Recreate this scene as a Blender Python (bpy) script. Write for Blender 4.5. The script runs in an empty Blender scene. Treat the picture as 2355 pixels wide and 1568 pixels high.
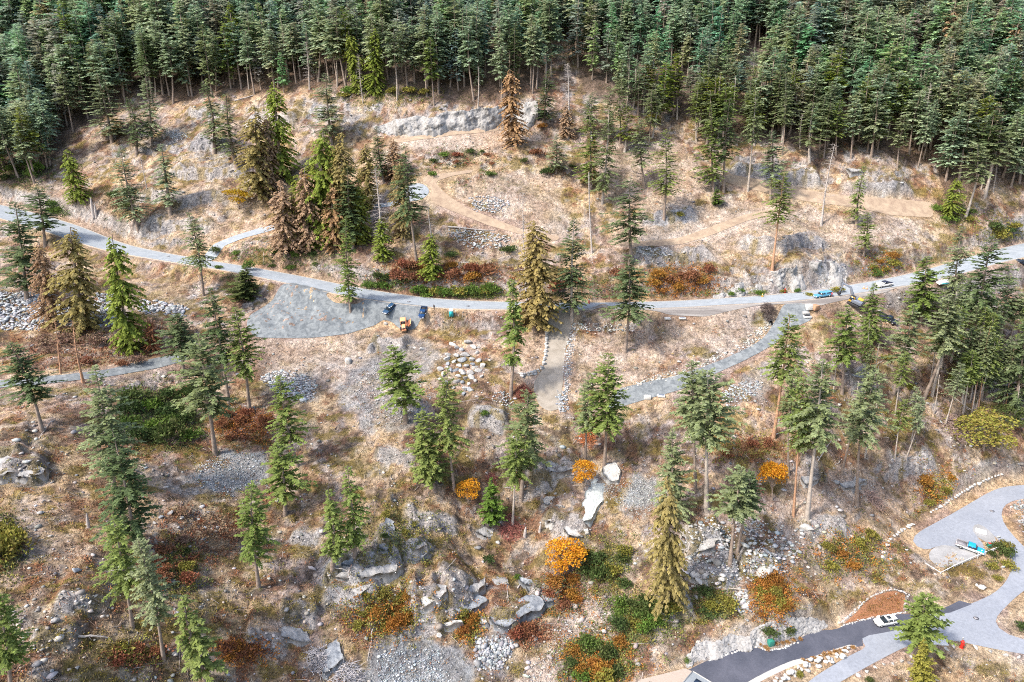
import bpy, bmesh, math, random
import numpy as np
from mathutils import Vector, Matrix, noise as mnoise
from mathutils.geometry import delaunay_2d_cdt
R = math.radians
rng = np.random.default_rng(7)
random.seed(7)
sc = bpy.context.scene
# ------------------------------------------------------------------ camera, world, sun, exposure
CH = 120.0; PITCH = R(20.0); FPX = 1569.0          # camera height, downward tilt, focal length in photo pixels (2354 wide)
cam = bpy.data.cameras.new('camera'); camo = bpy.data.objects.new('camera', cam); sc.collection.objects.link(camo)
cam.lens = 24.0; cam.sensor_width = 36.0; cam.clip_start = 0.5; cam.clip_end = 3000
camo.location = (0, 0, CH); camo.rotation_euler = (R(90) - PITCH, 0, 0)
sc.camera = camo
SUN_EL = 50.0
SUN_FROM = Vector((-1.0, -0.62, 0)).normalized()      # the sun stands to the left
w = bpy.data.worlds.new('World'); sc.world = w; w.use_nodes = True
nt = w.node_tree; nt.nodes.clear()
sky = nt.nodes.new('ShaderNodeTexSky'); sky.sky_type = 'NISHITA'; sky.sun_disc = False
sky.sun_elevation = R(SUN_EL); sky.sun_rotation = math.atan2(SUN_FROM.x, SUN_FROM.y)
sky.air_density = 1.2; sky.dust_density = 3.5; sky.ozone_density = 1.0
bg = nt.nodes.new('ShaderNodeBackground'); bg.inputs[1].default_value = 0.15
wo = nt.nodes.new('ShaderNodeOutputWorld')
nt.links.new(sky.outputs[0], bg.inputs[0]); nt.links.new(bg.outputs[0], wo.inputs[0])
sl = bpy.data.lights.new('sun', 'SUN'); sl.energy = 2.5; sl.angle = R(5.0); sl.color = (1.0, 0.93, 0.82)
so = bpy.data.objects.new('sun', sl); sc.collection.objects.link(so)
sv = Vector((SUN_FROM.x * math.cos(R(SUN_EL)), SUN_FROM.y * math.cos(R(SUN_EL)), math.sin(R(SUN_EL))))
so.rotation_euler = sv.to_track_quat('Z', 'Y').to_euler(); so.location = (-60, 0, 300)
sc.view_settings.view_transform = 'Standard'; sc.view_settings.look = 'None'
sc.view_settings.exposure = 1.1; sc.view_settings.gamma = 1.0
sc.render.engine = 'CYCLES'
try:
    sc.cycles.max_bounces = 4; sc.cycles.diffuse_bounces = 3; sc.cycles.glossy_bounces = 2; sc.cycles.transmission_bounces = 2
    sc.cycles.use_denoising = False; sc.cycles.filter_width = 1.05
except Exception: pass
# ------------------------------------------------------------------ rays: photo pixel -> direction
def dirs(u, v):
    u = np.asarray(u, float); v = np.asarray(v, float)
    dx = (u - 1177.0) / FPX; dz = -(v - 784.0) / FPX
    return dx, math.cos(PITCH) + dz * math.sin(PITCH), -math.sin(PITCH) + dz * math.cos(PITCH)
def at_y(u, v, Y):
    dx, dy, dz = dirs(u, v); t = Y / dy
    return dx * t, Y + 0 * t, CH + dz * t
def project(x, y, z):
    zz = z - CH
    f = y * math.cos(PITCH) - zz * math.sin(PITCH); up = y * math.sin(PITCH) + zz * math.cos(PITCH)
    f = np.maximum(f, 1e-3)
    return 1177.0 + FPX * x / f, 784.0 - FPX * up / f
# ------------------------------------------------------------------ noise
_LT = np.random.default_rng(11).random((256, 256))
def vnoise(x, y, s, seed=0):
    x = x / s + seed * 17.3 + 1000; y = y / s + seed * 9.7 + 1000
    xi = np.floor(x).astype(int); yi = np.floor(y).astype(int); fx = x - xi; fy = y - yi
    fx = fx * fx * (3 - 2 * fx); fy = fy * fy * (3 - 2 * fy)
    a = _LT[xi & 255, yi & 255]; b = _LT[(xi + 1) & 255, yi & 255]; c = _LT[xi & 255, (yi + 1) & 255]; d = _LT[(xi + 1) & 255, (yi + 1) & 255]
    return (a * (1 - fx) + b * fx) * (1 - fy) + (c * (1 - fx) + d * fx) * fy
def fbm(x, y, s, o=4, seed=0, g=0.5):
    t = 0; a = 1; n = 0
    for k in range(o):
        # rotate each octave so that no grid shows
        ca, sa = math.cos(k * 0.9 + seed), math.sin(k * 0.9 + seed)
        t = t + a * vnoise(x * ca - y * sa, x * sa + y * ca, s / 2 ** k, seed + k); n += a; a *= g
    return t / n
def sstep(a, b, x):
    t = np.clip((x - a) / (b - a), 0, 1); return t * t * (3 - 2 * t)
# ------------------------------------------------------------------ terrain anchors: photo column -> (row, ground distance)
COLS = {
 0: [(1568,78),(1250,102),(1045,128),(870,160),(760,182),(690,198),(600,222),(490,250),(430,267),(390,282),(300,306),(200,330)],
 300: [(1568,84),(1440,92),(1250,110),(1045,138),(870,165),(740,190),(640,216),(525,243),(430,262),(340,284),(250,306),(150,330)],
 600: [(1568,93),(1340,112),(1200,128),(1045,146),(940,162),(880,172),(770,190),(520,240),(440,256),(330,280),(240,302),(150,328)],
 900: [(1568,100),(1440,108),(1300,120),(1100,142),(960,160),(850,178),(780,191),(640,213),(560,226),(470,243),(380,258),(312,275),(300,280),(238,286),(150,308)],
 1177: [(1568,103),(1440,113),(1400,118),(1340,126),(1250,135),(1100,148),(1000,158),(940,167),(860,178),(770,192),(640,214),(560,228),(480,241),(400,256),(330,270),(292,283),(235,288),(150,310)],
 1500: [(1510,108),(1350,122),(1200,137),(1080,150),(1000,160),(920,170),(840,182),(760,194),(640,214),(560,229),(470,247),(380,264),(300,282),(200,305),(130,325)],
 1850: [(1410,115),(1340,123),(1200,137),(1100,147),(1000,158),(900,171),(800,186),(740,196),(662,209),(606,215),(540,234),(460,252),(400,262),(330,276),(260,295),(150,320)],
 2177: [(1110,157),(1000,168),(900,180),(800,193),(700,210),(560,236),(480,250),(400,263),(300,285),(150,318)],
 2354: [(1060,166),(950,178),(800,197),(700,214),(500,252),(420,264),(330,284),(200,308)],
}
pts = []
for uc, L in COLS.items():
    for v, Y in L:
        pts.append(at_y(uc, v, Y))
        if uc == 0: pts.append(at_y(-260, v, Y))
        if uc == 2354: pts.append(at_y(2620, v, Y))
# main road: (u, top row, bottom row, distance of centre line)
ROAD = [(-140,447,468,262),(-60,462,483,257),(0,475,497,254),(60,490,514,251),(140,511,540,246),(200,534,561,241),(260,557,581,236),(350,577,597,230),(450,594,613,225),(560,612,630,219),
 (680,634,655,214),(780,655,678,209.5),(870,671,693,206.5),(960,683,706,205),(1060,691,713,204),(1200,695,714,203.5),(1400,696,714,203.5),(1560,692,710,204.5),(1700,684,701,206),(1800,677,697,207),
 (1900,665,686,209),(2000,650,672,212),(2100,631,654,216),(2180,610,636,221),(2260,586,612,228),(2354,562,590,236),(2440,545,575,243),(2540,525,555,252)]
def plane_hit(u, v, f):        # f(x,y) -> z, solved by stepping
    dx, dy, dz = dirs(u, v); lo = 20.0; hi = 600.0
    for _ in range(60):
        m = (lo + hi) / 2; t = m / dy
        if CH + dz * t > f(dx * t, m): lo = m
        else: hi = m
    m = (lo + hi) / 2; t = m / dy
    return float(dx * t), float(m), float(CH + dz * t)
road_e = []
for u, vt, vb, Y in ROAD:
    z = float(at_y(u, (vt + vb) / 2, Y)[2])
    a = plane_hit(u, vt, lambda x, y: z); b = plane_hit(u, vb, lambda x, y: z)
    road_e.append((np.array([a[0], a[1], z]), np.array([b[0], b[1], z])))
def resample(edges, step=3.0):
    c = [0.0]
    M = [(a + b) / 2 for a, b in edges]
    for i in range(1, len(M)): c.append(c[-1] + float(np.linalg.norm(M[i] - M[i - 1])))
    c = np.array(c); n = int(c[-1] / step); s = np.linspace(0, c[-1], n)
    A = np.array([a for a, b in edges]); B = np.array([b for a, b in edges])
    def smooth(P):
        Q = np.stack([np.interp(s, c, P[:, k]) for k in range(3)], 1)
        k = np.array([1, 2, 3, 4, 3, 2, 1.]); k /= k.sum(); pad = np.pad(Q, ((3, 3), (0, 0)), 'reflect', reflect_type='odd')
        return np.stack([np.convolve(pad[:, j], k, 'valid') for j in range(3)], 1)
    return smooth(A), smooth(B)
rdA, rdB = resample(road_e)
rdC = (rdA + rdB) / 2
# make cross-sections perpendicular
tan = np.gradient(rdC[:, :2], axis=0); tan /= np.linalg.norm(tan, axis=1)[:, None]
nor = np.stack([-tan[:, 1], tan[:, 0]], 1)
hw = np.abs(((rdA - rdB)[:, :2] * nor).sum(1)) / 2
hw *= .88 - .14 * sstep(-60, -110, rdC[:, 0]); hw = np.convolve(np.pad(hw, 4, 'edge'), np.ones(9) / 9, 'valid')
for p in rdC[::8]: pts.append(tuple(p))
LOWZ = lambda x, y: -0.28 + 0.12 * y
for (x, y) in [(40,104),(60,104),(80,104),(100,104),(120,104),(60,90),(90,90),(120,90),(150,90),(150,104),(75,112),(100,114),(120,118),(135,125),(120,140),(135,148),(105,140),(105,150),(150,135),(150,155),(30,98),(180,130),(180,110),(185,160),(200,165)]:
    pts.append((x, y, LOWZ(x, y)))
for x in (-420,-260,-120,0,120,260,420):
    for y, z in ((20, 2),(50, 4),(360,153),(430,205),(520,262),(700,370)):
        zz = z + (16 if (x < -60 and y < 60) else 0) - (3 if x > 50 and y < 60 else 0)
        pts.append((x, y, zz))
P = np.array(pts, float); P = P[np.isfinite(P).all(1)]
S = 100.0
def U(r2): return 0.5 * r2 * np.log(np.maximum(r2, 1e-12))
def fit(P, lam=0.0006):
    n = len(P); X = P[:, :2] / S; D = ((X[:, None] - X[None]) ** 2).sum(2)
    K = U(D) + lam * np.eye(n); Q = np.hstack([np.ones((n, 1)), X])
    A = np.block([[K, Q], [Q.T, np.zeros((3, 3))]]); b = np.concatenate([P[:, 2], np.zeros(3)])
    return np.linalg.solve(A, b), X
sol, XC = fit(P)
def tps(x, y):
    x = np.asarray(x, float).ravel() / S; y = np.asarray(y, float).ravel() / S; out = np.empty_like(x)
    for i in range(0, len(x), 20000):
        a = x[i:i + 20000]; b = y[i:i + 20000]
        D = (a[:, None] - XC[None, :, 0]) ** 2 + (b[:, None] - XC[None, :, 1]) ** 2
        out[i:i + 20000] = U(D) @ sol[:-3] + sol[-3] + sol[-2] * a + sol[-1] * b
    return out
# world grid
def axis(a, b, d, ext, g):
    core = list(np.arange(a, b, d)); lo = [a]; s = d
    while lo[-1] > ext[0]: s *= g; lo.append(lo[-1] - s)
    hi = [core[-1]]; s = d
    while hi[-1] < ext[1]: s *= g; hi.append(hi[-1] + s)
    return np.array(sorted(set(lo[1:])) + core + hi[1:])
gx = axis(-200, 205, 0.55, (-620, 620), 1.12); gy = axis(74, 300, 0.5, (-40, 900), 1.06)
NX, NY = len(gx), len(gy)
GX, GY = np.meshgrid(gx, gy)          # [NY, NX]
cgx = axis(-200, 205, 3.0, (-650, 650), 1.12); cgy = axis(74, 300, 2.0, (-60, 930), 1.06)
cX, cY = np.meshgrid(cgx, cgy); cZ = tps(cX, cY).reshape(cX.shape)
def bil(ax, ay, Z, x, y):
    x = np.clip(x, ax[0], ax[-1] - 1e-6); y = np.clip(y, ay[0], ay[-1] - 1e-6)
    i = np.clip(np.searchsorted(ax, x, 'right') - 1, 0, len(ax) - 2); j = np.clip(np.searchsorted(ay, y, 'right') - 1, 0, len(ay) - 2)
    fx = (x - ax[i]) / (ax[i + 1] - ax[i]); fy = (y - ay[j]) / (ay[j + 1] - ay[j])
    return (Z[j, i] * (1 - fx) + Z[j, i + 1] * fx) * (1 - fy) + (Z[j + 1, i] * (1 - fx) + Z[j + 1, i + 1] * fx) * fy
base = lambda x, y: bil(cgx, cgy, cZ, x, y)
def caster(hf):
    def cast(u, v, zoff=0.0):
        u = np.atleast_1d(np.asarray(u, float)); v = np.atleast_1d(np.asarray(v, float))
        dx, dy, dz = dirs(u, v); Y = np.full(u.shape, 62.0); done = np.zeros(u.shape, bool); st = 0.6
        for _ in range(900):
            t = Y / dy; below = (CH + dz * t) <= hf(dx * t, Y) + zoff
            done |= below
            if done.all(): break
            Y = np.where(done, Y, Y + st)
            if Y.min() > 60 and (Y[~done] > 640).all(): break
        lo = Y - st; hi = Y
        for _ in range(10):
            m = (lo + hi) / 2; t = m / dy; b = (CH + dz * t) <= hf(dx * t, m) + zoff
            hi = np.where(b, m, hi); lo = np.where(b, lo, m)
        t = hi / dy
        return dx * t, hi, CH + dz * t
    return cast
cast0 = caster(base)
def world_poly(poly, c=None):
    a = np.array(poly, float); x, y, z = (c or cast0)(a[:, 0], a[:, 1]); return np.stack([x, y], 1)
def pdist(poly, x, y):          # signed distance, negative inside
    d = np.full(x.shape, 1e9); ins = np.zeros(x.shape, bool); n = len(poly)
    for i in range(n):
        ax_, ay_ = poly[i]; bx, by = poly[(i + 1) % n]; ex, ey = bx - ax_, by - ay_
        t = np.clip(((x - ax_) * ex + (y - ay_) * ey) / (ex * ex + ey * ey + 1e-12), 0, 1)
        d = np.minimum(d, (x - ax_ - t * ex) ** 2 + (y - ay_ - t * ey) ** 2)
        c = (ay_ > y) != (by > y)
        with np.errstate(divide='ignore', invalid='ignore'):
            ins ^= c & (x < (bx - ax_) * (y - ay_) / (by - ay_ if by != ay_ else 1e-12) + ax_)
    d = np.sqrt(d); return np.where(ins, -d, d)
def near_mask(poly, m):
    x0, y0 = poly.min(0) - m; x1, y1 = poly.max(0) + m
    j0, j1 = np.searchsorted(gy, [y0, y1]); i0, i1 = np.searchsorted(gx, [x0, x1])
    return slice(j0, max(j1, j0 + 1)), slice(i0, max(i1, i0 + 1))
# ------------------------------------------------------------------ paved and gravel areas, outlines taken from photo pixels
ASPH_DARK = [(1540,1575),(1571,1541),(1600,1532),(1661,1502),(1730,1483),(1745,1490),(1757,1497),(1776,1498),(1817,1484),(1844,1472),(1841,1460),(1897,1445),(1916,1452),(1933,1446),(1935,1437),(2010,1421),(2052,1411),(2078,1412),(2128,1412),(2110,1428),(2060,1452),(2023,1457),(1966,1462),(1978,1484),(2007,1484),(1969,1491),(1952,1484),(1841,1520),(1740,1568),(1700,1590)]
ASPH_LIGHT = [(1966,1462),(2023,1457),(2060,1452),(2110,1428),(2128,1412),(2183,1400),(2234,1389),(2293,1360),(2317,1333),(2329,1301),(2324,1274),(2308,1254),(2288,1236),(2275,1220),(2261,1207),(2248,1201),(2237,1205),(2232,1220),(2241,1236),(2268,1254),(2270,1258),(2254,1267),(2239,1270),(2216,1270),(2189,1252),(2167,1247),(2149,1256),(2129,1272),(2102,1256),(2088,1243),(2113,1222),(2180,1186),(2225,1160),(2270,1133),(2304,1119),(2354,1115),(2440,1108),(2440,1140),(2354,1146),(2322,1152),(2302,1166),(2297,1184),(2304,1200),(2326,1229),(2354,1258),(2420,1320),(2354,1357),(2333,1373),(2281,1427),(2288,1441),(2310,1464),(2354,1472),(2440,1478),(2440,1520),(2354,1504),(2278,1491),(2212,1476),(2167,1466),(2147,1469),(2087,1484),(2037,1509),(1978,1541),(1928,1570),(1900,1590),(1830,1590),(1853,1568),(1913,1530),(1965,1500),(2007,1484),(1978,1484)]
def low_poly(poly): return np.array([plane_hit(u, v, LOWZ)[:2] for u, v in poly])
LD, LL = low_poly(ASPH_DARK), low_poly(ASPH_LIGHT)
LPATCH = low_poly([(2140,1411),(2183,1392),(2205,1381),(2235,1389),(2183,1409)])
GRAVEL = {  # name: (pixel outline, kind)
 'gravel_lot': [(676,657),(720,668),(765,684),(748,700),(770,714),(830,722),(852,704),(880,700),(960,712),(990,718),(978,738),(955,758),(925,762),(908,748),(880,742),(850,752),(800,768),(720,777),(640,778),(585,776),(566,750),(572,726),(610,704),(640,680)],
 'gravel_driveway': [(1262,728),(1318,728),(1312,760),(1300,800),(1296,850),(1294,882),(1290,905),(1294,938),(1262,948),(1240,935),(1228,905),(1226,880),(1240,860),(1254,840),(1258,790)],
 'gravel_track': [(1385,945),(1400,918),(1425,893),(1480,880),(1540,868),(1600,850),(1660,828),(1710,805),(1745,785),(1762,770),(1782,738),(1800,716),(1850,712),(1868,735),(1835,750),(1805,765),(1790,785),(1745,812),(1700,835),(1640,862),(1560,898),(1480,920),(1430,935)],
 'gravel_shoulder': [(1010,716),(1200,718),(1400,717),(1560,713),(1700,704),(1830,696),(1960,680),(2060,665),(2090,668),(2030,700),(1960,704),(1880,715),(1800,716),(1740,720),(1620,738),(1540,738),(1480,728),(1400,730),(1300,726),(1200,726),(1100,722)],
 'gravel_path': [(-60,880),(0,875),(60,870),(150,862),(250,850),(300,836),(366,822),(430,812),(436,826),(366,846),(310,856),(255,866),(150,878),(90,885),(0,892),(-60,900)],
 'side_road': [(452,582),(480,566),(540,542),(600,524),(640,515),(700,500),(780,486),(860,470),(930,460),(936,468),(860,480),(780,497),(700,512),(640,526),(560,548),(510,568),(478,590),(452,592)],
 'turning_circle': [(920,440),(935,428),(955,421),(975,424),(988,436),(985,450),(968,459),(935,466),(915,455)],
 'upper_track': [(975,405),(1040,397),(1090,390),(1088,397),(1040,405),(1000,418),(1010,432),(1030,450),(1075,480),(1140,505),(1200,528),(1290,545),(1280,556),(1200,540),(1120,518),(1050,490),(1000,470),(985,452),(994,436),(985,425),(968,420)],
 'terrace_path': [(900,322),(1000,309),(1100,300),(1160,296),(1160,301),(1100,307),(1000,318),(900,332)],
 'upper_right_track': [(1670,400),(1740,412),(1800,426),(1870,440),(1960,453),(2060,458),(2145,466),(2145,500),(2050,496),(1960,478),(1860,464),(1780,448),(1700,430),(1660,416)],
 'bench_track': [(1395,548),(1470,556),(1560,548),(1640,520),(1720,492),(1790,478),(1790,490),(1725,506),(1650,536),(1570,562),(1470,570),(1390,560)],
}
GW = {k: world_poly(v) for k, v in GRAVEL.items()}
# ------------------------------------------------------------------ height grid: base + relief, flattened under the paved areas
Z0 = base(GX, GY)
flat = np.zeros_like(Z0); Zt = Z0.copy()
def blend(poly, fz, m_in, m_out, w=1.0):
    sj, si = near_mask(poly, m_out + 1)
    x, y = GX[sj, si], GY[sj, si]; d = pdist(poly, x, y)
    k = 1 - sstep(m_in, m_out, d)
    if fz is not None:
        k2 = np.maximum(k, 0); Zt[sj, si] = Zt[sj, si] * (1 - k2) + fz(x, y) * k2
    flat[sj, si] = np.maximum(flat[sj, si], k * w)
for nm, p in GW.items(): blend(p, None, 0.3, 3.0, 0.97)
blend(LD, LOWZ, 1.0, 4.0); blend(LL, LOWZ, 1.0, 5.0)
LISLAND = low_poly([(1845,1520),(1952,1484),(1969,1491),(1913,1530),(1853,1568),(1780,1568)])
blend(LISLAND, LOWZ, 2.0, 5.0)
# main road bench
sj, si = near_mask(rdC[:, :2], 18); x = GX[sj, si]; y = GY[sj, si]
bd = np.full(x.shape, 1e9); bz = np.zeros(x.shape); bh = np.zeros(x.shape)
for i in range(len(rdC) - 1):
    a = rdC[i]; b = rdC[i + 1]; e = b[:2] - a[:2]
    t = np.clip(((x - a[0]) * e[0] + (y - a[1]) * e[1]) / (e @ e), 0, 1)
    d = np.hypot(x - a[0] - t * e[0], y - a[1] - t * e[1]); k = d < bd
    bd = np.where(k, d, bd); bz = np.where(k, a[2] + (b[2] - a[2]) * t, bz); bh = np.where(k, hw[i], bh)
k = 1 - sstep(bh + 1.0, bh + 6.0, bd)
Zt[sj, si] = Zt[sj, si] * (1 - k) + bz * k; flat[sj, si] = np.maximum(flat[sj, si], 1 - sstep(bh + 0.8, bh + 3.0, bd))
ROADD = np.full_like(Z0, 50.0); ROADD[sj, si] = bd - bh
# relief
rock = fbm(GX, GY * 1.7, 26, 4, 3)                      # where bare ledges break the slope
rock = sstep(0.44, 0.62, rock)
# ground cover zones: (type, strength, pixel outline)   0 grass 1 debris 2 rock 3 gravel 4 dirt 5 red brush 6 forest floor 7 moss
T_GRASS, T_DEB, T_ROCK, T_GRAV, T_DIRT, T_RED, T_FOR, T_MOSS, T_PALE = range(9)
def ell(u, v, a, b): return [(u + a * math.cos(t), v + b * math.sin(t)) for t in np.linspace(0, 2 * math.pi, 11)[:-1]]
ZONES = [
 (T_GRASS,.75,[(-80,1000),(300,1040),(560,1150),(640,1300),(700,1420),(650,1600),(-150,1620)]),
 (T_DEB,.8,[(700,1060),(1000,1100),(1000,1180),(760,1400),(720,1600),(640,1600),(600,1350),(620,1200)]),
 (T_GRASS,.6,[(740,960),(900,980),(980,1120),(1160,1180),(1260,1230),(1260,1290),(1120,1330),(960,1360),(900,1330),(860,1200),(760,1100)]),
 (T_DEB,.85,[(1400,1000),(1800,1020),(2100,1010),(2060,1180),(2000,1340),(1850,1360),(1580,1350),(1450,1250),(1380,1120)]),
 (T_ROCK,.55,[(1560,1200),(1700,1180),(1860,1200),(1800,1340),(1640,1370),(1570,1330)]),
 (T_ROCK,.6,[(1180,1020),(1370,1060),(1420,1180),(1330,1250),(1200,1230),(1180,1120)]),
 (T_DEB,.9,[(1840,830),(2100,760),(2330,820),(2330,960),(2180,1060),(2000,1060),(1900,1000)]),
 (T_GRASS,.6,[(2050,1120),(2200,1060),(2354,1000),(2354,1100),(2240,1130),(2100,1200),(2060,1240),(1950,1300),(1960,1200)]),
 (T_GRASS,.85,[(2060,1270),(2160,1330),(2300,1270),(2320,1310),(2290,1355),(2200,1380),(2110,1400),(2090,1360),(2040,1350),(2030,1300)]),
 (T_GRASS,.9,[(2140,1500),(2300,1510),(2420,1540),(2420,1620),(2100,1620)]),
 (T_GRASS,.9,[(2300,1440),(2340,1380),(2440,1370),(2440,1470),(2330,1462)]),
 (T_GRASS,.6,[(2000,1560),(2080,1510),(2140,1500),(2120,1620),(1950,1620)]),
 (T_GRASS,.7,[(240,330),(420,320),(600,420),(620,500),(560,530),(330,560),(260,480),(180,450),(140,380)]),
 (T_ROCK,.5,[(380,290),(520,290),(590,380),(480,420),(390,380)]),
 (T_DIRT,.7,[(20,420),(150,410),(250,480),(300,540),(180,510),(60,480)]),
 (T_DIRT,.85,[(860,320),(1160,300),(1280,300),(1230,340),(1080,360),(900,350)]),
 (T_GRASS,.7,[(960,380),(1250,370),(1380,400),(1400,520),(1280,540),(1090,480),(1000,430)]),
 (T_DEB,.6,[(1380,300),(1600,300),(1620,480),(1420,520),(1340,420)]),
 (T_ROCK,.55,[(1660,360),(1900,380),(1900,430),(1680,420)]),
 (T_ROCK,.7,[(1930,385),(2080,420),(2100,455),(1950,455)]),
 (T_GRASS,.75,[(1420,470),(1700,440),(2140,480),(2140,520),(1900,600),(1640,640),(1500,590),(1400,540)]),
 (T_ROCK,.5,[(1450,560),(1700,520),(1800,590),(1660,640),(1500,600)]),
 (T_DIRT,.7,[(640,560),(860,600),(1150,610),(1180,660),(860,650),(640,610)]),
 (T_RED,.65,[(860,600),(960,610),(1160,600),(1190,650),(1000,660),(850,650)]),
 (T_RED,.7,[(1500,610),(1620,620),(1650,670),(1500,680),(1480,640)]),
 (T_DIRT,.8,[(820,765),(900,752),(960,770),(800,870),(720,870),(600,860),(590,790)]),
 (T_DIRT,.6,[(300,620),(440,650),(440,700),(330,690)]),
 (T_RED,.75,[(0,760),(150,770),(420,790),(420,820),(250,840),(60,860),(-60,860)]),
 (T_RED,.75,[(110,1000),(240,1000),(480,960),(600,940),(640,1010),(520,1030),(440,1060),(260,1060)]),
 (T_RED,.6,[(440,1170),(520,1160),(560,1260),(470,1300),(400,1240)]),
 (T_RED,.6,[(760,930),(800,920),(820,1000),(720,1020),(690,960)]),
 (T_GRAV,.9,[(430,1075),(520,1035),(600,1040),(600,1100),(530,1145),(455,1130)]),
 (T_GRAV,.9,[(850,1470),(960,1450),(1060,1470),(1090,1600),(820,1620)]),
 (T_GRAV,.7,[(1110,1450),(1180,1450),(1170,1560),(1080,1560)]),
 (T_GRAV,.75,[(800,820),(990,770),(1010,820),(960,900),(1000,960),(930,1000),(820,980),(760,900)]),
 (T_DEB,.9,[(990,740),(1180,740),(1180,830),(1100,820),(1000,790)]),
 (T_DIRT,.9,[(1190,760),(1250,760),(1248,845),(1200,860)]),
 (T_DEB,.8,[(1315,750),(1500,760),(1560,830),(1420,890),(1320,930),(1300,860)]),
 (T_DIRT,.8,[(1480,750),(1700,720),(1760,760),(1700,800),(1500,830)]),
 (T_DEB,.7,[(1300,900),(1400,890),(1400,960),(1540,960),(1560,1040),(1380,1040),(1290,960)]),
 (T_GRAV,.7,[(1700,870),(1790,830),(1760,930),(1700,920)]),
 (T_ROCK,.95,[(1300,1140),(1380,1075),(1425,1080),(1415,1110),(1370,1170),(1352,1240),(1310,1240)]),
 (T_GRAV,.97,[(1420,1120),(1460,1092),(1510,1100),(1520,1150),(1480,1195),(1430,1160)]),
 (T_DEB,.5,[(1335,1362),(1400,1372),(1402,1455),(1330,1472),(1290,1500),(1280,1600),(1175,1600),(1235,1510),(1290,1430)]),
 (T_ROCK,.8,[(1560,1440),(1700,1430),(1900,1390),(1940,1430),(1840,1455),(1720,1475),(1600,1525),(1540,1530)]),
 (T_ROCK,.9,[(1640,672),(1700,640),(1780,605),(1930,590),(1950,650),(1850,668),(1700,678)]),
 (T_ROCK,.9,[(830,250),(1000,245),(1240,225),(1240,290),(1080,300),(900,315),(820,300)]),
 (T_ROCK,.6,[(400,240),(700,220),(820,250),(800,290),(600,270),(420,290)]),
 (T_ROCK,.9,[(-40,1060),(60,1050),(110,1085),(100,1112),(20,1105),(-40,1085)]),
 (T_ROCK,.7,[(730,1320),(900,1310),(920,1340),(800,1360),(730,1345)]),
 (T_ROCK,.7,[(920,1350),(1120,1340),(1270,1370),(1240,1440),(1100,1450),(930,1420)]),
 (T_ROCK,.6,[(1870,1120),(2000,1100),(1950,1200),(1880,1190)]),
 (T_MOSS,.6,[(840,1180),(960,1180),(1040,1200),(1040,1270),(900,1300),(850,1260)]),
 (T_MOSS,.6,[(1060,930),(1150,925),(1150,970),(1060,980)]),
 (T_GRASS,.9,[(900,1330),(1100,1290),(1200,1230),(1250,1260),(1120,1320),(960,1362)]),
 (T_MOSS,.5,[(100,1300),(330,1300),(330,1380),(120,1400)]),
 (T_PALE,.85,[(1400,500),(1560,470),(1700,450),(1960,490),(2140,510),(2100,540),(1900,590),(1700,600),(1560,590),(1420,560)]),
 (T_PALE,.8,[(1400,330),(1560,320),(1640,420),(1560,500),(1420,480),(1380,400)]),
 (T_PALE,.8,[(1080,400),(1290,400),(1300,540),(1180,510),(1050,450)]),
 (T_PALE,.9,[(890,325),(1160,303),(1250,300),(1230,330),(1080,350),(900,345)]),
 (T_PALE,.9,[(1335,1362),(1400,1372),(1402,1455),(1330,1472),(1290,1500),(1280,1600),(1175,1600),(1235,1510),(1290,1430)]),
 (T_PALE,.85,[(1320,765),(1500,765),(1560,830),(1420,885),(1325,900),(1310,850)]),
 (T_PALE,.8,[(1500,755),(1720,725),(1750,765),(1690,795),(1520,830)]),
 (T_PALE,.85,[(1190,765),(1250,762),(1246,845),(1198,858)]),
 (T_PALE,.7,[(1800,1130),(2080,1050),(2060,1230),(1980,1340),(1860,1340),(1790,1240)]),
 (T_PALE,.7,[(600,780),(820,770),(880,790),(760,900),(620,870)]),
 (T_PALE,.7,[(420,440),(600,440),(620,540),(400,560),(320,540)]),
 (T_PALE,.6,[(-40,1160),(60,1150),(200,1260),(150,1300),(40,1290),(60,1210),(-40,1190)]),
 (T_ROCK,.8,[(700,1200),(780,1180),(900,1290),(920,1400),(760,1420),(700,1330)]),
 (T_ROCK,.7,[(1180,1090),(1330,1090),(1340,1240),(1220,1230)]),
 (T_RED,.8,[(290,1030),(480,1000),(500,1060),(360,1080)]),
 (T_RED,.6,[(560,1130),(760,1150),(760,1230),(640,1260)]),
 (T_RED,.5,[(2100,820),(2330,820),(2330,940),(2150,960)]),
 (T_MOSS,.8,[(40,1350),(220,1330),(260,1400),(100,1420)]),
 (T_MOSS,.8,[(860,1150),(960,1160),(1020,1200),(1000,1240),(880,1220)]),
 (T_DIRT,.6,[(2000,660),(2130,690),(2100,760),(2000,730)]),
 (T_GRAV,.6,[(2020,690),(2110,680),(2110,720),(2040,720)]),
]
FORLINE = [(-200,430),(30,425),(110,405),(130,365),(180,300),(270,258),(300,225),(390,238),(440,235),(545,212),(600,222),(720,206),(780,200),(900,222),(1000,240),(1100,248),(1230,222),(1300,205),(1380,235),(1500,255),(1640,280),(1700,300),(1830,352),(1880,362),(1950,345),(2070,378),(2150,385),(2175,470),(2260,440),(2354,430),(2560,430)]
GAPS = [world_poly([(1265,100),(1310,95),(1330,200),(1270,230)]), world_poly([(1690,125),(1770,125),(1770,230),(1700,235)])]
def forline(u): return np.interp(u, [a for a, b in FORLINE], [b for a, b in FORLINE])
PU, PV = project(GX, GY, Zt)
W = np.zeros((9,) + GX.shape, np.float32)
n1 = fbm(GX, GY, 14, 4, 21); n2 = fbm(GX, GY, 7, 3, 31); n3 = fbm(GX, GY * 1.5, 10, 3, 41)
W[T_DEB] = 1.0
def addW(t, m):
    global W
    W *= (1 - m); W[t] += m
addW(T_GRASS, 0.85 * sstep(0.47, 0.55, n1)); 
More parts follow.
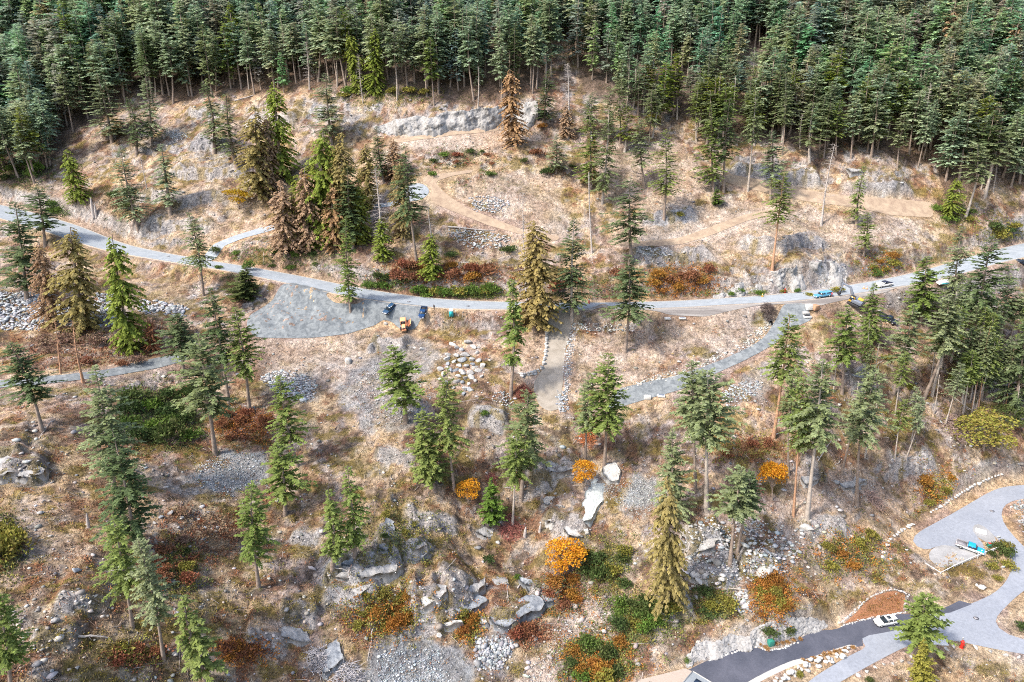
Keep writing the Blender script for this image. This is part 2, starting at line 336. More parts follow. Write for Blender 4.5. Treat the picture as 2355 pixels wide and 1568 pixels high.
warp = (fbm(GX, GY, 5, 3, 51) - 0.5) * 7
for t, s, poly in ZONES:
    p = world_poly(poly); sj, si = near_mask(p, 6)
    d = pdist(p, GX[sj, si], GY[sj, si]) + warp[sj, si]
    m = (1 - sstep(-1.2, 1.2, d)) * s
    W[:, sj, si] *= (1 - m); W[t, sj, si] += m
# patchiness everywhere: small grass, debris, rock and moss islands
calm = np.clip(W[T_GRAV] + W[T_DIRT] * 0.6 + W[T_PALE] * .8 + flat, 0, 1)
addW(T_DEB, (0.8 * sstep(0.56, 0.64, n2) * (1 - calm)))
addW(T_GRASS, (0.7 * sstep(0.57, 0.66, 1 - n2) * (1 - calm)))
rk = sstep(0.53, 0.62, n3) * (0.35 + 0.65 * sstep(0.40, 0.62, fbm(GX, GY, 30, 2, 77)))
addW(T_ROCK, rk * 0.6 * (1 - calm))
addW(T_MOSS, (0.75 * sstep(0.60, 0.68, fbm(GX, GY * 2, 8, 3, 63)) * (1 - calm) * (Z0 < 100)))
s1 = fbm(GX, GY, 3.2, 3, 101); s2 = fbm(GX, GY, 2.6, 3, 111); s3 = fbm(GX, GY * 1.6, 4.0, 3, 121)
addW(T_RED, .8 * sstep(.575, .63, s1) * (1 - calm)); addW(T_ROCK, .45 * sstep(.61, .68, 1 - s1) * (1 - calm)); addW(T_GRASS, .7 * sstep(.60, .66, s2) * (1 - calm)); addW(T_FOR, .8 * sstep(.60, .65, 1 - s2) * (1 - calm)); addW(T_MOSS, .75 * sstep(.60, .65, s3) * (1 - calm))
fm = sstep(-14, 6, forline(PU) - 8 - PV + warp * 1.5) * (GY > 225)
for g in GAPS: fm *= sstep(-1, 3, pdist(g, GX, GY))
addW(T_FOR, fm * 0.93)
# relief: ledges in the rocky parts
LEDGE = np.zeros_like(Z0)
for poly in [[(700,1160),(900,1120),(1100,1180),(1290,1200),(1290,1470),(900,1470),(700,1400)],[(1560,1190),(1880,1190),(1880,1430),(1560,1470)],[(240,300),(560,290),(640,420),(600,540),(300,550)],[(1640,360),(2160,380),(2160,460),(1650,440)],[(1400,540),(1800,520),(1980,590),(1600,650)],[(-60,1040),(180,1060),(150,1200),(-60,1180)],[(0,1280),(400,1280),(460,1580),(0,1600)],[(1180,1020),(1420,1040),(1360,1240),(1180,1240)],[(400,220),(820,220),(820,310),(420,320)],[(1860,1050),(2080,1040),(2040,1230),(1860,1210)]]:
    p = world_poly(poly); sj, si = near_mask(p, 8); LEDGE[sj, si] = np.maximum(LEDGE[sj, si], 1 - sstep(-5, 4, pdist(p, GX[sj, si], GY[sj, si]) + warp[sj, si]))
brk_ = sstep(.47, .58, fbm(GX, GY * 1.6, 15, 4, 141)); LEDGE *= brk_
rw = np.clip(W[T_ROCK] * .8 + 0.10 + LEDGE * .8, 0, 1) * (.25 + .75 * sstep(.42, .55, fbm(GX, GY, 11, 3, 151))) * (1 - flat) * (1 - 0.75 * W[T_GRAV]) * (1 - 0.7 * W[T_DIRT])
nz = (fbm(GX, GY, 17, 5, 5) - 0.5) * 13 + (GX * .05)
STEP = 3.0
q = (Zt + nz) / STEP; fr = q - np.floor(q)
ter = (np.floor(q) + sstep(0.66, 0.92, fr) ) * STEP + STEP * 0.25 * fr
Zr = Zt + (ter - nz - STEP * 0.12 - Zt) * rw * 0.8
Zr += (fbm(GX, GY, 9, 4, 8) - 0.5) * 2.2 * (1 - flat) * (0.35 + 0.65 * W[T_ROCK])
Zr += (fbm(GX, GY, 2.2, 3, 9) - 0.5) * 0.9 * (1 - flat) * (0.3 + 0.7 * np.clip(W[T_ROCK] + W[T_DEB] * 0.5, 0, 1))
Zr += (fbm(GX, GY, 40, 2, 12) - 0.5) * 2.0 * (1 - flat)
Zr += (fbm(GX, GY, 1.3, 2, 19) - 0.5) * 1.0 * (1 - flat) * np.clip(W[T_ROCK] + W[T_DEB] * .8 + .25 - W[T_GRAV] * .5, .15, 1)
Zr += (np.random.default_rng(77).random(GX.shape) - 0.5) * 0.26 * (1 - flat) * (1 - .6 * W[T_DIRT]) * (GY < 310)
# rock bluffs: broken steps in the slope, each a foot line running across it
BL = [([(925,1402),(985,1412),(1060,1408),(1108,1398)],2.6),([(1128,1452),(1180,1450),(1250,1412)],2.6),([(1020,1378),(1075,1376),(1120,1358)],2.2),([(725,1350),(800,1340),(870,1332),(935,1318)],2.8),([(950,1438),(1060,1452)],1.6),([(855,1280),(900,1288),(960,1300),(1005,1278)],3.2),
 ([(925,1205),(1000,1218),(1055,1236)],1.8),([(735,1400),(820,1404),(880,1398)],2.2),([(1212,1388),(1290,1398)],2.2),([(1195,1100),(1260,1112),(1335,1102)],2.2),([(1235,1215),(1295,1244),(1355,1244)],2.8),([(1565,1338),(1640,1344),(1705,1332)],2.8),([(1575,1282),(1665,1276)],2.2),([(1700,1322),(1800,1334)],2.4),
 ([(-20,1108),(60,1114),(112,1110)],3.2),([(-20,1070),(60,1062)],2.2),([(60,1480),(170,1500)],1.6),([(560,1500),(655,1522)],2.2),([(120,1418),(240,1426)],1.4),([(300,462),(400,482),(530,468)],2.4),([(385,402),(470,422),(570,408)],2.4),([(430,345),(520,352)],2.2),([(325,522),(490,532)],1.8),
 ([(1800,428),(1890,434)],3.2),([(1935,456),(2020,460),(2105,458)],3.4),([(1685,398),(1800,406)],2.2),([(1440,602),(1560,612),(1650,602)],2.4),([(1690,562),(1800,578),(1910,562)],2.4),([(1470,522),(1610,502)],1.8),([(1950,892),(2015,892)],2.6),([(1855,1116),(1905,1122)],2.2),([(2040,1092),(2160,1082)],2.2),
 ([(1075,988),(1170,992)],2.6),([(855,1060),(960,1070)],1.8),([(1520,1440),(1600,1420)],2.0),([(1850,1240),(1960,1230)],1.6),([(660,1250),(740,1262)],1.6),([(840,800),(930,812)],2.6),([(640,1430),(730,1445)],2.0),([(1840,960),(1920,970)],1.8),([(560,290),(680,285)],2.4),([(420,268),(520,262)],2.0)]
BMASK = np.zeros_like(Z0); jit = (fbm(GX, GY, 4, 4, 161) - .5) * 5 + (fbm(GX, GY, 1.6, 2, 171) - .5) * 1.6
for poly, hgt in BL:
    p = world_poly(poly); sj, si = near_mask(p, 22); x = GX[sj, si]; y = GY[sj, si]; best = np.full(x.shape, 1e9); sg = np.zeros(x.shape); tt = np.zeros(x.shape); tot = len(p) - 1
    for i in range(tot):
        a = p[i]; e_ = p[i + 1] - a; L2 = e_ @ e_; tr = ((x - a[0]) * e_[0] + (y - a[1]) * e_[1]) / L2; t = np.clip(tr, 0, 1); d = np.hypot(x - a[0] - t * e_[0], y - a[1] - t * e_[1]); k = d < best
        best = np.where(k, d, best); s_ = np.sign(e_[0] * (y - a[1]) - e_[1] * (x - a[0])); sg = np.where(k, s_, sg); tt = np.where(k, (i + tr) / tot, tt)
    dd = best * sg + jit[sj, si]; lat = sstep(-.04, .14, tt) * (1 - sstep(.86, 1.04, tt)); hh_ = hgt * 1.45 * lat * (1 - flat[sj, si])
    Zr[sj, si] += hh_ * (.6 * sstep(-.1, .45, dd) + .4 * sstep(1.4, 1.9, dd)) * np.exp(-np.maximum(dd, 0) / 9)
    BMASK[sj, si] = np.maximum(BMASK[sj, si], lat * sstep(-1.0, -.2, dd) * (1 - sstep(2.4, 4.0, dd)) * (1 - flat[sj, si]))
# heaps in the gravel lot
d = pdist(GW['gravel_lot'], GX, GY); lotm = sstep(0.5, 5, -d) * (GX < -45)
Zr += lotm * (np.abs(fbm(GX, GY, 6, 2, 15) - 0.5) * 5.0 + np.abs(fbm(GX, GY, 2.0, 3, 16) - 0.5) * 2.4)
ZF = Zr
# small spoil heap by the road
hx, hy, _ = cast0([1385], [721]); ZF += 1.6 * np.exp(-((GX - hx[0]) ** 2 + (GY - hy[0]) ** 2 * 1.5) / 5.0)
ground = lambda x, y: bil(gx, gy, ZF, x, y)
cast = caster(ground)
def gz(x, y): return float(ground(np.array([x]), np.array([y]))[0])
# slope -> steep faces read as bare rock
dzx = np.gradient(ZF, gx, axis=1); dzy = np.gradient(ZF, gy, axis=0); slope = np.hypot(dzx, dzy)
st = sstep(1.25, 2.1, slope) * (1 - flat) * (1 - W[T_FOR] * 0.6) * (1 - 0.6 * W[T_GRAV])
tread = (1 - sstep(.25, .6, slope)) * LEDGE * (1 - flat)
addW(T_GRASS, tread * .55 * sstep(.42, .56, n2)); addW(T_MOSS, tread * .6 * sstep(.50, .58, n3))
edge_m = sstep(.6, 1.0, slope) * (1 - sstep(1.1, 1.5, slope)) * LEDGE * sstep(.5, .58, s3); addW(T_MOSS, edge_m * .6)
addW(T_ROCK, st * 0.85)
addW(T_ROCK, np.clip(BMASK, 0, 1) * .95); addW(T_MOSS, .7 * sstep(.56, .62, s1) * BMASK)
# colour of the ground itself, by cover
CA = .78 * np.array([[.56,.42,.27],[.47,.345,.28],[.47,.45,.445],[.33,.36,.385],[.37,.275,.20],[.27,.13,.075],[.17,.12,.09],[.24,.18,.05],[.60,.485,.40]])
CB = .78 * np.array([[.74,.58,.39],[.62,.50,.43],[.60,.58,.56],[.43,.46,.485],[.48,.37,.27],[.36,.21,.11],[.28,.20,.155],[.34,.26,.09],[.76,.65,.56]])
CC = .78 * np.array([[.36,.25,.15],[.28,.195,.155],[.27,.27,.29],[.25,.27,.30],[.27,.19,.13],[.12,.075,.05],[.08,.06,.045],[.12,.10,.035],[.44,.34,.265]])
h1 = fbm(GX, GY, 3.0, 3, 81); h2 = _LT[(np.arange(NY)[:, None] * 7 + np.arange(NX)[None] * 13) & 255, (np.arange(NX)[None] * 5 + np.arange(NY)[:, None] * 3) & 255]
h2 = np.random.default_rng(5).random(GX.shape)
hh = np.clip((h1 - 0.5) * 2.6 + (h2 - 0.5) * 1.0, -1, 1)[..., None]
COL = np.zeros(GX.shape + (3,), np.float32)
for k in range(9):
    c = np.where(hh > 0, CA[k] + (CB[k] - CA[k]) * hh, CA[k] + (CC[k] - CA[k]) * (-hh)); COL += c * W[k][..., None]
tint = (fbm(GX, GY, 18, 3, 91) - 0.5)[..., None]
COL *= 1 + tint * np.array([.28, .06, -.2])
COL *= np.array([.91, .895, .90]); COL = np.clip(COL, 0.01, 0.85)
# ------------------------------------------------------------------ materials
def nn(nt, t, **k):
    n = nt.nodes.new('ShaderNode' + t)
    for a, b in k.items(): setattr(n, a, b)
    return n
def newmat(name):
    m = bpy.data.materials.new(name); m.use_nodes = True; nt = m.node_tree; b = nt.nodes['Principled BSDF']; return m, nt, b
def plain(name, col, rough=0.6, metal=0.0, var=0.12, scale=3.0, bump=0.0, spec=0.5, coat=0.0):
    m, nt, b = newmat(name); L = nt.links
    tc = nn(nt, 'TexCoord'); no = nn(nt, 'TexNoise'); no.inputs['Scale'].default_value = scale; no.inputs['Detail'].default_value = 5
    L.new(tc.outputs['Object'], no.inputs['Vector'])
    mr = nn(nt, 'MapRange'); mr.inputs[1].default_value = 0.3; mr.inputs[2].default_value = 0.7; mr.inputs[3].default_value = 1 - var; mr.inputs[4].default_value = 1 + var
    L.new(no.outputs['Fac'], mr.inputs[0])
    hs = nn(nt, 'HueSaturation'); hs.inputs['Color'].default_value = (*col, 1); L.new(mr.outputs[0], hs.inputs['Value'])
    L.new(hs.outputs[0], b.inputs['Base Color']); b.inputs['Roughness'].default_value = rough; b.inputs['Metallic'].default_value = metal
    b.inputs['Specular IOR Level'].default_value = spec
    if coat: b.inputs['Coat Weight'].default_value = coat
    if bump:
        bp = nn(nt, 'Bump'); bp.inputs['Strength'].default_value = bump; bp.inputs['Distance'].default_value = 0.1
        L.new(no.outputs['Fac'], bp.inputs['Height']); L.new(bp.outputs[0], b.inputs['Normal'])
    return m
def attr_mat(name, rough=0.9, fine=6.0, amp=0.35, bump=0.5, dist=0.15, coarse=1.2, trans=0.0):
    m, nt, b = newmat(name); L = nt.links
    at = nn(nt, 'Attribute', attribute_name='Col'); tc = nn(nt, 'TexCoord')
    n1 = nn(nt, 'TexNoise'); n1.inputs['Scale'].default_value = fine; n1.inputs['Detail'].default_value = 6; n1.inputs['Roughness'].default_value = 0.7
    n2 = nn(nt, 'TexNoise'); n2.inputs['Scale'].default_value = coarse; n2.inputs['Detail'].default_value = 8; n2.inputs['Roughness'].default_value = 0.65
    for n in (n1, n2): L.new(tc.outputs['Object'], n.inputs['Vector'])
    ad = nn(nt, 'Math', operation='ADD'); L.new(n1.outputs['Fac'], ad.inputs[0]); L.new(n2.outputs['Fac'], ad.inputs[1])
    mr = nn(nt, 'MapRange'); mr.inputs[1].default_value = 0.78; mr.inputs[2].default_value = 1.22; mr.inputs[3].default_value = 1 - amp; mr.inputs[4].default_value = 1 + amp; mr.clamp = True
    L.new(ad.outputs[0], mr.inputs[0])
    hs = nn(nt, 'HueSaturation'); L.new(at.outputs['Color'], hs.inputs['Color']); L.new(mr.outputs[0], hs.inputs['Value'])
    L.new(hs.outputs[0], b.inputs['Base Color']); b.inputs['Roughness'].default_value = rough; b.inputs['Specular IOR Level'].default_value = 0.2
    if bump:
        bp = nn(nt, 'Bump'); bp.inputs['Strength'].default_value = bump; bp.inputs['Distance'].default_value = dist
        L.new(ad.outputs[0], bp.inputs['Height']); L.new(bp.outputs[0], b.inputs['Normal'])
    return m
def leaf_mat(name, a, b_, c, attr=True, trans=0.25):
    """foliage: three tints picked per tree, varied per leaf clump"""
    m, nt, b = newmat(name); L = nt.links
    oi = nn(nt, 'ObjectInfo'); cr = nn(nt, 'ValToRGB'); e = cr.color_ramp.elements
    e[0].position = 0.0; e[0].color = (*a, 1); e[1].position = 1.0; e[1].color = (*c, 1); x = e.new(0.5); x.color = (*b_, 1)
    L.new(oi.outputs['Random'], cr.inputs[0])
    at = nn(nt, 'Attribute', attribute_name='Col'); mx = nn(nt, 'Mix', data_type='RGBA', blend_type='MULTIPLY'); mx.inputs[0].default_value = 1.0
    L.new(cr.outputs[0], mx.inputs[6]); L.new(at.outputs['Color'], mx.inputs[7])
    L.new(mx.outputs[2], b.inputs['Base Color']); b.inputs['Roughness'].default_value = 0.75; b.inputs['Specular IOR Level'].default_value = 0.25
    tr = nn(nt, 'BsdfTranslucent'); L.new(mx.outputs[2], tr.inputs[0]); ms = nn(nt, 'MixShader'); ms.inputs[0].default_value = trans
    out = nt.nodes['Material Output']; L.new(b.outputs[0], ms.inputs[1]); L.new(tr.outputs[0], ms.inputs[2]); L.new(ms.outputs[0], out.inputs[0])
    return m
def sheet_mat(name, ca, cb, scale=0.35, fine=3.0, streak=False, rough=0.9):
    m, nt, b = newmat(name); L = nt.links; tc = nn(nt, 'TexCoord')
    n1 = nn(nt, 'TexNoise'); n1.inputs['Scale'].default_value = scale; n1.inputs['Detail'].default_value = 7; n1.inputs['Roughness'].default_value = 0.6; n1.inputs['Distortion'].default_value = 0.6
    n2 = nn(nt, 'TexNoise'); n2.inputs['Scale'].default_value = fine; n2.inputs['Detail'].default_value = 4; n2.inputs['Roughness'].default_value = 0.8
    for n in (n1, n2): L.new(tc.outputs['Object'], n.inputs['Vector'])
    if streak:
        mp = nn(nt, 'Mapping'); mp.inputs['Rotation'].default_value = (0, 0, R(streak)); mp.inputs['Scale'].default_value = (0.12, 1.4, 1)
        L.new(tc.outputs['Object'], mp.inputs[0]); L.new(mp.outputs[0], n1.inputs['Vector'])
    cr = nn(nt, 'ValToRGB'); e = cr.color_ramp.elements; e[0].position = 0.36; e[0].color = (*ca, 1); e[1].position = 0.64; e[1].color = (*cb, 1)
    L.new(n1.outputs['Fac'], cr.inputs[0])
    mr = nn(nt, 'MapRange'); mr.inputs[1].default_value = 0.3; mr.inputs[2].default_value = 0.7; mr.inputs[3].default_value = 0.84; mr.inputs[4].default_value = 1.16
    L.new(n2.outputs['Fac'], mr.inputs[0]); hs = nn(nt, 'HueSaturation'); L.new(cr.outputs[0], hs.inputs['Color']); L.new(mr.outputs[0], hs.inputs['Value'])
    L.new(hs.outputs[0], b.inputs['Base Color']); b.inputs['Roughness'].default_value = rough; b.inputs['Specular IOR Level'].default_value = 0.2
    bp = nn(nt, 'Bump'); bp.inputs['Strength'].default_value = 0.3; bp.inputs['Distance'].default_value = 0.05
    L.new(n2.outputs['Fac'], bp.inputs['Height']); L.new(bp.outputs[0], b.inputs['Normal'])
    return m
M = {}
M['ground'] = attr_mat('ground_cover', fine=3.2, amp=0.6, bump=1.0, dist=0.5, coarse=1.1)
M['rubble'] = attr_mat('broken_rock', fine=7.0, amp=0.18, bump=0.3, dist=0.08)
M['stick'] = attr_mat('weathered_wood', fine=8.0, amp=0.2, bump=0.0)
M['herb'] = attr_mat('dry_herbage', fine=4.0, amp=0.2, bump=0.0)
M['road'] = sheet_mat('weathered_asphalt', (.245,.275,.31), (.31,.34,.375), 0.4, 2.0)
M['road_low'] = sheet_mat('pale_asphalt', (.225,.245,.29), (.265,.285,.33), 0.12, 1.5)
M['road_dark'] = sheet_mat('new_asphalt', (.06,.066,.09), (.095,.10,.13), 0.15, 3.0)
M['gravel_blue'] = sheet_mat('blue_grey_gravel', (.115,.13,.145), (.225,.245,.26), 0.7, 2.2)
M['gravel_tan'] = sheet_mat('compacted_tan_gravel', (.25,.22,.185), (.34,.305,.265), 0.35, 4.0)
M['gravel_pale'] = sheet_mat('pale_gravel', (.24,.24,.245), (.335,.335,.345), 0.4, 4.0); M['shoulder'] = sheet_mat('roadside_gravel', (.17,.155,.15), (.30,.285,.275), 0.5, 2.0, streak=5)
M['dirt'] = sheet_mat('bare_dirt', (.27,.20,.15), (.39,.305,.225), 0.4, 4.0)
M['bark'] = plain('grey_bark', (.27,.215,.18), 0.9, var=0.3, scale=1.5, spec=0.1)
M['bark_pale'] = plain('pale_bark', (.40,.35,.31), 0.9, var=0.25, scale=1.5, spec=0.1)
M['bark_orange'] = plain('orange_bark', (.42,.25,.16), 0.9, var=0.25, scale=1.5, spec=0.1)
M['dead'] = plain('dead_wood', (.42,.38,.36), 0.9, var=0.25, scale=2, spec=0.1)
M['fir'] = leaf_mat('fir_needles', (0.207,0.260,0.121), (0.239,0.296,0.153), (0.272,0.321,0.179), trans=0.42)
M['fir_green'] = leaf_mat('bright_fir_needles', (0.174,0.248,0.066), (0.201,0.272,0.076), (0.234,0.291,0.094), trans=0.42)
M['fir_dark'] = leaf_mat('dark_fir_needles', (0.109,0.163,0.069), (0.130,0.188,0.084), (0.152,0.205,0.100), trans=0.42)
M['fir_blue'] = leaf_mat('silver_fir_needles', (0.228,0.302,0.174), (0.261,0.326,0.197), (0.293,0.351,0.207), trans=0.42)
M['forest'] = leaf_mat('forest_needles', (.26,.37,.25), (.32,.43,.29), (.38,.44,.27), trans=0.42)
M['cedar'] = leaf_mat('cedar_foliage', (0.302,0.235,0.095), (0.280,0.241,0.090), (0.314,0.258,0.134), trans=0.38)
M['cedar_brown'] = leaf_mat('browned_cedar_foliage', (0.347,0.235,0.146), (0.370,0.263,0.174), (0.381,0.246,0.129), trans=0.38)
M['cedar_green'] = leaf_mat('green_cedar_foliage', (0.217,0.279,0.047), (0.196,0.260,0.047), (0.261,0.296,0.056), trans=0.42)
M['maple'] = leaf_mat('autumn_maple_leaves', (.66,.33,.02), (.62,.31,.025), (.68,.36,.03), trans=0.3)
M['maple_yellow'] = leaf_mat('yellow_leaves', (0.468,0.324,0.027), (0.432,0.306,0.027), (0.495,0.270,0.027), trans=0.4)
M['sh_green'] = leaf_mat('green_shrub_leaves', (0.099,0.187,0.033), (0.132,0.220,0.039), (0.110,0.171,0.044))
M['sh_dark'] = leaf_mat('dark_shrub_leaves', (0.061,0.105,0.033), (0.077,0.116,0.033), (0.094,0.121,0.039))
M['sh_olive'] = leaf_mat('olive_shrub_leaves', (0.220,0.220,0.044), (0.275,0.264,0.055), (0.198,0.187,0.044))
M['sh_orange'] = leaf_mat('orange_shrub_leaves', (.38,.17,.04), (.36,.20,.04), (.30,.13,.04), trans=0.3)
M['sh_red'] = leaf_mat('red_brown_shrub_leaves', (0.264,0.094,0.055), (0.242,0.121,0.066), (0.297,0.132,0.066))
M['sh_tan'] = leaf_mat('tan_shrub_twigs', (0.330,0.231,0.143), (0.297,0.209,0.154), (0.264,0.176,0.132))
M['sh_straw'] = leaf_mat('straw_grass', (0.480,0.288,0.112), (0.440,0.272,0.120), (0.400,0.232,0.080))
def rock_mat(name, lo, hi, stain=(.16,.13,.09)):
    m, nt, b = newmat(name); L = nt.links; tc = nn(nt, 'TexCoord'); ge = nn(nt, 'NewGeometry')
    n1 = nn(nt, 'TexNoise'); n1.inputs['Scale'].default_value = .35; n1.inputs['Detail'].default_value = 9; n1.inputs['Roughness'].default_value = .7; n1.inputs['Distortion'].default_value = .8
    n2 = nn(nt, 'TexNoise'); n2.inputs['Scale'].default_value = 2.2; n2.inputs['Detail'].default_value = 6; n2.inputs['Roughness'].default_value = .75
    mp = nn(nt, 'Mapping'); mp.inputs['Scale'].default_value = (1.6, 1.6, .35); n3 = nn(nt, 'TexNoise'); n3.inputs['Scale'].default_value = 1.0; n3.inputs['Detail'].default_value = 5
    L.new(ge.outputs['Position'], mp.inputs[0]); L.new(mp.outputs[0], n3.inputs['Vector'])
    for n in (n1, n2): L.new(ge.outputs['Position'], n.inputs['Vector'])
    ad = nn(nt, 'Math', operation='ADD'); L.new(n1.outputs['Fac'], ad.inputs[0]); L.new(n2.outputs['Fac'], ad.inputs[1]); a2 = nn(nt, 'Math', operation='ADD'); L.new(ad.outputs[0], a2.inputs[0]); L.new(n3.outputs['Fac'], a2.inputs[1])
    dv = nn(nt, 'Math', operation='DIVIDE'); dv.inputs[1].default_value = 3.0; L.new(a2.outputs[0], dv.inputs[0])
    cr = nn(nt, 'ValToRGB'); e = cr.color_ramp.elements; e[0].position = .40; e[0].color = (*lo, 1); e[1].position = .60; e[1].color = (*hi, 1); x = e.new(.37); x.color = (*stain, 1); L.new(dv.outputs[0], cr.inputs[0])
    L.new(cr.outputs[0], b.inputs['Base Color']); b.inputs['Roughness'].default_value = .9; b.inputs['Specular IOR Level'].default_value = .15
    bp = nn(nt, 'Bump'); bp.inputs['Strength'].default_value = .9; bp.inputs['Distance'].default_value = .4; L.new(dv.outputs[0], bp.inputs['Height']); L.new(bp.outputs[0], b.inputs['Normal']); return m
M['rock'] = rock_mat('granite', (.20,.195,.195), (.43,.42,.415)); M['rock_blue'] = rock_mat('blue_grey_granite', (.15,.165,.19), (.34,.36,.39)); M['rock_pale'] = rock_mat('pale_quartz_rock', (.31,.30,.29), (.56,.55,.53), (.24,.19,.14)); M['rock_cyan'] = rock_mat('pale_green_rock', (.36,.39,.385), (.55,.58,.57), (.24,.27,.27))
# ------------------------------------------------------------------ object helpers
col = sc.collection
def tag(o, label=None, cat=None, group=None, kind=None):
    if label: o['label'] = label
    if cat: o['category'] = cat
    if group: o['group'] = group
    if kind: o['kind'] = kind
    return o
def mk(name, V, T=None, Q=None, mat=None, parent=None, colr=None, smooth=False):
    me = bpy.data.meshes.new(name); V = np.asarray(V, np.float32)
    idx = []; tot = []
    if T is not None and len(T): T = np.asarray(T, np.int32); idx.append(T.ravel()); tot.append(np.full(len(T), 3, np.int32))
    if Q is not None and len(Q): Q = np.asarray(Q, np.int32); idx.append(Q.ravel()); tot.append(np.full(len(Q), 4, np.int32))
    idx = np.concatenate(idx); tot = np.concatenate(tot); st = np.concatenate([[0], np.cumsum(tot)[:-1]]).astype(np.int32)
    me.vertices.add(len(V)); me.vertices.foreach_set('co', V.ravel())
    me.loops.add(len(idx)); me.loops.foreach_set('vertex_index', idx)
    me.polygons.add(len(tot)); me.polygons.foreach_set('loop_start', st)
    try: me.polygons.foreach_set('loop_total', tot)
    except Exception: pass
    if smooth: me.polygons.foreach_set('use_smooth', np.ones(len(tot), bool))
    me.update(calc_edges=True)
    if colr is not None:
        a = me.attributes.new('Col', 'FLOAT_COLOR', 'POINT'); c = np.ones((len(V), 4), np.float32); c[:, :3] = colr; a.data.foreach_set('color', c.ravel())
    me.validate()
    if mat: me.materials.append(mat)
    o = bpy.data.objects.new(name, me); col.objects.link(o)
    if parent: o.parent = parent
    return o
def inst(name, me, parent=None, loc=(0, 0, 0), rot=(0, 0, 0), scale=(1, 1, 1)):
    o = bpy.data.objects.new(name, me); col.objects.link(o); o.parent = parent; o.location = loc; o.rotation_euler = rot; o.scale = scale; return o
def empty(name, loc, rot=(0, 0, 0), s=1.0):
    o = bpy.data.objects.new(name, None); col.objects.link(o); o.location = loc; o.rotation_euler = rot; o.scale = (s, s, s) if not hasattr(s, '__len__') else s; o.empty_display_size = 0.5; return o
# the ground sheet
ids = np.arange(NX * NY).reshape(NY, NX)
Qg = np.stack([ids[:-1, :-1], ids[:-1, 1:], ids[1:, 1:], ids[1:, :-1]], -1).reshape(-1, 4)
g = mk('ground', np.stack([GX, GY, ZF], -1).reshape(-1, 3), Q=Qg, mat=M['ground'], colr=COL.reshape(-1, 3), smooth=True)
tag(g, 'hillside of dry grass, broken rock and logging debris', 'ground', kind='structure')
# draped sheets
def sheet(name, poly, mat, lift=0.1, fz=None, step=1.2, label=None, thick=0.0):
    fz = fz or ground; n = len(poly); P2 = []
    for i in range(n):
        a = poly[i]; b = poly[(i + 1) % n]; k = max(1, int(np.hypot(*(b - a)) / step))
        for j in range(k): P2.append(a + (b - a) * j / k)
    P2 = np.array(P2)
    # round the corners
    if n > 5:
        for _ in range(2): P2 = (np.roll(P2, 1, 0) + 2 * P2 + np.roll(P2, -1, 0)) / 4
    m = len(P2); x0, y0 = P2.min(0); x1, y1 = P2.max(0)
    xs, ys = np.meshgrid(np.arange(x0, x1, step), np.arange(y0, y1, step)); xs = xs.ravel(); ys = ys.ravel()
    k = pdist(P2, xs, ys) < -0.4 * step
    A = [Vector((float(a), float(b))) for a, b in P2] + [Vector((float(a), float(b))) for a, b in zip(xs[k], ys[k])]
    r = delaunay_2d_cdt(A, [], [list(range(m))], 1, 1e-4)
    V = np.array([(p.x, p.y) for p in r[0]]); z = fz(V[:, 0], V[:, 1]) + lift
    T = [f for f in r[2] if len(f) == 3]
    return tag(mk(name, np.column_stack([V, z]), T=T, mat=mat, smooth=True), label, name.split('.')[0].replace('_', ' '), kind='structure')
low = lambda x, y: LOWZ(x, y) + 0 * x
# main road strip
n = len(rdC); K = 6; rv = []
for i in range(n):
    for j in range(K + 1):
        s_ = (j / K * 2 - 1); rv.append((rdC[i, 0] + nor[i, 0] * hw[i] * s_, rdC[i, 1] + nor[i, 1] * hw[i] * s_, rdC[i, 2] + 0.10 + 0.06 * (1 - s_ * s_)))
rq = [(i * (K + 1) + j, (i + 1) * (K + 1) + j, (i + 1) * (K + 1) + j + 1, i * (K + 1) + j + 1) for i in range(n - 1) for j in range(K)]
tag(mk('road', rv, Q=rq, mat=M['road'], smooth=True), 'pale grey two-lane road crossing the hillside', 'road', kind='structure')
ev = []; eq = []
for s_ in (1, -1):
    b0 = len(ev)
    for i in range(n):
        for o_, zz in ((0.0, .105), (0.0, .2), (0.3, .2), (0.3, -.3)):
            ev.append((rdC[i, 0] + nor[i, 0] * (hw[i] + o_) * s_, rdC[i, 1] + nor[i, 1] * (hw[i] + o_) * s_, rdC[i, 2] + zz))
        if i:
            for q_ in range(3): eq.append((b0 + (i - 1) * 4 + q_, b0 + i * 4 + q_, b0 + i * 4 + q_ + 1, b0 + (i - 1) * 4 + q_ + 1))
tag(mk('kerb', ev, Q=eq, mat=plain('concrete_kerb', (.38,.33,.28), 0.9)), 'low kerb along both edges of the main road', 'kerb', kind='structure')
sheet('road', LL, M['road_low'], 0.05, low, 2.0, 'pale asphalt road and parking area at the lower right')
sheet('road', LD, M['road_dark'], 0.054, low, 2.0, 'dark new asphalt road at the bottom of the slope')
sheet('road', LPATCH, M['road_dark'], 0.062, low, 2.0, 'dark asphalt patch beside the pale road')
GM = {'gravel_lot': 'gravel_blue', 'gravel_driveway': 'gravel_tan', 'gravel_track': 'gravel_blue', 'gravel_shoulder': 'shoulder', 'gravel_path': 'gravel_blue', 'bench_track': 'dirt', 'side_road': 'road', 'turning_circle': 'road', 'upper_track': 'dirt', 'terrace_path': 'dirt', 'upper_right_track': 'dirt'}
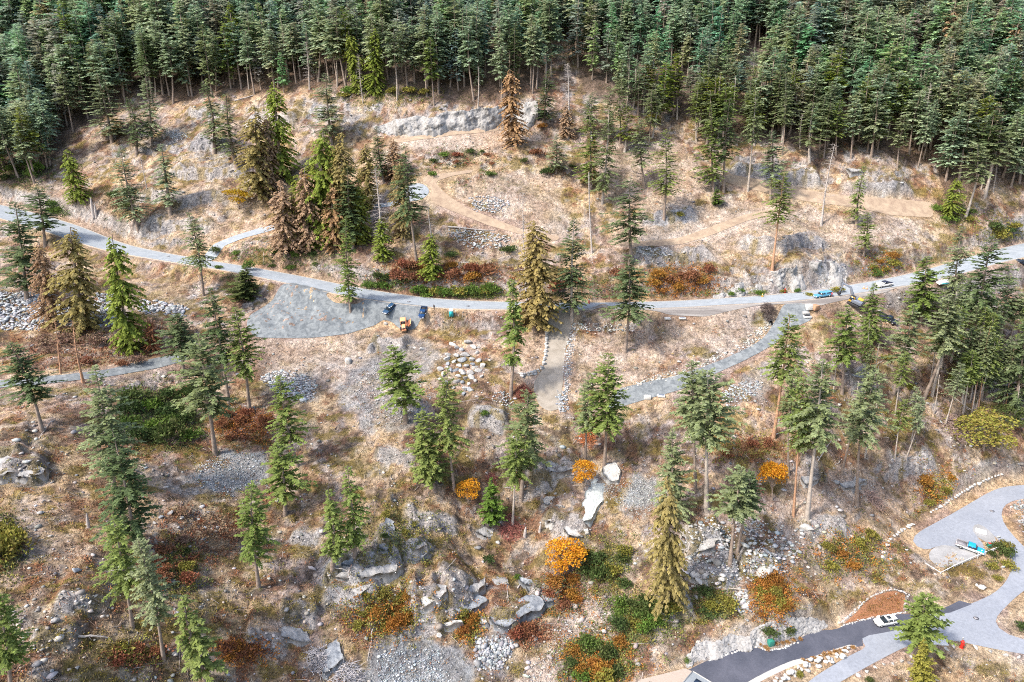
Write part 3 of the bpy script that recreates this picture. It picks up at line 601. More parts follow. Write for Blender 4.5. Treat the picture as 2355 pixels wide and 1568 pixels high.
GL = {'gravel_lot': 'blue-grey gravel lot with heaps below the road', 'gravel_driveway': 'tan gravel driveway running down from the road', 'gravel_track': 'blue-grey gravel track climbing from the lower slope to the road', 'gravel_shoulder': 'grey gravel strip along the lower side of the road', 'gravel_path': 'grey gravel path from the left edge to the trees below the gravel lot', 'bench_track': 'dirt bench track curving below the upper right slope', 'side_road': 'narrow grey side road climbing among the cedars', 'turning_circle': 'pale turning circle at the end of the side road', 'upper_track': 'dirt track curving across the upper clearing', 'terrace_path': 'thin dirt path along the foot of the rock wall', 'upper_right_track': 'dirt track across the upper right slope'}
for k_, p in GW.items(): sheet(k_, p, M[GM[k_]], 0.12, None, 1.0, GL[k_])
LFLAT = low_poly([(2129,1272),(2149,1256),(2167,1247),(2189,1252),(2216,1270),(2239,1270),(2254,1267),(2268,1262),(2230,1287),(2160,1318),(2140,1300)])
sheet('gravel_parking', LFLAT, M['gravel_pale'], 0.045, None, 1.5, 'grey gravel parking ground inside the white fence')
sheet('traffic_island', low_poly([(2261,1207),(2248,1201),(2237,1205),(2232,1220),(2241,1236),(2268,1254),(2285,1250),(2300,1247),(2275,1220)]), M['gravel_pale'], 0.06, None, 1.5, 'oval gravel island beside the parking area')
# ------------------------------------------------------------------ tree meshes
def tube(P0, P1, r0, r1, n=5):
    P0 = np.asarray(P0, float); P1 = np.asarray(P1, float); d = P1 - P0; d /= np.linalg.norm(d) + 1e-9
    a = np.cross(d, [0, 0, 1.0]) if abs(d[2]) < .95 else np.cross(d, [1.0, 0, 0]); a /= np.linalg.norm(a); b = np.cross(d, a)
    an = np.arange(n) * 2 * math.pi / n; ring = np.cos(an)[:, None] * a + np.sin(an)[:, None] * b
    V = np.vstack([P0 + ring * r0, P1 + ring * r1]); i = np.arange(n); j = (i + 1) % n
    return V, np.stack([i, j, j + n, i + n], 1)
class Buf:
    def __init__(s): s.V = []; s.Q = []; s.T = []; s.C = []; s.n = 0
    def add(s, V, Q=None, T=None, c=1.0):
        V = np.asarray(V, float)
        if Q is not None: s.Q.append(np.asarray(Q) + s.n)
        if T is not None: s.T.append(np.asarray(T) + s.n)
        s.V.append(V); c = np.asarray(c, float)
        s.C.append(np.broadcast_to(c if c.ndim == 2 else c.reshape(1, -1), (len(V), 3)) if c.ndim else np.full((len(V), 3), float(c))); s.n += len(V)
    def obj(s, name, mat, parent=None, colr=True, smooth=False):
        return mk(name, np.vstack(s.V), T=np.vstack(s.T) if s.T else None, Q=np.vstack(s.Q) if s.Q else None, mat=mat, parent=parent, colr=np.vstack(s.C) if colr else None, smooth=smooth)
def quads(B, c, d, w, l, wd, col_):
    """leaf sprays: c root points, d directions (unit), w side vectors (unit), lengths l, widths wd -> diamond quads"""
    n = len(c); l = l[:, None]; wd = wd[:, None]; s = np.cross(d, w); s /= np.linalg.norm(s, axis=1)[:, None] + 1e-9
    V = np.stack([c, c + d * l * .5 + w * wd * .5 - s * wd * .12, c + d * l, c + d * l * .45 - w * wd * .5 - s * wd * .12], 1).reshape(-1, 3)
    Q = np.arange(n * 4).reshape(n, 4); B.add(V, Q=Q, c=np.repeat(col_, 4, axis=0))
def norm(a): return a / (np.linalg.norm(a, axis=-1, keepdims=True) + 1e-9)
def trunk(B, H, r, rg, bend=0.3, n=6, segs=5, top=0.15):
    ax, ay = rg.normal(0, bend, 2); prev = None
    def c(t): return np.array([ax * math.sin(t * 3.0), ay * math.sin(t * 2.5), H * t])
    for k in range(segs):
        t0, t1 = k / segs, (k + 1) / segs; rr = lambda t: r * ((1 - t) * (1 - top) + top) * (1.35 if t == 0 else 1)
        V, Q = tube(c(t0) - (np.array([0, 0, 1.2]) if k == 0 else 0), c(t1), rr(t0), rr(t1), n); B.add(V, Q=Q)
    return c
def conifer(seed, H=26.0, Rr=4.2, cs=0.4, nb=130, kind='fir', dens=1.0, top=1.0, gap=None, leaf=1.0):
    """returns (trunk buffer, crown buffer); Rr crown radius, cs crown start as a share of the height"""
    rg = np.random.default_rng(seed); TB = Buf(); CB_ = Buf(); c = trunk(TB, H, H * 0.0125, rg, bend=0.45); nb = int(nb * 1.2)
    lop = rg.random() * 6.28; pw = rg.uniform(.42, .75)
    for k in range(nb):
        t = ((k + rg.random()) / nb); z = H * (cs + (1 - cs) * t)
        if gap and gap[0] < z / H < gap[1]: continue
        az = k * 2.39996 + rg.normal(0, .35)
        if kind == 'fir': prof = min(1, (t * 3.5 + .45)) * (1 - t) ** pw + .04
        elif kind == 'cedar': prof = min(1, (t * 5 + .6)) * (1 - t) ** .42 + .05
        elif kind == 'narrow': prof = min(1, (t * 4 + .6)) * (1 - t) ** .45 * .6 + .04
        else: prof = min(1, (t * 3 + .45)) * (1 - t) ** .9 + .03
        L = Rr * prof * (rg.uniform(.7, 1.1) if kind == 'cedar' else rg.uniform(.38, 1.25)) * (1 + .22 * math.cos(az - lop))
        if rg.random() > dens * (1 if rg.random() < .9 else .3): continue
        if math.sin(t * 21 + lop * 3) > .72 and math.cos(az - lop) > -.2: continue
        up = {'fir': .38 * t + .02, 'cedar': -.05, 'narrow': .1, 'young': .25}[kind] + rg.normal(0, .08)
        dr = {'fir': .30 - .25 * t, 'cedar': .55, 'narrow': .5, 'young': .1}[kind]
        o = c(z / H); n = max(2, int(L / (.50 * leaf)) + 1); s = (np.arange(n) + rg.random(n)) / n; s = .12 + .88 * s
        rad = np.array([math.cos(az), math.sin(az), 0]); sid = np.array([-math.sin(az), math.cos(az), 0])
        pz = L * (up * s - dr * s * s); Pp = o + rad * (L * s)[:, None] + np.array([0, 0, 1]) * pz[:, None]
        if L > 1.3 and k % 2 == 0:
            V, Q = tube(o, o + rad * L * .75 + np.array([0, 0, L * (up * .75 - dr * .56)]), .035 + L * .008, .015, 3); TB.add(V, Q=Q)
        for sg in (-1, 1, 0):
            ang = sg * rg.uniform(.5, 1.1, n) + rg.normal(0, .15, n)
            d = np.cos(ang)[:, None] * rad + np.sin(ang)[:, None] * sid
            dz = rg.normal(-.12 if kind != 'cedar' else -.75, .22, n) + (up - 2 * dr * s) * .8
            d = norm(d + np.array([0, 0, 1]) * dz[:, None])
            l = rg.uniform(.7, 1.25, n) * leaf * (1.15 - .35 * s) * min(1.0, .45 + L * .25); 
            w_ = norm(np.cross(d, np.array([0, 0, 1.0])) + rg.normal(0, .28, (n, 3)))
            wd = l * rg.uniform(.42, .65, n)
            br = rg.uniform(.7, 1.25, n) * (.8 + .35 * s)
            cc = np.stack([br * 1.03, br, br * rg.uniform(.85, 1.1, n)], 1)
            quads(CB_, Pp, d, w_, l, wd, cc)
    return TB, CB_
def snag(seed, H=24.0, Rr=3.0, nb=70, cs=.15, brk=False):
    rg = np.random.default_rng(seed); TB = Buf(); c = trunk(TB, H, H * .0125, rg, top=.5 if brk else .12)
    BB = Buf()
    for k in range(nb):
        t = cs + (1 - cs) * (k + rg.random()) / nb; az = k * 2.4 + rg.normal(0, .3); L = Rr * (1 - t) ** .5 * rg.uniform(.35, 1.1) + .2
        rad = np.array([math.cos(az), math.sin(az), rg.normal(-.1, .25)]); o = c(t); V, Q = tube(o, o + rad * L, .05, .02, 3); BB.add(V, Q=Q)
        for q_ in range(3):
            a = o + rad * L * rg.uniform(.4, .95); d = norm(rad + rg.normal(0, .7, 3)) * rg.uniform(.4, 1.0); V, Q = tube(a, a + d, .025, .012, 3); BB.add(V, Q=Q)
    return TB, BB
def broadleaf(seed, H=9.0, Rr=4.2, n=2600, trunk_h=.3, leaf=.42):
    rg = np.random.default_rng(seed); TB = Buf(); CB_ = Buf(); trunk(TB, H * .6, H * .022, rg, .1, 6, 3, .6)
    cl = []
    for k in range(16):
        a = k * 2.4; e = rg.uniform(.15, 1); r = Rr * rg.uniform(.35, .8); z = H * (trunk_h + (1 - trunk_h) * rg.uniform(.2, .85))
        p = np.array([r * math.cos(a), r * math.sin(a), z]); V, Q = tube((0, 0, H * rg.uniform(.2, .5)), p, H * .01, .03, 4); TB.add(V, Q=Q); cl.append((p, Rr * rg.uniform(.28, .46)))
    cl.append((np.array([0, 0, H * .85]), Rr * .4))
    per = n // len(cl)
    for p, r in cl:
        d = norm(rg.normal(0, 1, (per, 3))); d[:, 2] = np.abs(d[:, 2]) * .9 + d[:, 2] * .1; d = norm(d); rr = r * rg.uniform(.55, 1.1, per) ** .6
        c = p + d * rr[:, None] * np.array([1, 1, .8]); dd = norm(d * .6 + rg.normal(0, .8, (per, 3))); w_ = norm(rg.normal(0, 1, (per, 3)))
        w_ = norm(w_ - (w_ * dd).sum(1)[:, None] * dd); l = rg.uniform(.6, 1.3, per) * leaf; br = rg.uniform(.7, 1.2, per)
        quads(CB_, c, dd, w_, l, l * .75, np.stack([br, br * rg.uniform(.75, 1.15, per), br], 1))
    return TB, CB_
def bushmesh(seed, n=420, leaf=.2, lump=7, tall=.8):
    """unit-radius shrub: leaves on several overlapping lumps"""
    rg = np.random.default_rng(seed); B = Buf(); TB = Buf()
    for k in range(lump):
        a = k * 2.4 + rg.random(); r = .62 * math.sqrt((k + .3) / lump); p = np.array([r * math.cos(a), r * math.sin(a), tall * rg.uniform(.3, .62) * (1.1 - r * .5)]); R_ = rg.uniform(.3, .5)
        m = n // lump; d = norm(rg.normal(0, 1, (m, 3))); d[:, 2] = np.abs(d[:, 2]) - .15; d = norm(d); c = p + d * R_ * rg.uniform(.5, 1.12, m)[:, None] * np.array([1, 1, tall])
        dd = norm(d * .7 + rg.normal(0, .7, (m, 3)) + np.array([0, 0, .3])); w_ = rg.normal(0, 1, (m, 3)); w_ = norm(w_ - (w_ * dd).sum(1)[:, None] * dd)
        l = rg.uniform(.6, 1.3, m) * leaf; br = rg.uniform(.6, 1.25, m); quads(B, c, dd, w_, l, l * .6, np.stack([br, br * rg.uniform(.8, 1.12, m), br * .95], 1))
        V, Q = tube((0, 0, -.15), p, .03, .012, 3); TB.add(V, Q=Q)
    return TB, B
ICO = None
def ico(sub):
    bm = bmesh.new(); bmesh.ops.create_icosphere(bm, subdivisions=sub, radius=1.0); V = np.array([v.co[:] for v in bm.verts]); T = np.array([[v.index for v in f.verts] for f in bm.faces]); bm.free(); return V, T
I1, I2, I3 = ico(1), ico(2), ico(3)
def rockshape(seed, base_, rough=.28, cuts=7):
    """an angular boulder: sphere cut by random planes, then roughened"""
    rg = np.random.default_rng(seed); V = base_[0].copy()
    for _ in range(cuts):
        nrm = norm(rg.normal(0, 1, 3)); h = rg.uniform(.45, .8); d = V @ nrm - h; V -= np.outer(np.maximum(d, 0), nrm)
    V *= 1 + rg.normal(0, rough * .12, (len(V), 1)); return V * rg.uniform(.75, 1.25, 3)
# a protected library: every first use is the object itself, later uses are copies
VAR = {}
def variant(kind, i):
    key = (kind, i)
    if key in VAR: return VAR[key]
    s = 100 + i * 13 + sum(map(ord, kind)); H = 26.0
    A = dict(fir=dict(Rr=4.6, cs=.36, nb=150, leaf=.72), fir_high=dict(Rr=4.4, cs=.50, nb=125, leaf=.72), fir_low=dict(Rr=4.6, cs=.14, nb=180, leaf=.76), fir_sparse=dict(Rr=4.2, cs=.28, nb=165, dens=.78, leaf=.72), fir_narrow=dict(Rr=3.6, cs=.16, nb=150, kind='narrow', dens=.9, leaf=.75),
             cedar=dict(Rr=3.5, cs=.04, nb=230, kind='cedar', leaf=.8), forest=dict(Rr=4.1, cs=.42, nb=84, leaf=1.35), forest_low=dict(Rr=3.9, cs=.2, nb=100, leaf=1.35), young=dict(Rr=6.5, cs=.03, nb=230, kind='young', leaf=1.2),
             gapped=dict(Rr=3.6, cs=.30, nb=170, gap=(.40, .48), kind='narrow', dens=.95))
    if kind == 'snag': TB, CB_ = snag(s, cs=.2)
    elif kind == 'snag_bare':
        TB, CB_ = snag(s, nb=16, Rr=2.0, cs=.45, brk=True); TB.V += CB_.V; TB.Q += [q + TB.n for q in CB_.Q]; TB.C += CB_.C; TB.n += CB_.n
    elif kind == 'maple': TB, CB_ = broadleaf(s)
    else:
        a = dict(A[kind]); a['H'] = H; TB, CB_ = conifer(s, **a)
    def mesh(B, nm):
        o = B.obj(nm, None); me = o.data; bpy.data.objects.remove(o); return me
    VAR[key] = (mesh(TB, 'trunk'), mesh(CB_, 'branches' if 'snag' in kind else 'crown'), {'snag': 24.0, 'snag_bare': 24.0, 'maple': 9.0}.get(kind, H))
    return VAR[key]
def matcopy(me, mat, cache={}):
    k = (me.name, mat.name)
    if k not in cache:
        m2 = me if len(me.materials) == 0 and me.users == 0 else me.copy()
        m2.materials.clear(); m2.materials.append(mat); cache[k] = m2; cache[(m2.name, mat.name)] = m2
    return cache[k]
def place_tree(name, kind, i, loc, h, lean=(0, 0), wid=1.0, fol='fir', bark='bark', label=None, cat='tree', group=None, rz=None):
    tm, cm, H = variant(kind, i); s = h / H
    root = empty(name, loc, (lean[1], lean[0], 0)); root.scale = (s * wid, s * wid, s)
    rz = random.random() * 6.28 if rz is None else rz
    a = inst('trunk', matcopy(tm, M[bark]), root, rot=(0, 0, rz)); 
    b = inst('branches' if 'snag' in kind else 'crown', matcopy(cm, M[fol]), root, rot=(0, 0, rz))
    tag(root, label, cat, group); return root
def solve_tree(ub, vb, ut, vt):
    x, y, z = [float(q[0]) for q in cast([ub], [vb])]
    # height that puts the top on row vt at this distance; sideways lean limited
    lo, hi = 1.0, 60.0
    for _ in range(40):
        m = (lo + hi) / 2; u, v = project(np.array(x), np.array(y), np.array(z + m))
        if v > vt: lo = m
        else: hi = m
    h = lo; u, v = project(np.array(x), np.array(y), np.array(z + h))
    f = y * math.cos(PITCH) - (z + h - CH) * math.sin(PITCH); dx = (ut - float(u)) / FPX * f
    lean = max(-.12, min(.12, math.atan2(dx, h))); return (x, y, z - .1), h, lean
def tree(name, kind, px, wpx, fol, label, bark='bark', i=None, cat=None, group='scattered trees on the open hillside'):
    ub, vb, ut, vt = px; loc, h, lean = solve_tree(ub, vb, ut, vt); x, y, z = loc
    f = y * math.cos(PITCH) - (z + h * .6 - CH) * math.sin(PITCH); wm = wpx / FPX * f
    RR = {'fir': 4.6, 'fir_high': 4.4, 'fir_low': 4.6, 'fir_sparse': 3.9, 'fir_narrow': 2.2, 'cedar': 3.5, 'young': 6.5, 'gapped': 2.4, 'snag': 3.0, 'snag_bare': 2.0, 'maple': 4.4}[kind]
    H = {'snag': 24.0, 'snag_bare': 24.0, 'maple': 9.0}.get(kind, 26.0)
    wid = (wm / 2) / (RR * h / H); wid = max(.45, min(2.3, wid * {'cedar': 1.62, 'fir_sparse': 1.45, 'fir_narrow': 1.45, 'young': 1.25}.get(kind, 1.42)))
    if i is None: i = int(ub * 7 + vb) % 3
    return place_tree(name, kind, i, loc, h, (lean, 0), wid, fol, bark, label, cat or name.split('_')[-1] if False else (cat or 'tree'), group)
# ------------------------------------------------------------------ trees one can tell apart: (kind, base u,v, top u,v, crown width px, foliage, label[, bark])
F, C_, S_ = 'fir_tree', 'cedar_tree', 'dead_tree'
TREES = [
 (F,'fir_low',(62,690,48,462),88,'fir_dark','dense dark fir at the left edge, standing just below the road'),
 (C_,'cedar',(112,752,96,560),46,'cedar_brown','thin brownish cedar between the left-edge fir and the pale rock heap'),
 (C_,'cedar',(190,760,163,520),78,'cedar','tall brown-topped cedar in front of the pale rock heap'),
 (C_,'cedar',(300,806,258,540),66,'cedar_green','cedar with a bare brown top, right of the rock heap and below the road bend'),
 (S_,'snag',(140,858,128,730),34,'dead','reddish bare dead tree in the brush below the rock heap','bark_orange'),
 (S_,'snag',(192,880,170,735),44,'dead','second reddish dead tree, its lower branches orange-brown, beside the gravel path','bark_orange'),
 (F,'fir_low',(262,1120,216,840),100,'fir','tall grey-green fir whose crown nearly reaches the brush below the gravel path'),
 (F,'fir_low',(312,1258,258,985),100,'fir_dark','dark ragged fir with wide sparse branches on the lower left slope'),
 (F,'fir',(376,1517,314,1240),86,'fir','leaning fir with a long bare grey trunk at lower left'),
 (F,'fir',(305,1443,256,1186),84,'fir_green','bright green fir behind the leaning one, its foot at the lower left'),
 (F,'fir',(97,992,20,788),96,'fir_dark','broad fir above the gravel path near the left edge, leaning left'),
 (F,'fir',(495,1043,455,766),112,'fir','largest fir left of centre, its bare trunk ending in red brush'),
 (F,'fir',(527,930,480,662),80,'fir_dark','dark fir just behind the largest one left of centre'),
 (F,'fir',(573,942,535,705),80,'fir_green','olive fir at the lower edge of the gravel lot'),
 (F,'fir',(422,868,405,722),82,'fir_dark','dark fir left of the gravel lot above the blue-grey trail'),
 (F,'young',(560,690,573,612),76,'sh_dark','small broad dark green fir growing right below the road'),
 (F,'fir',(467,680,432,488),58,'fir','fir standing below the road where the side road forks off'),
 (C_,'cedar',(352,802,354,733),34,'sh_red','small reddish dead conifer beside the green-skirted cedar'),
 (F,'fir_sparse',(685,1070,643,860),64,'fir_green','sparse pale green fir right of the fan of broken rock'),
 (F,'fir_sparse',(655,1185,632,1018),78,'fir_green','loose yellow-green fir below the small gravel patch'),
 (F,'fir_sparse',(596,1350,577,1108),74,'fir_green','thin fir with drooping branches above the brown brush at lower left'),
 (F,'fir_narrow',(763,1304,753,1125),46,'fir_green','narrow light fir left of the mossy rocks'),
 (F,'fir_narrow',(816,1278,798,1070),44,'fir_green','slender fir on the mossy rock left of the bluish slab'),
 (F,'fir_narrow',(480,1574,427,1368),60,'fir_green','small leaning fir at the bottom left with its trunk running off the frame'),
 (F,'fir_sparse',(24,1590,4,1355),78,'fir_green','green fir cut by the bottom left corner of the frame'),
 (F,'fir_low',(806,716,796,498),52,'fir_green','fir with a dense skirt standing between the road and the gravel lot'),
 (C_,'cedar',(995,641,991,535),56,'cedar_green','short yellow-green cedar above the hedge by the road'),
 (C_,'cedar',(1228,752,1223,505),84,'cedar','large brown cedar hanging over the road near its middle'),
 (S_,'snag',(1212,700,1204,440),40,'dead','thin grey dead top rising behind the large brown cedar'),
 (F,'fir_low',(1315,736,1321,500),76,'fir_dark','dark full fir right of the gravel driveway mouth','bark_pale'),
 (F,'fir',(1436,809,1440,584),88,'fir_dark','broad dark fir in the cleared lot below the road'),
 (F,'gapped',(1173,909,1170,640),46,'fir_green','slim fir with a gap above a ball of foliage, left of the stone wall'),
 (F,'fir_sparse',(932,972,888,792),96,'fir_green','pale fir leaning over the boulders below the orange dumper'),
 (F,'fir',(1046,1130,1030,848),72,'fir_green','tall fir in front of the white boulder heap'),
 (F,'fir_low',(1000,1128,971,945),88,'fir_green','bushy fir left of the tall one near the centre'),
 (F,'fir_sparse',(1198,1142,1214,898),82,'fir','fir below the end of the gravel driveway'),
 (F,'fir_high',(1178,1208,1188,990),62,'fir_green','fir with a pale straight trunk above the pile of red branches','bark_pale'),
 (F,'young',(1133,1204,1131,1096),58,'sh_green','small bright green conifer beside the red branches near the centre'),
 (F,'fir',(1389,1072,1401,812),92,'fir_green','full fir at the lower end of the gravel track'),
 (F,'fir',(1346,1062,1356,858),60,'fir','fir standing left against the full fir by the gravel track'),
 (F,'fir_high',(1778,1006,1816,722),82,'fir_green','fir on a tall orange-grey trunk right of the gravel track','bark_orange'),
 (F,'fir',(1935,905,1916,700),76,'fir_green','fir right of the fir on the orange trunk, below the excavator'),
 (F,'fir_low',(2000,800,2006,650),54,'fir_green','fir between the excavator and the black pickup'),
 (F,'fir_low',(2118,740,2116,588),76,'fir_green','fir in front of the road, covering the black car'),
 (F,'fir',(2054,903,2099,700),74,'fir','pale fir right below the black pickup'),
 (F,'fir_low',(2188,745,2190,520),64,'fir','fir covering the road just left of the biggest right-hand fir'),
 (F,'fir',(2236,826,2283,544),92,'fir_dark','big dark fir near the right edge beside the road'),
 (F,'fir_high',(2122,916,2179,688),78,'fir','first of two close firs with leaning pale trunks at right'),
 (F,'fir_high',(2142,910,2203,655),64,'fir','second of two close firs with leaning pale trunks at right','bark_pale'),
 (F,'fir_low',(2330,950,2320,735),76,'fir_dark','dark fir at the right edge above the yellow-green bush'),
 (F,'fir_sparse',(2248,905,2300,770),60,'fir','thin pale fir in the debris near the right edge'),
 (F,'fir_high',(1855,1190,1890,826),110,'fir','tallest fir right of centre with a wide crown over the fallen logs','bark_pale'),
 (F,'fir_high',(1971,1163,2016,858),84,'fir','fir on a long bare trunk, rightmost of the tall group below the track'),
 (F,'fir_high',(1934,1090,1985,903),60,'fir','thin fir between the two tallest trunks right of centre'),
 (F,'fir_high',(1824,1186,1848,868),60,'fir_green','fir with a slim trunk just left of the tallest one right of centre','bark_orange'),
 (F,'fir_high',(1814,1092,1832,850),56,'fir','fir half hidden behind the crown of the tallest one right of centre'),
 (F,'fir_high',(1624,1176,1628,853),110,'fir','broad fir on a pale trunk right of the gravel track','bark_pale'),
 (F,'fir_high',(1599,1132,1574,828),78,'fir','fir left of the broad one, its crown over the track edge'),
 (F,'fir_low',(1548,1215,1545,985),78,'fir','grey-green fir above the pale stone fan'),
 (C_,'cedar',(1535,1385,1533,1090),68,'cedar','ochre cedar reaching from the stone fan down to the green brush'),
 (F,'fir_high',(1679,1291,1706,1072),86,'fir','fir beside the orange maple, left of its two bare trunks'),
 (F,'fir_high',(1694,1277,1728,1085),72,'fir_dark','dark fir crowded against the orange maple at right'),
 (F,'fir_sparse',(2100,1526,2128,1364),84,'fir_green','green fir hanging over the road beside the white car'),
 (F,'young',(2116,1585,2124,1468),54,'sh_olive','olive bushy conifer at the bottom edge below the pale road'),
 (S_,'snag_bare',(2150,1470,2158,1394),16,'dead','thin bare sapling at the road edge behind the green fir','bark_pale'),
 # upper clearing
 (C_,'cedar',(597,457,586,240),62,'cedar','wide pale brown cedar on the right side of the upper left knoll'),
 (C_,'cedar',(652,412,633,185),56,'cedar_green','cedar with dark green skirts right of the pale brown one'),
 (F,'fir_narrow',(492,352,463,186),38,'fir_dark','slim dark columnar fir above the upper left knoll'),
 (F,'fir_narrow',(545,382,521,215),46,'fir','slim grey fir right of the columnar one on the knoll'),
 (F,'fir_low',(350,335,330,152),52,'fir_blue','silver-topped fir at the forest edge on the left'),
 (F,'fir_narrow',(313,357,291,223),36,'fir_dark','small dark fir left of the silver-topped one'),
 (F,'fir_low',(258,330,222,168),80,'fir_blue','wide silver-green fir at the forest edge on the left'),
 (F,'fir_low',(318,527,277,335),62,'fir_blue','pale fir on the knoll above the road bend at left'),
 (F,'fir_narrow',(392,492,367,330),52,'fir_blue','thin pale fir in the middle of the upper left knoll'),
 (C_,'cedar',(182,467,150,343),40,'cedar_green','short yellow-green cedar on the bare dirt at upper left'),
 (F,'fir_sparse',(104,565,84,430),66,'fir_dark','dark ragged fir crossing the road at the far left'),
 (S_,'snag_bare',(338,434,323,362),10,'dead','slim dead pole on the left knoll'),
 (C_,'cedar',(656,587,642,413),58,'cedar_brown','brown cedar at the left end of the cedar cluster above the road'),
 (C_,'cedar',(712,574,700,384),54,'cedar_brown','orange-brown cedar on a pale trunk in the cedar cluster','bark_pale'),
 (C_,'cedar',(752,556,745,298),68,'cedar_green','tall yellow-green cedar in the middle of the cluster'),
 (C_,'cedar',(792,562,786,302),60,'cedar','tall olive cedar right of the yellow-green one in the cluster'),
 (F,'fir_low',(812,575,801,383),74,'fir_dark','dark fir in front of the olive cedar in the cluster'),
 (F,'fir_low',(882,418,866,290),48,'fir_dark','dark fir standing above the side road'),
 (C_,'snag',(880,598,860,385),50,'dead','bleached dead tree at the right end of the cedar cluster'),
 (C_,'cedar',(878,597,874,500),54,'cedar_green','low olive cedar wrapped round the foot of the bleached dead tree'),
 (F,'fir',(958,600,933,330),66,'fir_dark','tall dark fir right of the cedar cluster, by the turning circle'),
 (F,'fir_low',(762,332,748,168),72,'fir_blue','silver-green fir behind the cedar cluster'),
 (C_,'cedar',(905,412,902,318),44,'cedar_brown','short brown cedar left of the tall fir by the turning circle'),
 (S_,'snag',(992,545,985,468),36,'dead','small white dead tree right of the tall fir by the turning circle'),
 (C_,'cedar',(1187,331,1174,158),48,'cedar_brown','red-brown topped cedar standing alone before the pale rock wall'),
 (S_,'snag',(1306,316,1304,145),44,'dead','silver dead tree standing at the forest edge above the clearing'),
 (C_,'cedar',(1300,318,1302,238),48,'cedar_brown','brown low cedar around the foot of the silver dead tree'),
 (F,'fir_low',(1247,288,1264,158),48,'fir_dark','dark fir at the right end of the pale rock wall'),
 (F,'fir_low',(1278,398,1280,308),54,'fir_blue','bluish fir beside the dark shrubs in the middle of the clearing'),
 (F,'fir_low',(1358,436,1356,245),60,'fir_green','left fir of the dense pair right of the clearing'),
 (F,'fir_low',(1384,467,1400,244),60,'fir','right fir of the dense pair right of the clearing','bark_pale'),
 (F,'fir',(1483,434,1465,270),58,'fir','loose fir right of the dense pair'),
 (F,'fir_sparse',(1526,502,1528,298),54,'fir_green','thin yellowish fir right of the loose one'),
 (F,'fir_sparse',(1452,604,1450,408),80,'fir_dark','dark ragged fir below the dense pair'),
 (S_,'snag_bare',(1361,582,1356,395),20,'dead','very thin dead stem above the road right of centre'),
 (F,'fir_low',(1640,440,1636,238),60,'fir_green','green fir, left of three together above the right-hand track'),
 (F,'fir',(1664,442,1682,225),62,'fir_dark','middle fir of three together above the right-hand track'),
 (F,'fir_high',(1719,438,1737,210),50,'fir','right fir of three together, on a pale trunk','bark_pale'),
 (F,'young',(1648,472,1647,430),30,'sh_green','tiny bright green conifer below the three firs'),
 (F,'fir_sparse',(1770,458,1772,298),56,'fir_blue','lichen-grey thin tree on the upper right slope'),
 (F,'fir_high',(1775,620,1803,396),62,'fir_green','lone fir on an orange trunk above the rock cut','bark_orange'),
 (S_,'snag',(1888,518,1920,330),38,'dead','grey half-dead tree in the upper right slope'),
 (F,'fir_narrow',(1969,524,1989,380),28,'fir_green','ivy-green slender trunk on the upper right slope'),
 (F,'fir_sparse',(1984,592,1994,486),40,'fir_green','little thin fir above the right end of the rock cut'),
 (C_,'cedar',(2183,496,2200,408),36,'cedar_green','yellow-green young cedar at the foot of the right-hand forest'),
 (F,'fir_high',(2217,503,2246,330),60,'fir','fir on a pale trunk at the foot of the right-hand forest','bark_pale'),
 (F,'fir_high',(2264,452,2302,290),70,'fir','fir with a leaning pale trunk beside the white bare tree','bark_pale'),
 (S_,'snag',(2282,440,2262,372),60,'dead','white twisted bare tree at the right edge of the clearing','bark_pale'),
]
NT = {'f': 0}
for row in TREES:
    nm, kd, px, wp, fo, lb = row[:6]; bk = row[6] if len(row) > 6 else 'bark'
    if kd == 'snag' and nm == C_: nm = S_
    if 'snag' in kd and bk == 'bark': bk = 'dead'
    if kd == 'snag' and bk == 'bark_orange': fo = 'bark_orange'
    tree(nm, kd, px, wp, fo, lb, bk, cat='dead tree' if nm == S_ else nm.replace('_', ' '))
    if nm == F: NT['f'] += 1
# broadleaved trees in autumn colour
for px, wp, fo, lb in [
 ((1306,1316,1304,1254),76,'maple','big bright orange maple below the pale rock chute'),
 ((1342,1128,1344,1062),40,'maple','small orange maple just left of the top of the pale rock chute'),
 ((1775,1150,1772,1062),50,'maple','orange maple growing against the dark fir at right'),
 ((1078,1152,1078,1108),42,'maple','orange leafy sapling below the bushy fir near the centre'),
 ((549,480,549,436),50,'maple_yellow','round golden maple beside the brown cedar on the left knoll'),
 ((2260,1032,2262,960),96,'sh_olive','large yellow-green bushy tree near the right edge'),
 ((2325,985,2335,935),60,'sh_dark','dark green bushy tree right of the yellow-green one'),
 ((716,448,716,395),40,'maple_yellow','yellow-orange leafy tree tucked in the cedar cluster')]:
    loc, h, lean = solve_tree(*px); tree('maple_tree' if 'maple' in lb else 'leafy_tree', 'maple', px, wp, fo, lb, 'bark', cat='maple' if 'maple' in lb else 'tree', group='broadleaved trees on the slope')
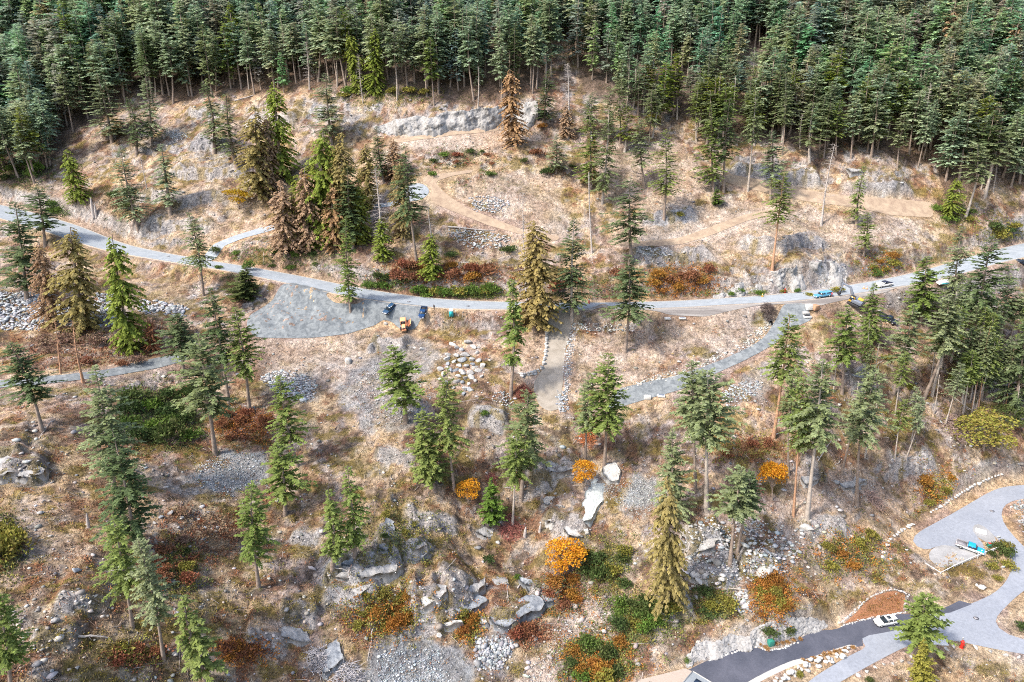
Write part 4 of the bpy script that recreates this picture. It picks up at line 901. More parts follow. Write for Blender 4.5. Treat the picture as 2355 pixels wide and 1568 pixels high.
# ------------------------------------------------------------------ the forest
def forest_points():
    P_ = []; r_ = np.random.default_rng(3); sp = 5.9
    for yy in np.arange(238, 420, sp * .9):
        for xx in np.arange(-300, 300, sp): P_.append((xx + r_.uniform(-.48, .48) * sp, yy + r_.uniform(-.48, .48) * sp))
    P_ = np.array(P_); z = ground(P_[:, 0], P_[:, 1]); u, v = project(P_[:, 0], P_[:, 1], z)
    k = (v < forline(u) + r_.normal(0, 5, len(u)) + 2 + (r_.random(len(u)) < .16) * r_.uniform(0, 60, len(u)) * (u > 1300) + (r_.random(len(u)) < .12) * r_.uniform(0, 45, len(u))) & (u > -230) & (u < 2590)
    # looser growth on the right-hand slopes
    thin = ((u > 1340) & (u < 1720) & (v > 170)) | ((u > 1560) & (u < 2100) & (v > 215)); k &= ~(thin & (r_.random(len(u)) < .25))
    hole = fbm(P_[:, 0], P_[:, 1], 22, 3, 203); k &= ~((hole > .60) & (r_.random(len(u)) < .3))
    thin2 = (u < 60) & (v > 330); k &= ~(thin2 & (r_.random(len(u)) < .3))
    for g_ in GAPS: k &= pdist(g_, P_[:, 0], P_[:, 1]) > 0
    vt = project(P_[:, 0], P_[:, 1], z + 27)[1]; k &= (v > -14)
    return P_[k], z[k], u[k], v[k]
FP, FZ, FU, FV = forest_points()
r_ = np.random.default_rng(12)
FH = 22 + 9 * fbm(FP[:, 0], FP[:, 1], 40, 2, 33) + r_.normal(0, 4.0, len(FP)) - 2
FH = np.clip(FH, 13, 36)
for q in np.where((FU > 1340) & (FU < 1720) & (FV > 170))[0]: FH[q] *= .85
edge = forline(FU) - FV
order = np.argsort(-1.0 * ((FU > -40) & (FU < 2400)) * (FH / FP[:, 1]) * (1.6 - np.clip(edge / 160, 0, 1)))       # those that show largest first
NIND = max(0, 300 - NT['f'] - 86)
ind = set(order[:NIND].tolist())
def flabel(u, v, e):
    side = 'upper left' if u < 640 else ('upper middle' if u < 1300 else ('upper right of centre' if u < 1850 else 'upper right'))
    if e < 34:
        return {'upper left': 'fir with a bare trunk at the front edge of the forest above the left knoll', 'upper middle': 'fir with a bare trunk at the forest edge above the pale rock wall',
                'upper right of centre': 'fir with a bare trunk at the ragged forest edge right of the clearing', 'upper right': 'fir with a bare trunk at the forest edge above the upper right track'}[side]
    if e < 80: return {'upper left': 'grey-green fir in the second rank of the forest at upper left', 'upper middle': 'grey-green fir in the second rank of the forest above the rock wall',
                'upper right of centre': 'grey-green fir in the second rank of the forest right of the clearing', 'upper right': 'grey-green fir in the second rank of the forest at upper right'}[side]
    return 'crowded fir deep in the dense forest at ' + side
fol_pick = ['forest'] * 10 + ['fir', 'fir', 'fir_green', 'fir_blue', 'fir_blue', 'cedar_green', 'fir_dark']
MB_ = {}
for q in range(len(FP)):
    x_, y_ = FP[q]; e = edge[q]; kd = 'forest' if r_.random() < (.72 if e < 25 else .5) else 'forest_low'; vi = int(r_.integers(0, 5)); fo = fol_pick[int(r_.integers(0, len(fol_pick)))]
    wd = r_.uniform(1.05, 1.45)
    if q in ind:
        place_tree('forest_fir', kd, vi, (float(x_), float(y_), float(FZ[q]) - .3), float(FH[q]), (float(r_.normal(0, .02)), float(r_.normal(0, .02))), float(wd), fo, 'bark', flabel(FU[q], FV[q], e), 'fir tree', 'firs of the dense forest')
    else:
        tm, cm, H = variant(kd, vi); s_ = FH[q] / H; MB_.setdefault('t', []).append((tm, x_, y_, FZ[q] - .3, s_, wd)); MB_.setdefault('c', []).append((cm, x_, y_, FZ[q] - .3, s_, wd))
def arr(me, cache={}):
    if me.name in cache: return cache[me.name]
    V = np.empty(len(me.vertices) * 3, np.float32); me.vertices.foreach_get('co', V); Lp = np.empty(len(me.loops), np.int32); me.loops.foreach_get('vertex_index', Lp)
    C = np.empty(len(me.vertices) * 4, np.float32); me.attributes['Col'].data.foreach_get('color', C)
    cache[me.name] = (V.reshape(-1, 3), Lp.reshape(-1, 4), C.reshape(-1, 4)[:, :3]); return cache[me.name]
def merge(L, mat, name, parent=None, tint=True):
    Vs, Qs, Cs = [], [], []; n = 0; rg = np.random.default_rng(9)
    for me, x_, y_, z_, s_, wd in L:
        V, Q, C = arr(me); a = rg.random() * 6.28; ca, sa = math.cos(a), math.sin(a)
        X = (V[:, 0] * ca - V[:, 1] * sa) * s_ * wd + x_; Y = (V[:, 0] * sa + V[:, 1] * ca) * s_ * wd + y_; Z = V[:, 2] * s_ + z_
        Vs.append(np.stack([X, Y, Z], 1)); Qs.append(Q + n); n += len(V); Cs.append(C * (np.array([rg.uniform(.7, 1.25), rg.uniform(.8, 1.15), rg.uniform(.75, 1.2)]) if tint else 1.0))
    return mk(name, np.vstack(Vs), Q=np.vstack(Qs), mat=mat, colr=np.vstack(Cs), parent=parent)
print('FOREST', len(FP), 'individual', len(ind))
if 'c' in MB_:
    fr_ = merge(MB_['c'], M['forest'], 'forest_canopy'); tag(fr_, 'mass of far firs filling the top of the slope', 'forest', kind='stuff')
    ft_ = merge(MB_['t'], M['bark'], 'forest_trunks', tint=False); tag(ft_, 'trunks of the far firs in the dense forest', 'forest', kind='stuff')
# a few dead and rusty trees inside the forest
rp = np.random.default_rng(99)
for k_ in range(26):
    if k_ < 16: u_ = rp.uniform(150, 2330); v_ = float(forline(u_)) + rp.uniform(-14, 8); hp_ = rp.uniform(60, 120); lb_ = 'thin grey dead pole at the front edge of the forest'
    else: u_ = rp.uniform(1900, 2330); v_ = rp.uniform(800, 1010); hp_ = rp.uniform(50, 110); lb_ = 'thin dead pole standing in the logging debris at right'
    tree(S_, 'snag_bare', (u_, v_, u_ + (u_ - 1177) / 1177 * hp_ * .18, v_ - hp_), 14, 'dead', lb_, 'bark_pale', cat='dead tree', group='thin dead poles at the forest edge' if k_ < 16 else 'thin dead poles in the debris')
for k_ in range(14):
    u_ = rp.uniform(2160, 2350); v_ = rp.uniform(760, 950); hp_ = rp.uniform(110, 165); fo_ = ['fir', 'fir_green', 'fir_dark', 'fir'][k_ % 4]
    tree(F, ['fir_high', 'fir', 'fir_sparse'][k_ % 3], (u_, v_, u_ + 25, v_ - hp_), rp.uniform(34, 54), fo_, 'fir in the crowded stand below the road at the right edge', 'bark_pale' if k_ % 2 else 'bark', cat='fir tree', group='firs crowded at the right edge')
for k_ in range(40):
    u_ = rp.uniform(1360, 2130) if k_ < 26 else rp.uniform(1380, 1740); v_ = rp.uniform(250, 350) + (u_ > 1750) * 25; hp_ = rp.uniform(105, 160); fo_ = ['fir', 'fir_green', 'fir_blue', 'fir', 'cedar_green'][k_ % 5]
    tree(F, ['fir_high', 'fir', 'fir_sparse'][k_ % 3], (u_, v_, u_ + (u_ - 1177) * .016, v_ - hp_), rp.uniform(32, 52), fo_, 'loosely spaced fir on the slope just below the right-hand forest edge', 'bark_pale' if k_ % 2 else 'bark', cat='fir tree', group='loosely spaced firs below the right-hand forest')
for k_ in range(24):
    u_ = rp.uniform(1980, 2350); v_ = rp.uniform(830, 1060); hp_ = rp.uniform(120, 190)
    if 2180 < u_ < 2345 and v_ > 960: v_ -= 110
    tree(F, 'fir_high', (u_, v_, u_ + rp.uniform(10, 45), v_ - hp_), rp.uniform(26, 40), ['fir', 'fir_green', 'fir_blue'][k_ % 3], 'slim fir on a long bare trunk among the logging debris at right', 'bark_pale' if k_ % 3 else 'bark_orange', cat='fir tree', group='slim firs in the logging debris')
for k_, (u_, v_, t_, w_, f_) in enumerate([(676,570,440,44,'cedar'),(730,565,400,46,'cedar_green'),(772,575,420,44,'cedar_brown'),(768,500,320,48,'cedar'),(830,560,410,46,'cedar_green'),(846,480,330,42,'cedar'),(720,500,360,40,'cedar_green'),(690,520,400,40,'cedar_green'),(618,450,262,44,'cedar_brown'),(925,545,370,40,'cedar')]):
    tree(C_, 'cedar', (u_, v_, u_ - 6, t_), w_, f_, 'cedar crowded inside the cluster above the road left of centre', cat='cedar tree', group='cedars filling the cluster above the road')
FD = [('snag',(2118,290,2128,125),30,'dead','pale dead tree in the upper right forest, left of the rusty ones','bark_pale'),('snag',(2232,300,2246,180),54,'dead','white dead tree in the upper right forest','bark_pale'),('snag',(2205,290,2188,180),44,'dead','short white dead tree with spread branches in the upper right forest','bark_pale'),
 ('cedar',(2170,190,2185,25),60,'cedar_brown','orange-brown cedar near the top right of the forest'),('cedar',(2320,200,2335,35),44,'cedar_brown','narrow rusty cedar at the far top right'),('cedar',(2180,205,2182,125),60,'cedar_brown','low rusty cedar above the white dead trees'),
 ('snag',(712,205,704,95),28,'dead','pale bare tree at the forest edge left of the pale rock wall','bark_pale'),('snag',(835,238,824,125),18,'dead','slim dead tree in the forest edge near the rock wall','bark_pale'),('cedar',(862,220,858,62),36,'cedar_green','yellow-green cedar in the forest edge near the rock wall'),
 ('cedar',(828,215,760,70),34,'cedar_green','yellow-green narrow cedar high in the middle forest'),('snag',(2112,345,2140,190),26,'dead','tall pale dead trunk at the right forest edge','bark_pale')]
for row in FD:
    kd, px, wp, fo, lb = row[:5]; nm = S_ if kd == 'snag' else C_
    tree(nm, kd, px, wp, fo, lb, row[5] if len(row) > 5 else 'bark', cat='dead tree' if nm == S_ else 'cedar tree', group='odd trees inside the forest')
# ------------------------------------------------------------------ rocks, slabs, walls
def widx(x, y): return np.clip(np.searchsorted(gy, y) - 1, 0, NY - 1), np.clip(np.searchsorted(gx, x) - 1, 0, NX - 1)
def wz(px): x, y, z = cast([px[0]], [px[1]]); return float(x[0]), float(y[0]), float(z[0])
def mpp(x, y, z): return (y * math.cos(PITCH) - (z - CH) * math.sin(PITCH)) / FPX      # metres per photo pixel at a point
RM = []
for i in range(7):
    o = mk('boulder', rockshape(40 + i, I3, .25, 9), T=I3[1], smooth=False); RM.append(o.data); bpy.data.objects.remove(o)
def boulder(px, wpx, mat, label, name='boulder', group='boulders lying on the slope', flatn=.75):
    x, y, z = wz(px); s = wpx * mpp(x, y, z) / 2; me = matcopy(RM[random.randrange(7)], M[mat])
    o = inst(name, me, None, (x, y, z + s * .12), (random.uniform(-.3, .3), random.uniform(-.3, .3), random.random() * 6.28), (s, s * random.uniform(.7, 1), s * flatn * random.uniform(.8, 1.1)))
    return tag(o, label, 'boulder', group)
for px, wd, mt, lb in [((1856,1216),30,'rock_pale','big white boulder below the foot of the tallest fir right of centre'),((1760,1318),44,'rock_pale','wide pale rounded boulder above the orange brush at right'),
 ((1607,1338),26,'rock_pale','pale boulder above the long fallen log at right'),((1658,1332),18,'rock_pale','round white boulder between the fallen log and the wide pale one'),((1601,1372),18,'rock','pale boulder just below the left end of the long fallen log'),
 ((800,832),24,'rock_pale','flat pale boulder at the left end of the gravel below the dumper'),((886,744),11,'rock_pale','small white stone beside the orange dumper'),((1107,866),16,'rock','single pointed pale boulder right of the boulder heap'),
 ((955,800),12,'rock_pale','round pale boulder left of the two beside the pit'),((971,803),14,'rock_pale','larger round boulder beside the pit below the dumper'),((1030,815),16,'rock_pale','white boulder at the upper left of the boulder heap'),
 ((2258,1352),20,'rock_pale','white boulder on the bank below the white fence'),((2245,1345),10,'rock_pale','small white stone left of the boulder below the fence'),((417,1192),20,'rock_pale','white rounded boulder at the right of four on the lower left slope'),
 ((392,1180),18,'rock','angular grey boulder beside the white rounded one at lower left'),((370,1190),16,'rock_blue','bluish boulder at the left of four on the lower left slope'),((356,1202),14,'rock','smallest of four boulders on the lower left slope'),
 ((206,1386),14,'rock_pale','white stone in the dry grass at lower left'),((176,1312),26,'rock_blue','blue-grey boulder with white veins in the grass at lower left'),((120,1543),12,'rock_blue','upright bluish stone near the bottom left corner'),
 ((128,1428),22,'rock','low pale boulder in the dry grass at far lower left'),((178,1535),16,'rock_pale','white stone near the bottom edge at left'),((1309,1452),14,'rock_pale','small white stone right of the big dark slab'),
 ((1010,1462),16,'rock_pale','pale stone below the long white ledge'),((1185,1484),16,'rock','grey stone at the bottom below the big dark slab'),((158,448),12,'rock','grey stone on the bare dirt at upper left')]:
    boulder(px, wd, mt, lb)
hp = np.array([(1040,792),(1075,788),(1088,800),(1060,805),(1048,818),(1070,818),(1095,812),(1062,828),(1084,828),(1102,830),(1044,832),(1030,838),(1056,842),(1074,842),(1092,846),(1048,852),(1064,856),(1080,858),(1100,852),(1036,852),(1054,866),(1070,870),(1084,870),(1062,880),(1078,884),(1050,878),(1068,894),(1082,896),(1020,862),(1012,850),(1010,872),(1026,880),(1040,892),(1094,876),(1110,842),(1066,906),(1052,800),(1100,800),(1028,826),(1086,838)])
for i, p in enumerate(hp): boulder(p, float(rng.uniform(13, 24)), ['rock_pale', 'rock', 'rock_pale', 'rock_blue'][i % 4], 'pale angular boulder in the big heap below the dumper', group='boulders of the big heap')
for p in [(472,1214),(480,1222),(488,1216),(495,1222),(484,1230),(470,1240),(476,1248),(464,1242),(500,1214)]: boulder(p, float(rng.uniform(9, 14)), 'rock_blue', 'fist-like grey stone in the small pile on the lower left slope', group='stones of the small pile')
for p in [(1972,1552),(1992,1544),(2012,1534),(2031,1527),(2052,1525.6),(2073,1521),(2094,1511),(2156,1496),(2176,1492),(2192,1487),(2242,1489),(2277,1497),(2309,1506),(2341,1511)]: boulder(p, 13, 'rock_pale', 'white boulder in the row along the lower edge of the pale road', group='white boulders lining the pale road')
def slab(poly_px, mat, label, h=.9, keep=.55, name='rock_outcrop', rough=.8, step=.7, seed=1):
    p = world_poly(poly_px, cast); c = p.mean(0); gzv = ground(p[:, 0], p[:, 1]); A = np.column_stack([p - c, np.ones(len(p))]); co = np.linalg.lstsq(A, gzv, rcond=None)[0]
    n = len(p); P2 = []
    for i in range(n):
        a = p[i]; b = p[(i + 1) % n]; k = max(1, int(np.hypot(*(b - a)) / step))
        for j in range(k): q_ = a + (b - a) * j / k; P2.append(q_ + rng.normal(0, .12, 2))
    P2 = np.array(P2); m = len(P2); x0, y0 = P2.min(0); x1, y1 = P2.max(0)
    xs, ys = np.meshgrid(np.arange(x0, x1, step), np.arange(y0, y1, step)); xs = xs.ravel() + rng.normal(0, .1, xs.size); ys = ys.ravel() + rng.normal(0, .1, ys.size); k = pdist(P2, xs, ys) < -.4 * step
    r = delaunay_2d_cdt([Vector((float(a), float(b))) for a, b in P2] + [Vector((float(a), float(b))) for a, b in zip(xs[k], ys[k])], [], [list(range(m))], 1, 1e-4)
    V = np.array([(q.x, q.y) for q in r[0]]); f = lambda V: co[2] + (V - c) @ co[:2] * keep + h
    up = float(np.max((p - c) @ co[:2])) * (1 - keep)
    z = f(V) + up * .25; cr = np.abs(fbm(V[:, 0], V[:, 1] * 2.2, 3.5, 3, seed) - .5) * 2
    z = z + (fbm(V[:, 0], V[:, 1], 5, 3, seed + 5) - .5) * rough * 2.4 - (cr < .06) * .35 + (np.floor(fbm(V[:, 0], V[:, 1], 6, 2, seed + 9) * 6) / 6 - .5) * rough * 1.6
    T = [t for t in r[2] if len(t) == 3]; e = np.clip(-pdist(P2, V[:, 0], V[:, 1]), 0, .8) / .8; z -= (1 - e) * .35
    # skirt
    V3 = np.column_stack([V, z]); ring = list(range(m)); nV = len(V3); Vs = V3[:m].copy(); out = norm(np.column_stack([Vs[:, :2] - c, np.zeros(m)])); Vs += out * .35; Vs[:, 2] = np.minimum(ground(Vs[:, 0], Vs[:, 1]) - .8, Vs[:, 2] - 1.0)
    mid = (V3[:m] + Vs) / 2 + out * rng.uniform(-.1, .35, (m, 1)); V3 = np.vstack([V3, mid, Vs])
    Q = [(i, nV + i, nV + (i + 1) % m, (i + 1) % m) for i in ring] + [(nV + i, nV + m + i, nV + m + (i + 1) % m, nV + (i + 1) % m) for i in ring]
    return tag(mk(name, V3, T=T, Q=Q, mat=M[mat]), label, 'rock outcrop', 'rock outcrops on the slope')
SL = [
 ([(1127,1425),(1169,1403),(1176,1384),(1223,1373),(1238,1384),(1252,1403),(1242,1418),(1206,1430),(1169,1450),(1140,1447)],'rock_blue','big dark blue-grey slab above the red brush at the bottom centre',1.2,.45),
 ([(920,1367),(983,1357),(998,1384),(986,1403),(964,1406),(942,1389),(921,1384)],'rock_pale','pale pointed slab at the left end of the bottom ledges',.8,.4),
 ([(1030,1350),(1115,1350),(1115,1362),(1057,1378),(1032,1374)],'rock','long grey ledge above the middle slabs at the bottom centre',.7,.4),
 ([(1034,1391),(1101,1374),(1122,1384),(1101,1403),(1052,1415),(1037,1406)],'rock_blue','flat slab left of the big dark one',.7,.45),
 ([(957,1420),(1010,1428),(1060,1437),(1062,1450),(1020,1446),(960,1434)],'rock_pale','long low white ledge below the orange bushes',.8,.4),
 ([(1098,1415),(1118,1418),(1120,1440),(1098,1440)],'rock_pale','small upright white block left of the big dark slab',1.0,.4),
 ([(1115,1332),(1166,1330),(1171,1345),(1120,1352)],'rock','grey slab in the grass above the bottom ledges',.5,.5),
 ([(1205,1345),(1240,1350),(1270,1375),(1290,1385),(1262,1396),(1225,1372)],'rock_blue','streaked grey slab below the orange maple',.7,.5),
 ([(1388,1070),(1415,1068),(1426,1090),(1421,1110),(1400,1112),(1384,1095)],'rock_pale','rounded pale rock at the top of the chute',1.0,.6),
 ([(1372,1096),(1400,1110),(1392,1142),(1372,1176),(1360,1210),(1338,1200),(1338,1160),(1352,1122)],'rock_cyan','smooth pale green-white rock chute running down to the maple',.6,.85),
 ([(1294,1218),(1320,1205),(1350,1203),(1354,1232),(1326,1245),(1305,1236)],'rock_pale','broad pale rock at the foot of the chute',.9,.5),
 ([(870,1215),(888,1196),(906,1202),(905,1240),(890,1275),(872,1262)],'rock_blue','steep dark blue slab left of the mossy knoll',.7,.7),
 ([(928,1285),(958,1270),(982,1268),(982,1285),(958,1296)],'rock_blue','rounded bluish slab below the mossy knoll',.7,.5),
 ([(736,1322),(790,1310),(900,1300),(925,1318),(860,1330),(790,1336)],'rock','long broken grey ledge at the left of the bottom centre',.7,.45),
 ([(-30,1062),(20,1052),(45,1058),(40,1088),(0,1100),(-30,1090)],'rock','cracked white outcrop at the left edge',.5,.5),
 ([(42,1075),(70,1066),(105,1085),(104,1108),(60,1110),(38,1096)],'rock','flat pale outcrop right of the cracked white one',.5,.5),
 ([(1255,1060),(1300,1062),(1320,1080),(1290,1092),(1258,1082)],'rock','grey slab above the small orange maple',.5,.6),
 ([(1248,1178),(1300,1172),(1310,1196),(1270,1206),(1246,1196)],'rock_pale','pale ledge left of the chute',.7,.5),
 ([(1575,1292),(1612,1285),(1640,1300),(1625,1335),(1590,1338),(1570,1315)],'rock_pale','cracked pale outcrop on the right below the ochre cedar',.9,.5),
 ([(1568,1240),(1610,1232),(1650,1246),(1640,1270),(1590,1272)],'rock','grey outcrop right of the ochre cedar',.8,.5),
 ([(1838,1098),(1870,1088),(1880,1110),(1850,1122)],'rock','grey rock among the trunks right of centre',.9,.5),
 ([(1930,1110),(1965,1100),(1990,1112),(1960,1128),(1935,1126)],'rock','broad flat rock in the logging debris at right',.7,.5),
 ([(1955,850),(1995,838),(2010,862),(1985,888),(1958,880)],'rock','grey rounded rock in the debris below the black pickup',1.2,.5),
 ([(1940,385),(1975,380),(1985,398),(1955,408)],'rock','white rock on the upper right slope',.4,.5),
 ([(988,1342),(1028,1344),(1026,1372),(1010,1392),(996,1372)],'rock','pale lavender slab between the pointed slab and the long ledge',.7,.55),
 ([(1191,1330),(1222,1336),(1262,1356),(1272,1372),(1240,1350),(1196,1346)],'rock_blue','narrow striped slab right of the forked grey log',.6,.6),
 ([(816,1302),(913,1299),(915,1327),(823,1337)],'rock','broken grey bluff at the right end of the long broken ledge',.9,.55),
 ([(919,1235),(973,1240),(983,1262),(958,1268),(925,1262)],'rock','pale cracked rock right of the steep dark blue slab',.8,.6),
 ([(768,1266),(846,1272),(840,1302),(786,1301)],'rock_blue','jagged grey bluff above the long broken ledge',.9,.6),
 ([(748,1350),(853,1345),(823,1372),(763,1370)],'rock','low grey bluff below the long broken ledge',.7,.6),
 ([(1244,1140),(1297,1146),(1297,1168),(1251,1166)],'rock_pale','pale rock face above the ledge left of the chute',.7,.6),
 ([(733,1500),(778,1462),(790,1523),(748,1560)],'rock_blue','blue-grey outcrop near the bottom left of the gravel patch',.8,.6),
 ([(1095,1196),(1140,1218),(1128,1240),(1085,1222)],'rock','grey ledge in the dry grass left of the red branches',.5,.7),
 ([(640,1435),(700,1450),(720,1480),(660,1478),(630,1460)],'rock','low mossy outcrop at the bottom left of centre',.5,.7)]
for i, (p, mt, lb, h, kp) in enumerate(SL): slab(p, mt, lb, h, kp, seed=3 + i * 3)
# rock walls: steep cuts modelled as their own outcrops
def cliff(top, foot, mat, label, bulge=1.2, seed=1, nu=0, h=None):
    """a rough rock face between a top line and a foot line given in photo pixels; foot on the ground, top at its pixel row above it"""
    us = np.linspace(foot[0][0], foot[-1][0], int(abs(foot[-1][0] - foot[0][0]) / 2.6)); fv = np.interp(us, [a for a, b in foot], [b for a, b in foot]); tv = np.interp(us, [a for a, b in top], [b for a, b in top])
    X, Y, Z = cast(us, fv); nz_ = 18; V = []; k = np.ones(15) / 15; Ys = np.convolve(np.pad(Y, 7, 'edge'), k, 'valid'); tn = (fbm(X, Y * 0, 7, 4, seed + 2) - .5) * 26
    for j in range(nz_ + 4):
        s = min(j, nz_) / nz_; yb = Ys + s * 3.0 + (j - nz_) * 1.3 * (j > nz_); vv = fv + (tv + tn - fv) * s; x_, y_, z_ = at_y(us, vv, yb)
        n_ = (fbm(X, z_ * 1.2, 7, 5, seed) - .5) * bulge * 5; n_ += (np.floor(fbm(X + z_ * .3, z_ * .35, 3.2, 2, seed + 3) * 7) / 7 - .5) * bulge * 3.0 + rng.normal(0, .12, len(us))
        z_ = z_ - (1.5 if j == 0 else 0)
        if j > nz_: gz_ = ground(x_, yb + n_); z_ = np.where(j == nz_ + 3, np.minimum(z_ - 1.5, gz_ - 1.0), z_ - .25 * (j - nz_) + rng.normal(0, .2, len(us)))
        V += list(zip(x_.tolist(), (yb + n_).tolist(), z_.tolist()))
    n = len(us); Q = [(j * n + i, j * n + i + 1, (j + 1) * n + i + 1, (j + 1) * n + i) for j in range(nz_ + 3) for i in range(n - 1)]
    return tag(mk('rock_wall', V, Q=Q, mat=M[mat]), label, 'rock wall', 'rock walls')
cliff([(1636,672),(1680,655),(1740,632),(1800,614),(1860,600),(1925,598),(1945,620)],[(1636,678),(1700,676),(1800,668),(1880,658),(1945,648)],'rock','long grey rock cut above the main road at right', seed=4)
cliff([(830,300),(860,286),(900,282),(960,270),(1040,262),(1100,250),(1160,240),(1236,238)],[(830,308),(900,312),(1000,304),(1100,296),(1160,292),(1236,288)],'rock','pale rock wall along the back of the grassy terrace', seed=14)
cliff([(1568,1512),(1600,1480),(1680,1455),(1760,1430),(1850,1415),(1905,1418)],[(1568,1540),(1630,1516),(1700,1490),(1780,1484),(1850,1462),(1905,1446)],'rock','rough rock bank above the dark asphalt road', seed=24, bulge=.8)
# walls built of stones
def stone_wall(name, line, wpx, label, mat='rock_pale', n=None, hs=1.0, spread=0.0):
    pts_ = []; 
    for (a, b) in zip(line[:-1], line[1:]):
        k = max(1, int(math.hypot(b[0] - a[0], b[1] - a[1]) / (wpx * .8)))
        for j in range(k): pts_.append((a[0] + (b[0] - a[0]) * j / k, a[1] + (b[1] - a[1]) * j / k))
    a_ = np.array(pts_); X, Y, Z = cast(a_[:, 0], a_[:, 1]); B = Buf()
    for i in range(len(X)):
        s = wpx * mpp(X[i], Y[i], Z[i]) / 2 * rng.uniform(.8, 1.15)
        for lay in range(2 if hs > 1 else 1):
            V = rockshape(int(rng.integers(1e6)), I2, .2, 7); th = rng.random() * 6.28; ca, sa = math.cos(th), math.sin(th)
            V = V @ np.array([[ca, sa, 0], [-sa, ca, 0], [0, 0, 1]]); g_ = rng.uniform(.75, 1.15)
            B.add(V * np.array([s * 1.15, s, s * .8]) + (X[i] + rng.normal(0, .1 + spread), Y[i] + rng.normal(0, .1 + spread), Z[i] + s * (.2 + lay)), T=I2[1], c=np.array([g_ * .47, g_ * .465, g_ * .46]))
    return tag(B.obj(name, M['rubble']), label, 'stone wall' if 'wall' in name else 'stone edging', 'stone walls and edgings')
stone_wall('stone_wall', [(1252,742),(1257,760),(1255,800),(1252,828),(1246,848),(1230,860),(1192,866)], 9, 'curved wall of pale boulders left of the gravel driveway', hs=1.6)
stone_wall('stone_edging', [(1932,1433),(1996,1376),(2030,1360),(2052,1354),(2075,1360),(2089,1368),(2078,1392),(2088,1404)], 5, 'pale stone edging round the upper side of the red planting bed')
stone_wall('stone_edging', [(1934,1440),(1969,1429),(2010,1419),(2036,1415),(2085,1408)], 5, 'straight pale edging between the red planting bed and the white car')
stone_wall('stone_wall', [(1780,1575),(1817,1551),(1840,1542),(1865,1530),(1901,1518),(1930,1508),(1962,1496)], 11, 'strip of white boulders between the dark and the pale road', hs=1.6, spread=.35)
stone_wall('stone_wall', [(2030,1280),(2035,1262),(2042,1245),(2060,1228),(2085,1212),(2105,1202)], 9, 'blue-grey boulder wall above the left corner of the white fence')
stone_wall('stone_wall', [(2140,1178),(2170,1160),(2200,1140),(2240,1115),(2280,1098),(2310,1088)], 8, 'low white stone wall on the bank above the parking area')
stone_wall('stone_edging', [(1630,1478+42),(1700,1496),(1740,1486),(1765,1496),(1800,1490),(1838,1476)], 6, 'stone edging of the small island with the green box')
# ------------------------------------------------------------------ countless small stuff
def scatter(n, dens, u0=-60, u1=2420, v0=190, v1=1610, seed=1):
    rg = np.random.default_rng(seed); u = rg.uniform(u0, u1, n); v = rg.uniform(v0, v1, n); x, y, z = cast(u, v); j, i = widx(x, y)
    Wp = W[:, j, i]; fl = flat[j, i]; p = (np.array(list(dens) + [.08])[:, None] * Wp).sum(0); k = (rg.random(n) < p) & (fl < .35) & (y < 400); return x[k], y[k], z[k], Wp[:, k], rg
def rocks_obj(x, y, z, s, colr, name, label, cat='rock', kind='stuff', sub=I1, rg=rng):
    lib = np.stack([rockshape(500 + k, sub, .3, 5) for k in range(24)]); n = len(x); L = lib[rg.integers(0, 24, n)]
    th = rg.random(n) * 6.28; ca, sa = np.cos(th)[:, None], np.sin(th)[:, None]
    L = L * np.stack([rg.uniform(.8, 1.35, n), rg.uniform(.6, 1.0, n), rg.uniform(.5, .9, n)], 1)[:, None, :]
    V = np.stack([(L[..., 0] * ca - L[..., 1] * sa) * s[:, None] + x[:, None], (L[..., 0] * sa + L[..., 1] * ca) * s[:, None] + y[:, None], L[..., 2] * s[:, None] * .75 + z[:, None] + s[:, None] * .15], -1).reshape(-1, 3)
    T = (sub[1][None] + (np.arange(n) * len(sub[0]))[:, None, None]).reshape(-1, 3)
    return tag(mk(name, V, T=T, mat=M['rubble'], colr=np.repeat(colr, len(sub[0]), 0)), label, cat, kind=kind)
def greys(n, rg, a=(.29,.275,.265), b=(.50,.47,.45), c=(.15,.14,.14), warm=.1):
    t = rg.random((n, 1)); g_ = np.where(t > .45, np.array(a) + (np.array(b) - a) * ((t - .45) / .55), np.array(c) + (np.array(a) - c) * (t / .45)); return g_ * (1 + rg.normal(0, .05, (n, 3)) * np.array([1, .3, -.6]) + rg.normal(0, warm * .5, (n, 1)) * np.array([1, .2, -.8]))
